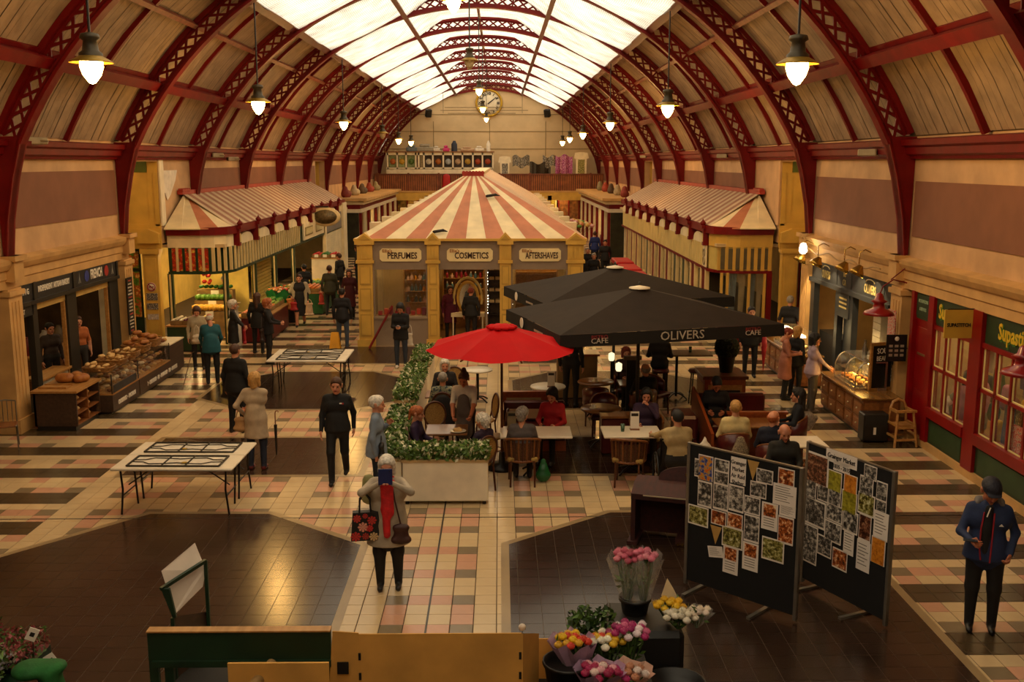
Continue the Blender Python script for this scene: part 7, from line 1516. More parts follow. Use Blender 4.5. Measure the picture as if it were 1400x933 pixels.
for i, (x, k, lb) in enumerate(((-7.55, 'tomato', 'left tray tomato'), (-7.2, 'pepper', 'middle tray pepper'), (-6.85, 'tomato', 'right tray tomato'))): crate((x, 42.6, 1.395), .16, .38, k, 3, 6, lb)
# greengrocer interior behind the front window
t = thing('veg_display', 'stepped wooden display of vegetables inside the lit greengrocer window', 'display', (-8.85, 31.0, 0))
for k in range(3): MB().box(-.55, .55, .35 * k, .35 * k + .33, 0, .8 + .28 * k).build('step', CRATE, t); MB().box(-.12, .12, .35 * k - .015, .35 * k, .66 + .28 * k, .8 + .28 * k).build('price_card', WT, t)
for k, kd in enumerate(('melon', 'cabbage', 'pepper')):
    for i in range(7):
        for j in range(2): o = link(kd, FR[kd], None, (-9.3 + .15 * i, 31.08 + .35 * k + .15 * j, .9 + .28 * k)); tag(o, kd + ' on the ' + ['lowest', 'middle', 'top'][k] + ' step in greengrocer window', kd, kd + 's in greengrocer window')
o = MB().box(-9.45, -7.95, 32.3, 32.34, .6, 2.6).build('yellow_backboard', pm('d8c060', .6, .1, 3), None); tag(o, 'bright yellow backboard behind the vegetable display', 'board')
t = thing('hanging_peppers', 'cluster of red peppers hung in the greengrocer window', 'vegetables', (-9.05, 31.6, 1.75)); mb = MB()
for i in range(14): mb.ball((random.uniform(-.15, .15), random.uniform(-.08, .08), random.uniform(-.2, .2)), .06, 8, 5)
o = mb.build('peppers', pm('b02818', .4, .2, 8), t); o['kind'] = 'stuff'; MB().cyl((0, 0, 0), (0, 0, 1.0), .006, n=5).build('string', DARKFR, t)
t = thing('weighing_scale', 'white weighing scale on the greengrocer side stall', 'scale', (-7.75, 29.62, 0)); MB().lathe([(.2, 0), (.2, .75), (.14, .8), (.12, 1.1), (.16, 1.12), (.16, 1.16)], n=14).build('stand', pm('b8b0a0', .4, .1, 4), t); MB().lathe([(.05, 1.16), (.2, 1.24), (.21, 1.26), (.18, 1.25), (.0001, 1.2)], n=16).build('pan', STEEL, t); MB().box(-.1, .1, -.165, -.155, .85, 1.05).build('dial', WT, t)
for i, (x, y, cs, lb) in enumerate(((-6.95, 33.9, ['d8742a', 'd8a030', 'e0d0b0', '5a8a30'], 'tall orange and white flower bunch beside fruit stalls'), (-7.2, 33.2, ['c8402a', 'd88a3a', 'e0b890'], 'red and peach flower bunch beside fruit stalls'))):
    bucket((x, y, .02), .24, .5, 'flower bucket ' + ['under the orange and white bunch', 'under the red and peach bunch'][i]); bouquet((x, y, .1), 1.15, .36, cs, lb, pm('1c7a38', .5, .1, 5), 30 + i, n=24, hs=.07)
bouquet((4.2, 60.5, .3), 1.6, 1.3, ['d8b060', 'c87a50', 'e0d0a0', '5a8a30', 'd8a0a0'], 'wide bank of cut flowers at the far right florist', None, 40, n=50, hs=.17); 
for i in range(3):
    t = thing('red_stall_table', ['nearest', 'middle', 'farthest'][i] + ' red covered table along right shop', 'table', (5.55 + .05 * i, 41.0 + 3.0 * i, 0)); MB().bbox(-.4, .4, -1.1, 1.1, .62, .85, .04).build('red_cover', pm('c01018', .5, .1, 4), t)
    for x in (-.33, .33):
        for y in (-1.0, 1.0): MB().cyl((x, y, 0), (x, y, .62), .025, n=6).build('leg', MTL, t)
    c_ = thing('slat_chair', ['nearest', 'middle', 'farthest'][i] + ' dark chair beside red covered tables', 'chair', (4.9, 41.2 + 3 * i, 0))
    MB().bbox(-.22, .22, -.22, .22, .43, .48, .01).build('seat', BLACKP, c_); MB().box(-.22, .22, .19, .22, .55, .9).build('backrest', BLACKP, c_)
    for x in (-.19, .19):
        for y in (-.19, .2): MB().cyl((x, y, 0), (x, y, .43 if y < 0 else .9), .014, n=5).build('leg', MTL, c_)

for i, (z, w, h, c, lb) in enumerate(((1.78, .13, .0, 'd8d0c0', 'round no smoking sign on yellow pilaster by greengrocer'), (1.5, .16, .2, 'b8a8b0', 'upper notice below no smoking sign on pilaster'), (1.22, .16, .18, 'b0a4b4', 'middle notice below no smoking sign on pilaster'), (.92, .16, .16, 'c0b4a8', 'lowest notice on yellow pilaster by greengrocer'))):
    t = thing('wall_notice', lb, 'sign', (-9.92, 29.105, z))
    if i: MB().box(-w, w, 0, .008, -h / 2, h / 2).build('sheet', photo_mat(120 + i, 'bw', 30) if i < 3 else pm(c, .6, .3, 20), t)
    else:
        MB().lathe([(.0001, 0), (w, 0), (w, .008), (.0001, .008)], n=18).build('disc', WT, t).rotation_euler = (PI / 2, 0, 0); MB().tube([(w * .85 * math.cos(a), -.01, w * .85 * math.sin(a)) for a in np.linspace(0, 2 * PI, 19)[:-1]], .014, 5, closed=True).build('ring', pm('a01818', .5), t); MB().beam((-.08, -.012, .08), (.08, -.012, -.08), .02, .006, up=(0, 1, 0)).build('bar', pm('a01818', .5), t); MB().box(-.07, .07, -.011, -.008, -.012, .012).build('cigarette', BLACKP, t)
for i in range(9):
    o = MB().bbox(-.06, .06, -.05, .05, 0, .12 + .05 * (i % 3), .01).build('gift_box', pm(['a0181c', 'c8402a', '6a1424'][i % 3], .5, .1, 8), None, (-3.5 + .16 * i, 29.75 + .1 * (i % 2), .87)); tag(o, 'small red gift box along sill of the PERFUMES window', 'box', 'gift boxes in PERFUMES window')
t = thing('window_bed', 'low display bed inside the PERFUMES window', 'shelf', (-2.87, 29.8, 0)); MB().box(-.76, .76, -.15, .2, .83, .865).build('shelf_board', LWOOD, t); MB().box(-.72, .72, .1, .15, 0, .83).build('support', GREYP, t)
# ================================================================ PEOPLE
def _unit(v): v = np.asarray(v, float); return v / (np.linalg.norm(v) + 1e-9)
def hand_tpl(grip, vox):
    pr = [((0, -.018, -.02), (0, -.02, -.08), .017, .016, 0), ((0, .014, -.02), (0, .016, -.08), .016, .015, 0), ((0, 0, .03), (0, 0, -.02), .026, .022, 0)]
    for i, (y, L) in enumerate(((-.031, .062), (-.010, .072), (.011, .066), (.030, .05))):
        a = np.array([0, y, -.085]); c = .9 if grip else .3
        b = a + L * .5 * np.array([math.sin(c), 0, -math.cos(c)]); d = b + L * .5 * np.array([math.sin(c * 2.1), 0, -math.cos(c * 2.1)])
        pr += [(a, b, .0095, .009, 0), (b, d, .009, .0075, 0)]
    pr += [((.004, -.026, -.025), (.014, -.052, -.055), .013, .011, 0), ((.014, -.052, -.055), (.024, -.05 if not grip else -.03, -.085), .0105, .009, 0)]
    return sdf_mesh(pr, vox, .006)
def head_tpl(vox):
    pr = [((0, .025, .03), (0, -.012, .035), .086, .084, 0, (.9, 1.05, 1.05)), ((0, -.04, -.04), (0, -.052, -.08), .055, .036, 0), ((-.034, -.05, -.028), (-.03, -.055, -.05), .036, .03, 0), ((.034, -.05, -.028), (.03, -.055, -.05), .036, .03, 0),
          ((0, -.094, .012), (0, -.116, -.03), .010, .016, 0), ((-.04, -.082, .03), (.04, -.082, .03), .017, .017, 0), ((-.018, -.094, -.06), (.018, -.094, -.06), .009, .009, 5), ((-.033, -.087, .006), (-.033, -.088, .006), .009, .009, 4), ((.033, -.087, .006), (.033, -.088, .006), .009, .009, 4),
          ((-.085, .012, -.015), (-.09, .018, .02), .018, .022, 0, (.6, 1, 1)), ((.085, .012, -.015), (.09, .018, .02), .018, .022, 0, (.6, 1, 1)), ((0, -.08, -.098), (0, -.08, -.1), .019, .019, 0), ((0, .012, -.07), (0, .022, -.18), .054, .058, 0)]
    return sdf_mesh(pr, vox, .016)
_HT = {}
def tpl(kind, far):
    k = (kind, far)
    if k not in _HT: _HT[k] = {'head': lambda: head_tpl(.014 if far else .0085), 'relax': lambda: hand_tpl(False, .009 if far else .006), 'grip': lambda: hand_tpl(True, .009 if far else .006)}[kind]()
    return _HT[k]
FC_ = ((0, -.8, -.6), .034)
def hair_prims(st):
    sh = [((0, .03, .045), (0, -.012, .05), .096, .094, 0, (.93, 1.05, 1.02), FC_)]
    if st == 'short': return sh, 0
    if st == 'bald': return [((0, .03, .03), (0, .0, .03), .094, .09, 0, (.95, 1.05, 1.0), ((0, -.9, -.35), .0)), ((0, -.03, .15), (0, .06, .15), .12, .12, 0, None, None, True)], 0
    if st == 'bob': return [((0, .03, .05), (0, -.012, .055), .103, .1, 0, (.95, 1.05, 1.02), FC_), ((.074, .02, .04), (.078, .015, -.075), .035, .03, 0), ((-.074, .02, .04), (-.078, .015, -.075), .035, .03, 0), ((0, .075, .0), (0, .065, -.08), .06, .055, 0)], .004
    if st == 'long': return [((0, .03, .05), (0, -.012, .055), .103, .1, 0, (.95, 1.05, 1.02), FC_), ((.07, .03, .03), (.075, .04, -.2), .034, .03, 0), ((-.07, .03, .03), (-.075, .04, -.2), .034, .03, 0), ((0, .08, .0), (0, .09, -.24), .06, .045, 0)], .005
    if st == 'bun': return sh + [((0, .05, .14), (0, .06, .16), .045, .042, 0)], .004
    if st == 'curly': return [((0, .035, .05), (0, -.012, .06), .108, .105, 0, (.97, 1.03, 1.02), FC_), ((0, .07, .0), (0, .065, -.04), .065, .06, 0)], .012
    if st == 'tail': return sh + [((0, .11, .04), (0, .12, -.1), .03, .02, 0)], .003
    if st == 'cap': return [((0, .025, .06), (0, -.005, .06), .101, .1, 0, (.95, 1.08, .95), ((0, 0, -1), -.04)), ((-.03, -.1, .045), (.03, -.1, .045), .02, .02, 0, (2.2, 2.6, .45))], 0
_HR = {}
def hair_mesh(st, mat, far):
    k = (st, mat.name, far)
    if k not in _HR:
        pr, nz = hair_prims(st); f = (lambda P: nz * (np.sin(P[..., 0] * 95) * np.sin(P[..., 1] * 90 + 1) * np.sin(P[..., 2] * 85 + 2))) if nz else None
        v, fc, t = sdf_mesh(pr, .014 if far else .009, .02, f); _HR[k] = np_mesh('hair', v, fc, t, [mat])
    return _HR[k]
SKIN = {'a': pm('c98a68', .5, .1, 12), 'b': pm('b8704c', .5, .1, 12), 'r': pm('c08060', .5, .12, 12)}
HAIRC = {'white': 'd8d0c0', 'grey': '8a8278', 'blond': 'b88a48', 'brown': '4a2c1a', 'black': '14100e', 'red': '7a2a12', 'ginger': 'a85a2a', 'navy': '1a1c2a'}
EYE = pm('4a342a', .2, 0); LIP = pm('9a4a40', .5, .05, 9)
def ik(S, Wt, l1, l2, pole):
    S = np.array(S, float); Wt = np.array(Wt, float); d = Wt - S; D = np.linalg.norm(d)
    if D > (l1 + l2) * .985: Wt = S + d / D * (l1 + l2) * .985; d = Wt - S; D = np.linalg.norm(d)
    a = (l1 * l1 - l2 * l2 + D * D) / (2 * D); h = math.sqrt(max(1e-6, l1 * l1 - a * a)); u = d / D; p = np.array(pole, float); p = p - u * (p @ u); p = _unit(p)
    return S + u * a + p * h, Wt
def person(label, loc, face, h=1.7, pose='stand', L=None, R=None, lean=0., head=(0, 0), hair=('short', 'brown'), top='222222', bottom='1a1a1e', shoes='141210', skin='a', hem=None, sleeve=1, far=None, fat=1.0, skirt=None, gl='relax', gr='relax', stoop=0, zseat=.46, sit_coat=False, toptex=None, trail=0):
    x, y = float(loc[0]), float(loc[1]); far = (y > 24) if far is None else far
    rz = math.atan2(face[1], face[0]) + PI / 2; s = h / 1.7; f = fat
    T_ = thing('person', label, 'person', (x, y, 0), rz)
    pr = []; A = lambda a, b, r0, r1, t, sq=None, cl=None: pr.append((np.array(a) * s, np.array(b) * s, r0 * s, r1 * s, t, sq, cl))
    if pose == 'sit': hz = (zseat + .10) / s; oy = 0.12
    else: hz = .95; oy = 0
    cl_, sl_ = math.cos(lean), math.sin(lean)
    def up(p):   # upper body point given for upright standing (relative to pelvis z .95), bent forward about the hips
        px, py, pz = p; dz = pz - .95; return np.array([px, py * cl_ - dz * sl_ + oy - stoop * max(0, dz - .3) * .6, hz + dz * cl_ + py * sl_ * .0])
    # trunk
    A(up((-.075, .0, .95)), up((.075, .0, .95)), .118 * f, .118 * f, 2 if pose != 'sit' else 2, (1, .86, 1)); A(up((-.05, 0, 1.08)), up((.05, 0, 1.08)), .118 * f, .118 * f, 1, (1, .84, 1)); A(up((-.09, .0, 1.27)), up((.09, .0, 1.27)), .125 * f, .125 * f, 1, (1, .82, 1)); A(up((-.13, .01, 1.385)), up((.13, .01, 1.385)), .07, .07, 1); A(up((0, .012, 1.40)), up((0, .004, 1.47)), .062, .056, 1)
    # legs
    hips = [(-.095, oy, hz - .02), (.095, oy, hz - .02)]
    if pose == 'sit': K = [(-.12, oy - .42, hz - .03), (.12, oy - .42, hz - .03)]; An = [(-.12, oy - .38, .09), (.12, oy - .40, .09)]
    elif pose == 'walk': K = [(-.10, -.14, .52), (.10, .02, .50)]; An = [(-.09, -.18, .085), (.09, .26, .14)]
    else: K = [(-.11, -.015, .50), (.11, -.015, .50)]; An = [(-.11, .01, .085), (.115, .03, .085)]
    for i in range(2):
        lt = 0 if skirt else 2
        A(hips[i], K[i], .092 * f, .066 * f, 2); A(K[i], An[i], .064 * f, .05, lt if skirt else 2); a = np.array(An[i]); A(a + (0, .03, -.045), a + (0, -.13, -.052), .042, .036, 3)
    if hem is not None and pose != 'sit': A((0, .01, 1.08), (0, .01, hem - .05), .135 * f, .2 * f, 1, (1.12, .86, 1), ((0, 0, -1), -hem * s))
    if hem is not None and pose != 'sit': A((0, .0, 1.0), (0, .01, .9), .15 * f, .17 * f, 1, (1.08, .86, 1))
    if skirt is not None: A((0, .0, .95), (0, .02, skirt - .05), .14 * f, .2 * f, 2, (1.1, .86, 1), ((0, 0, -1), -skirt * s))
    # arms
    hands = []
    for sd, tgt, g in ((1, L, gl), (-1, R, gr)):
        S = up((sd * .178, .01, 1.385))
        if tgt is None:
            if pose == 'sit': tg = np.array([sd * .14, oy - .30, hz + .13])
            elif pose == 'walk': tg = np.array([sd * .25, .10 * sd, .87])
            else: tg = up((sd * .25, -.03, .865))
        else:
            tg = np.array(tgt, float) if pose == 'sit' or not lean else np.array(tgt, float)
        E_, Wt = ik(S, tg, .285, .255, (sd * .55, .75, -.35)); A(S, E_, .055 * (.9 + .1 * f), .046, 1); A(E_, Wt, .044, .033, 1 if sleeve else 0); hands.append((sd, E_, Wt, g))
    v, fc, tg_ = sdf_mesh(pr, (.023 if far else .0165) * s, .035 * s)
    if hem is not None and pose != 'sit':
        cz = v[fc].mean(1)[:, 2]; tg_[(tg_ == 2) & (cz > hem * s)] = 1
    VV = [v]; FF = [fc]; TT = [tg_]; off = len(v)
    for sd, E_, Wt, g in hands:
        hv, hf, ht = tpl(g, far); d = _unit(Wt - E_); zx = -d; inn = np.array([-sd, 0, 0.]); xx = inn - zx * (inn @ zx); xx = _unit(xx if np.linalg.norm(xx) > .1 else np.array([0, 1., 0])); yy = np.cross(zx, xx)
        Mx = np.stack([xx, yy * (1 if True else -1), zx], 1)
        hh = hv.copy();
        if sd > 0: hh[:, 1] = hh[:, 1]
        # thumb forward: local -Y must look forward (-Y world) or up
        if (Mx @ np.array([0, -1, 0.]))[1] > 0.3 or (Mx @ np.array([0, -1, 0.]))[2] < -.5: hh[:, 1] *= -1; hf2 = hf[:, ::-1]
        else: hf2 = hf
        w = (hh * s * 1.02) @ Mx.T + np.array(Wt) * s; VV.append(w); FF.append(hf2 + off); TT.append(np.zeros(len(hf), int)); off += len(w)
    # head
    hp = up((0, -.012, 1.585)); hv, hf, ht = tpl('head', far); yw, pt = head; cp_, sp2 = math.cos(pt + lean * .5), math.sin(pt + lean * .5); Rx = np.array([[1, 0, 0], [0, cp_, -sp2], [0, sp2, cp_]]); Rz = np.array([[math.cos(yw), -math.sin(yw), 0], [math.sin(yw), math.cos(yw), 0], [0, 0, 1]]); RR = Rz @ Rx
    w = (hv * s * 1.03) @ RR.T + hp * s; VV.append(w); FF.append(hf + off); TT.append(ht)
    mats = [SKIN[skin], toptex or pm(top, .8, .14, 7, bump=.25, bscale=14), pm(bottom, .8, .14, 7, bump=.22, bscale=14), pm(shoes, .45, .1, 8), EYE, LIP]
    me = np_mesh('body', np.concatenate(VV), np.concatenate(FF), np.concatenate(TT), mats); link('body', me, T_)
    if hair:
        hm = hair_mesh(hair[0], pm(HAIRC[hair[1]], .65, .25, 30, bump=.4, bscale=70), far); o = link('hair' if hair[0] != 'cap' else 'cap', hm, T_); o.matrix_basis = Matrix.Translation(Vector(hp * s)) @ Matrix([list(r) for r in RR]).to_4x4() @ Matrix.Scale(s * 1.03, 4)
        if hair[0] == 'cap':
            hm = hair_mesh('bald', pm(HAIRC['grey'], .65, .25, 30), far); o2 = link('hair', hm, T_); o2.matrix_basis = o.matrix_basis.copy()
    T_['_s'] = s
    return T_
def wpt(T_, p):   # body point -> world
    s = T_['_s']; return tuple(Matrix.Translation(T_.location) @ Matrix.Rotation(T_.rotation_euler[2], 4, 'Z') @ Vector((p[0] * s, p[1] * s, p[2] * s)))
def bag(T_, p, w, d, h, col, label, name='handbag', cat='handbag', strap=.3, tex=None, far=False):
    q = wpt(T_, p); t = thing(name, label, cat, q, T_.rotation_euler[2]); m = tex or pm(col, .55, .15, 8, bump=.15)
    blob('body', [((-w / 2 + .03, 0, -h + .03), (w / 2 - .03, 0, -h + .03), .035, .035, 0, (1, d / .07, 1)), ((-w / 2 + .05, 0, -.05), (w / 2 - .05, 0, -.05), .03, .03, 0, (1, d / .08, 1)), ((0, 0, -h * .7), (0, 0, -h * .35), w * .42, w * .36, 0, (1, d / w, 1))], m, t, h=.018)
    if strap: MB().tube([(-w * .32, 0, -.05), (-w * .2, 0, strap * .7), (0, 0, strap), (w * .2, 0, strap * .7), (w * .32, 0, -.05)], .01, 5).build('strap', m, t)
    return t
# --- woman with tablet
P = person('woman photographing with blue tablet, red scarf and floral tote', (-1.4, 12.2), (.05, -1), 1.7, L=(.075, -.27, 1.46), R=(-.075, -.27, 1.46), hair=('bob', 'white'), top='a89a84', bottom='17130f', hem=.6, gl='grip', gr='grip', fat=1.27, head=(0, .05))
t = thing('tablet_computer', 'blue backed tablet held up by woman in red scarf', 'tablet', wpt(P, (0, -.315, 1.555)), P.rotation_euler[2]); MB().bbox(-.085, .085, -.008, .008, -.1, .1, .004).build('case', pm('14245a', .4, .1, 5), t); MB().box(-.075, .075, .008, .01, -.09, .09).build('screen', BLACKP, t); MB().lathe([(.0001, 0), (.008, 0), (.008, .003)], n=8).build('lens', BLACKP, t, (.05, -.009, .07)).rotation_euler = (PI / 2, 0, 0)
SCF = pm('c41a1a', .8, .2, 14, bump=.3); sm = P['_s']
blob('scarf', [((-.06, -.09, 1.43), (.07, -.1, 1.42), .035, .035, 0), ((-.02, -.14, 1.4), (-.01, -.185, 1.1), .055, .05, 0, (1.1, .6, 1)), ((-.01, -.185, 1.1), (.0, -.225, .78), .05, .04, 0, (1.1, .6, 1)), ((.03, -.14, 1.4), (.04, -.19, 1.05), .05, .045, 0, (1.1, .6, 1)), ((.0, .06, 1.45), (.07, .0, 1.44), .03, .03, 0), ((0, .06, 1.45), (-.07, 0, 1.44), .03, .03, 0)], SCF, P, h=.015).scale = (sm, sm, sm)
blob('dark_top', [((0, -.1, 1.3), (0, -.115, 1.05), .06, .07, 0, (1, .5, 1)), ((0, -.115, 1.05), (0, -.15, .62), .07, .08, 0, (1, .5, 1))], pm('15110f', .8), P, h=.02)
t = thing('floral_tote', 'black tote bag with red and cream flowers on womans arm', 'tote bag', wpt(P, (-.27, -.13, 1.12)), P.rotation_euler[2] + .1); MB().prism([(-.18, -.05, -.42), (.2, -.05, -.42), (.16, -.04, -.06), (-.15, -.04, -.06)], (0, .1, 0)).build('body', pm('0e0d10', .6, .1, 6), t)
for i, (fx_, fz, r_, c) in enumerate(((-.1, -.13, .045, 'c03a30'), (.08, -.16, .05, 'b83028'), (-.03, -.24, .055, 'd8907a'), (.05, -.26, .04, 'c02a28'), (-.12, -.36, .055, 'b82c28'), (.1, -.37, .05, 'c8a878'), (-.0, -.1, .03, 'a82a24'), (.0, -.36, .04, '9a2a20'))):
    mb = MB()
    for k in range(8): a = k * PI / 4; mb.prism([(0, -.053, 0), (r_ * math.cos(a - .3), -.053, r_ * math.sin(a - .3)), (r_ * 1.2 * math.cos(a), -.053, r_ * 1.2 * math.sin(a)), (r_ * math.cos(a + .3), -.053, r_ * math.sin(a + .3))], (0, -.002, 0))
    mb.build('flower_print', pm(c, .6, .1, 9), t, (fx_, 0, fz))
for q in (-1, 1): MB().tube([(-.07, q * .03, -.08), (-.06, q * .03, .1), (.0, q * .02, .18), (.06, q * .03, .1), (.07, q * .03, -.08)], .012, 5).build('handle', pm('0e0d10', .6), t)
bag(P, (.17, -.2, .92), .24, .1, .24, '3a1812', 'brown leather shoulder bag at hip of woman with tablet', strap=.0); MB().tube([np.array(p) * sm for p in [(.17, -.2, .9), (.1, -.17, 1.2), (.06, -.09, 1.44)]], .01, 5).build('bag_strap', pm('3a1812', .5), P)
# --- man in black
P = person('man in black fleece walking towards camera', (-2.71, 16.6), (.02, -1), 1.76, 'walk', hair=('short', 'brown'), top='0c0b0c', bottom='0b0a0a', shoes='0a0909', skin='r', fat=1.03, hem=.86); MB().box(.06, .1, -.125, -.118, 1.36, 1.38).build('chest_logo', WT, P); MB().box(.1, .13, -.122, -.115, 1.35, 1.38).build('chest_badge', pm('a02020', .5), P)
q = G(514, 546, 1.70)
P = person('white haired man in blue shirt looking right at the café', q, (1, .05), 1.73, L=(.04, -.17, 1.27), R=(-.22, .0, .86), hair=('short', 'white'), top='7a8898', bottom='1c2430', skin='a', fat=1.05, hem=.8, gr='grip'); bag(P, (-.2, -.08, 1.05), .26, .1, .24, '15110f', 'black shoulder bag on the white haired man in blue', strap=.1)
o = blob('shopping_bag', [((0, 0, .15), (0, 0, .4), .14, .1, 0, (1, .5, 1))], pm('8a8a5a', .6, .3, 8), None, h=.03, loc=(q[0] - .1, q[1] - .3, .1)); tag(o, 'green carrier bag held low by white haired man', 'bag')
# --- left group
P = person('blond woman in beige coat seen from behind by folding table', (-4.23, 17.3), (.12, 1), 1.7, hair=('bob', 'blond'), top='b09c80', bottom='1c2436', shoes='6a1c18', hem=.58, fat=1.0, R=(.2, -.16, 1.05), L=(-.0, 0, 0) if False else (.24, -.05, .98), gl='grip', gr='grip')
bag(P, (.3, -.05, .92), .26, .1, .24, 'b08858', 'tan handbag carried by blond woman in beige coat', strap=.12)
t = thing('walking_umbrella', 'hooked umbrella handle held by blond woman in beige coat', 'umbrella', wpt(P, (-.3, -.12, .98))); MB().tube([(0, 0, -.75), (0, 0, 0), (.01, 0, .04), (.05, 0, .05), (.06, 0, .02)], .011, 6).build('handle', pm('8a5a3a', .4), t); MB().cyl((0, 0, -.75), (0, 0, -.2), .012, .03, n=8).build('canopy_furled', BLACKP, t)
P = person('person all in black seen from behind near bakery aisle', (-5.2, 19.8), (.25, 1), 1.75, hair=('short', 'brown'), top='0b0a0b', bottom='0a090a', hem=.82, fat=1.12, far=False); bag(P, (.24, -.1, .95), .3, .14, .32, '16120f', 'black bag at the side of person in black', strap=.2)
P = person('woman in cream coat with walking stick facing the bakery', (-7.78, 26.1), (.25, -1), 1.62, hair=('bob', 'brown'), top='b0a080', bottom='1a1512', hem=.72, head=(0, .45), L=(.14, -.24, 1.0), gl='grip')
bag(P, (-.02, -.2, .98), .26, .1, .19, 'd0c0a4', 'pale handbag in front of woman with walking stick', strap=.25)
t = thing('walking_stick', 'brown walking stick of woman in cream coat', 'walking stick', wpt(P, (.14, -.3, 0))); MB().tube([(.1, -.25, 0), (.02, -.02, .78), (0, 0, .84), (-.06, .0, .84)], .012, 6).build('shaft', pm('6a4424', .5), t)
P = person('stooped man in teal jumper seen from behind', (-6.95, 24.35), (-.35, 1), 1.7, lean=.3, head=(.1, .3), hair=('bald', 'white'), top='12505a', bottom='171513', hem=.78, fat=1.1, L=(.2, -.35, .9), R=(-.2, -.3, .9), skin='r')
t = thing('walking_stick', 'thin walking stick leaning by man in teal jumper', 'walking stick', (-7.35, 24.1, 0)); MB().tube([(-.12, -.5, 0), (0, .0, .8), (.05, .02, .83)], .011, 6).build('shaft', pm('5a3a20', .5), t)
P = person('white haired woman in dark coat turned to the fruit stall', (-7.2, 27.4), (1, .25), 1.6, hair=('curly', 'white'), top='171412', bottom='120f0e', hem=.5, L=(.12, -.3, .95), R=(-.12, -.3, .95), gl='grip', gr='grip', far=False); bag(P, (-.1, -.3, .9), .28, .1, .4, 'a01420', 'red shopping bag of white haired woman in dark coat', 'shopping_bag', 'bag', .1)
person('long haired woman in black with back turned at fruit stall', (-6.75, 28.3), (.1, 1), 1.68, hair=('long', 'brown'), top='0d0b0b', bottom='0d0b0c', hem=.75, far=False)
P = person('blond curly haired woman in black coat facing right', (-6.15, 26.9), (1, .05), 1.7, hair=('curly', 'ginger'), top='0f0d0e', bottom='0c0b0b', hem=.8, L=(.1, -.33, 1.08), R=(-.1, -.33, 1.08), far=False, gl='grip', gr='grip'); bag(P, (-.22, .12, .98), .3, .12, .34, '2a1712', 'brown shoulder bag on blond curly haired woman', strap=.3)
P = person('woman in cream cardigan and black dress walking with shopping bags', (-6.5, 33.1), (.05, -1), 1.68, 'walk', hair=('short', 'brown'), top='1a1414', bottom='0f0c0d', skirt=.35, fat=1.02, L=(.28, -.05, .85), R=(-.26, -.12, 1.0), gl='grip', gr='grip', far=False)
blob('cardigan', [((.17, .02, 1.4), (.2, .0, .75), .06, .075, 0, (1, 1.2, 1)), ((-.17, .02, 1.4), (-.2, .0, .75), .06, .075, 0, (1, 1.2, 1)), ((-.1, .1, 1.3), (.1, .1, 1.3), .09, .09, 0, (1, .6, 1)), ((-.1, .12, .9), (.1, .12, .9), .1, .1, 0, (1, .6, 1)), ((.2, .02, 1.38), (.3, .03, 1.1), .07, .06, 0), ((-.2, .02, 1.38), (-.3, .0, 1.12), .07, .06, 0)], pm('b0a284', .8, .15, 8, bump=.2), P, h=.025)
bag(P, (-.3, -.12, .96), .3, .14, .36, 'b87030', 'brown paper bag carried by woman in cream cardigan', 'shopping_bag', 'bag', .08); bag(P, (-.18, -.16, .84), .26, .12, .28, 'a01818', 'red bag carried by woman in cream cardigan', 'shopping_bag', 'bag', .08); bag(P, (.3, -.06, .8), .3, .16, .42, 'c8a888', 'peach plastic bag carried by woman in cream cardigan', 'shopping_bag', 'bag', .1)
P = person('man in olive jacket walking away with red bag', (-5.9, 35.4), (-.05, 1), 1.74, 'walk', hair=('short', 'brown'), top='3a3620', bottom='1c1812', hem=.82, fat=1.1); bag(P, (.3, -.05, .82), .22, .12, .45, 'b0382a', 'red orange bag carried by man in olive jacket', 'shopping_bag', 'bag', .1)
person('man in navy jacket and jeans walking past kiosk pillar', (-4.5, 29.0), (0, 1), 1.72, hair=('short', 'black'), top='121218', bottom='3a4656', shoes='4a3426', hem=.86, far=False)
person('long haired woman in dark coat and red top beside kiosk', (-5.1, 34.6), (0, -1), 1.68, hair=('long', 'brown'), top='4a0f14', bottom='14100f', hem=.45)
P = person('woman in black coat looking at phone in front of kiosk', (-2.57, 26.2), (-.1, -1), 1.68, hair=('bob', 'black'), top='0e0c0d', bottom='26303e', shoes='d8d0c4', hem=.78, L=(.05, -.27, 1.12), R=(-.06, -.27, 1.12), head=(0, .5), gl='grip', gr='grip', far=False)
t = thing('mobile_phone', 'phone in hands of woman in black by kiosk', 'phone', wpt(P, (0, -.35, 1.16)), P.rotation_euler[2]); MB().bbox(-.04, .04, -.03, .05, 0, .012, .004).build('case', BLACKP, t); MB().box(-.035, .035, -.025, .045, .012, .014).build('screen', pm('8a98a8', .3), t)
bag(P, (.24, .02, .95), .18, .09, .36, 'd0c4b0', 'white tote on arm of woman by kiosk', 'shopping_bag', 'bag', .2)
person('dark haired person in dark coat at middle of greengrocer side', (-7.0, 36.6), (-.5, 1), 1.66, hair=('short', 'black'), top='15140f', bottom='14110f', hem=.8); person('greengrocer in dark top behind the side stall', (-8.7, 32.3), (.8, -.6), 1.72, hair=('short', 'grey'), top='1a1a16', bottom='1a1512'); person('shopper in dark jacket deeper in left aisle', (-6.35, 40.5), (-.8, .5), 1.7, hair=('short', 'brown'), top='16130f', bottom='171310', hem=.8); person('shopper in black by the tomato trays', (-6.1, 44.0), (-1, .3), 1.74, hair=('bob', 'brown'), top='1a1614', bottom='120f0e', hem=.7); person('shopper farthest along the left aisle', (-5.2, 47.5), (.1, -1), 1.75, hair=('short', 'black'), top='201a22', bottom='14100f', hem=.8)
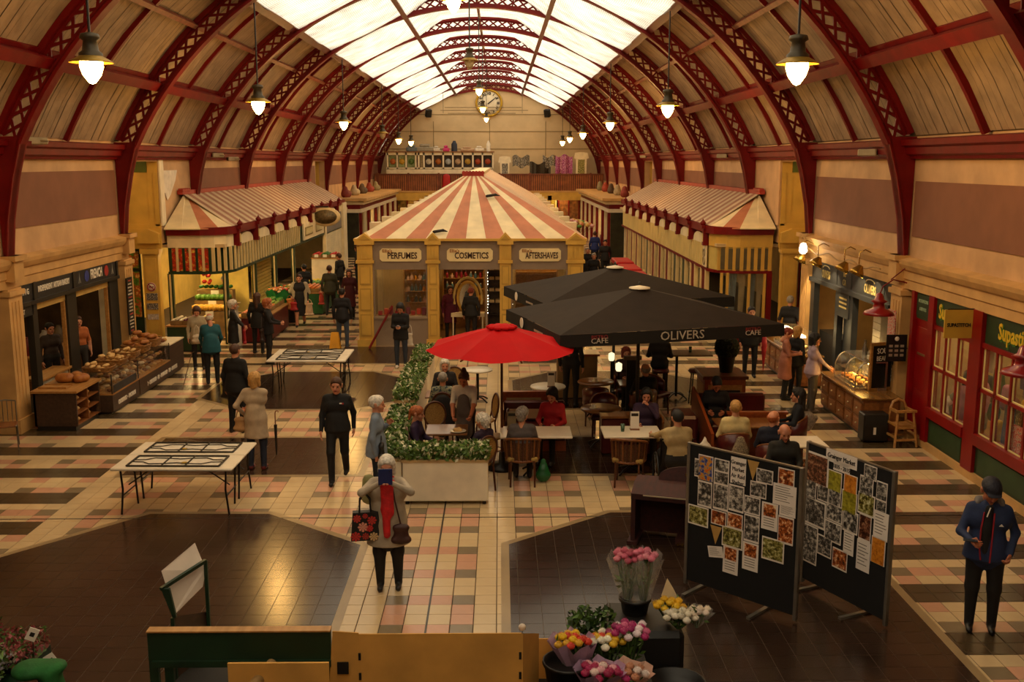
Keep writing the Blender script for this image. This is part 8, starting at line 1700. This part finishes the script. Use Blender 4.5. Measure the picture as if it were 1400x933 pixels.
# --- far right aisle
X_ = lambda px_, Y: (px_ - VX) * Y / F
person('person in black with red scarf next to kiosk right pillar', (X_(803, 43), 43), (.1, -1), 1.72, hair=('short', 'grey'), top='120f10', bottom='0f0d0e', hem=.6); person('grey hatted person in black in right aisle', (X_(812, 41), 41), (.0, -1), 1.66, hair=('short', 'grey'), top='0e0d0e', bottom='12141a', hem=.7); person('man in dark coat walking towards camera in right aisle', (X_(827, 46.5), 46.5), (-.1, -1), 1.78, 'walk', hair=('short', 'black'), top='100e10', bottom='0d0c0c', hem=.8); person('person in bright blue jacket in right aisle', (X_(813, 52), 52), (.1, 1), 1.78, hair=('short', 'brown'), top='1c2c6a', bottom='14141a', hem=.85)
# --- right counters
P = person('man standing behind parasol edge holding furled red umbrella', (6.2, 24.9), (-.05, -1), 1.76, hair=('short', 'black'), top='0e0c0d', bottom='17171c', hem=.8, gl='grip')
t = thing('furled_umbrella', 'furled red umbrella hanging beside man behind parasol', 'umbrella', wpt(P, (.32, -.05, .9))); MB().lathe([(.006, -.75), (.02, -.62), (.075, -.1), (.05, .1), (.012, .14)], n=10).build('canopy', pm('a01018', .6, .15, 8), t); MB().cyl((0, 0, -.84), (0, 0, -.75), .006, n=5).build('tip', STEEL, t); MB().tube([(0, 0, .14), (0, 0, .2), (.03, 0, .23), (.05, 0, .2)], .01, 5).build('handle', BLACKP, t)
P = person('woman in pink coat reading at the drawer counter', (6.42, 22.5), (1, -.25), 1.62, hair=('short', 'red'), top='a86a54', bottom='16181c', hem=.52, L=(.08, -.28, 1.12), R=(-.08, -.28, 1.12), head=(0, .45), gl='grip', gr='grip'); person('fair haired woman in black at the drawer counter', (6.72, 22.75), (.8, .5), 1.6, hair=('bob', 'blond'), top='131010', bottom='14110f', hem=.8)
person('woman in lilac cardigan ordering at the food case', (6.68, 21.35), (1, -.1), 1.68, hair=('bob', 'black'), top='a08a98', bottom='4a4238', shoes='6a5a48', hem=.86, L=(.12, -.36, .95), R=(-.12, -.36, .95), fat=1.1); person('stallholder in waistcoat behind farther counter', (7.72, 26.9), (.5, 1), 1.76, hair=('short', 'grey'), top='1c1c20', bottom='6a5a38', sleeve=0)
person('dark haired person in navy coat seated beside white table', (5.2, 17.75), (-1, .25), 1.68, 'sit', hair=('long', 'black'), top='0c121c', bottom='101418', fat=1.1); chair('tub', (5.22, 17.75), (-1, .25), 'tub chair under dark haired person in navy coat', TG)
# --- man at right
P = person('man in blue jacket and cap looking at phone at right edge', (5.5, 10.95), (-.4, -1), 1.78, hair=('cap', 'navy'), top='1c2c50', bottom='14110f', shoes='0d0b0a', hem=.84, fat=1.12, R=(-.17, -.33, 1.12), L=(.23, -.08, .93), head=(.25, .45), gr='grip', gl='grip', skin='b')
t = thing('mobile_phone', 'dark phone held by man in blue jacket', 'phone', wpt(P, (-.19, -.42, 1.15)), P.rotation_euler[2]); MB().bbox(-.075, .075, -.035, .035, 0, .012, .004).build('case', BLACKP, t); MB().box(-.07, .07, -.03, .03, .012, .0135).build('screen', pm('3a4048', .2), t)
s_ = P['_s']; ZR = pm('a02028', .5, .1, 5)
MB().tube([np.array(p) * s_ for p in [(-.055, -.118, 1.38), (-.075, -.135, 1.2), (-.08, -.15, 1.0), (-.06, -.165, .86)]], .009, 5).build('zip', ZR, P); MB().tube([np.array(p) * s_ for p in [(.045, -.118, 1.38), (.04, -.14, 1.2), (.035, -.155, 1.0), (.03, -.17, .84)]], .009, 5).build('zip', ZR, P)
blob('dark_jumper', [((-.005, -.1, 1.42), (-.02, -.115, 1.2), .045, .055, 0, (1, .5, 1)), ((-.02, -.115, 1.2), (-.02, -.135, .92), .055, .05, 0, (1, .5, 1))], pm('100c0c', .8), P, h=.018).scale = (s_,) * 3; blob('hood', [((-.1, .07, 1.45), (.1, .07, 1.45), .05, .05, 0), ((.1, .07, 1.45), (.12, -.01, 1.44), .045, .03, 0), ((-.1, .07, 1.45), (-.12, -.01, 1.44), .045, .03, 0)], pm('6a6460', .8, .2, 9), P, h=.02).scale = (s_,) * 3
MB().tube([np.array(p) * s_ for p in [(.0, -.13, 1.44), (-.03, -.15, 1.34)]], .007, 5).build('white_cord', WT, P); MB().prism([(.1, -.128, 1.3), (.15, -.122, 1.3), (.125, -.126, 1.33)], (0, -.004, 0)).build('chest_logo', WT, P)
# --- café
P = person('waitress in white shirt and grey apron serving a plate', (-.62, 17.75), (-.1, -1), 1.66, lean=.22, hair=('bun', 'brown'), top='cfc6b6', bottom='2a2420', sleeve=0, L=(.16, -.46, .95), R=(-.16, -.46, .92), head=(-.2, .25), gl='grip', gr='grip', skin='b'); blob('apron', [((0, -.24, 1.2), (0, -.2, .98), .09, .12, 0, (1.1, .5, 1)), ((0, -.14, .95), (0, -.16, .6), .14, .16, 0, (1, .45, 1))], pm('5e544e', .8, .1, 8), P, h=.022)
person('red haired woman in purple fleece seated by planter corner', (-1.27, 16.5), (1, -.15), 1.66, 'sit', hair=('tail', 'ginger'), top='2a1434', bottom='1c1a1e', skin='r', head=(.1, .1)); person('white haired woman in purple seated with back to hedge', (-.36, 16.12), (-.75, .6), 1.6, 'sit', hair=('curly', 'white'), top='24132c', bottom='16141a', fat=1.1)
person('white haired woman in dark cardigan facing camera by hedge', (-1.12, 20.5), (.1, -1), 1.64, 'sit', hair=('bob', 'white'), top='1a1412', bottom='14110f', far=False); person('woman in teal patterned top with back turned by hedge', (-1.1, 19.35), (0, 1), 1.66, 'sit', hair=('short', 'grey'), bottom='14110f', toptex=pm('1c3440', .8, .6, 22, col2='8a8a70', kind='speck'), far=False)
person('grey haired woman in grey top at white table', (.37, 16.5), (.05, 1), 1.64, 'sit', hair=('curly', 'grey'), top='5a5250', bottom='1a1614', head=(-.3, .1)); person('woman in red jacket with black scarf at white table', (.9, 17.75), (-.35, -1), 1.66, 'sit', hair=('bob', 'black'), top='a00c14', bottom='14110f', head=(-.2, .4)); 
person('woman in purple resting chin on hand', (2.6, 17.7), (-.1, -1), 1.66, 'sit', hair=('bob', 'black'), top='341c36', bottom='1a1416', L=(.03, -.12, 1.08), R=(-.15, -.3, .76), head=(0, .15), skin='r', gl='grip'); person('balding man in cream shirt in wheelchair', (2.85, 16.12), (-.1, 1), 1.76, 'sit', hair=('short', 'black'), top='b09868', bottom='1c1a1a', fat=1.22, L=(.3, -.4, .78), R=(-.25, -.4, .78))
person('person in dark red top and red scarf under the parasol', (2.76, 21.8), (.1, -1), 1.66, 'sit', hair=('bob', 'red'), top='2a0c10', bottom='14100f', far=False); person('bald man in black with back turned under the parasol', (2.88, 20.1), (-.2, 1), 1.72, 'sit', hair=('bald', 'grey'), top='0d0b0c', bottom='0d0b0b', far=False)
person('man in dark jacket bending over booth table', (4.05, 18.7), (-.15, -1), 1.74, 'sit', lean=.2, hair=('short', 'black'), top='120d0d', bottom='100d0d', head=(.3, .5), skin='b'); P = person('fair haired man in cream jacket with back turned', (3.96, 16.8), (.05, 1), 1.74, 'sit', hair=('short', 'blond'), top='cdb980', bottom='2a241c', fat=1.12); person('balding man in navy jacket with back turned', (4.45, 16.15), (.25, 1), 1.72, 'sit', hair=('bald', 'ginger'), top='121628', bottom='14141a', fat=1.05, head=(-.4, 0))
person('bald man in olive jacket facing camera behind display boards', (4.35, 15.05), (-.1, -1), 1.72, 'sit', hair=None, top='1e1c14', bottom='14110f', skin='r', head=(.1, .25), fat=1.05); person('waiter in black standing under the parasol', (1.55, 21.9), (.4, 1), 1.76, hair=('short', 'black'), top='0c0a0b', bottom='0d0b0b'); person('customer in dark clothes seated at the tall table', (3.55, 22.3), (.2, 1), 1.72, 'sit', hair=('short', 'brown'), top='14100f', bottom='0d0b0b', zseat=.79)
# --- kiosk and bakery
person('red haired woman in dark jacket at kiosk mirror', (-.85, 29.9), (.2, 1), 1.64, hair=('short', 'red'), top='15120f', bottom='14100f', hem=.85, far=False); person('woman in magenta coat inside the kiosk doorway', (-1.5, 30.6), (.3, -1), 1.6, hair=('bob', 'brown'), top='5a0f2a', bottom='14100f', hem=.55); 
person('baker in orange top inside the bakery', (-9.98, 24.05), (.7, -.8), 1.68, hair=('short', 'brown'), top='b0602a', bottom='2a2420', sleeve=0); person('baker in dark apron behind the bakery hatch', (-10.15, 22.9), (.8, -.6), 1.7, hair=('short', 'black'), top='3a2c24', bottom='1c1814')
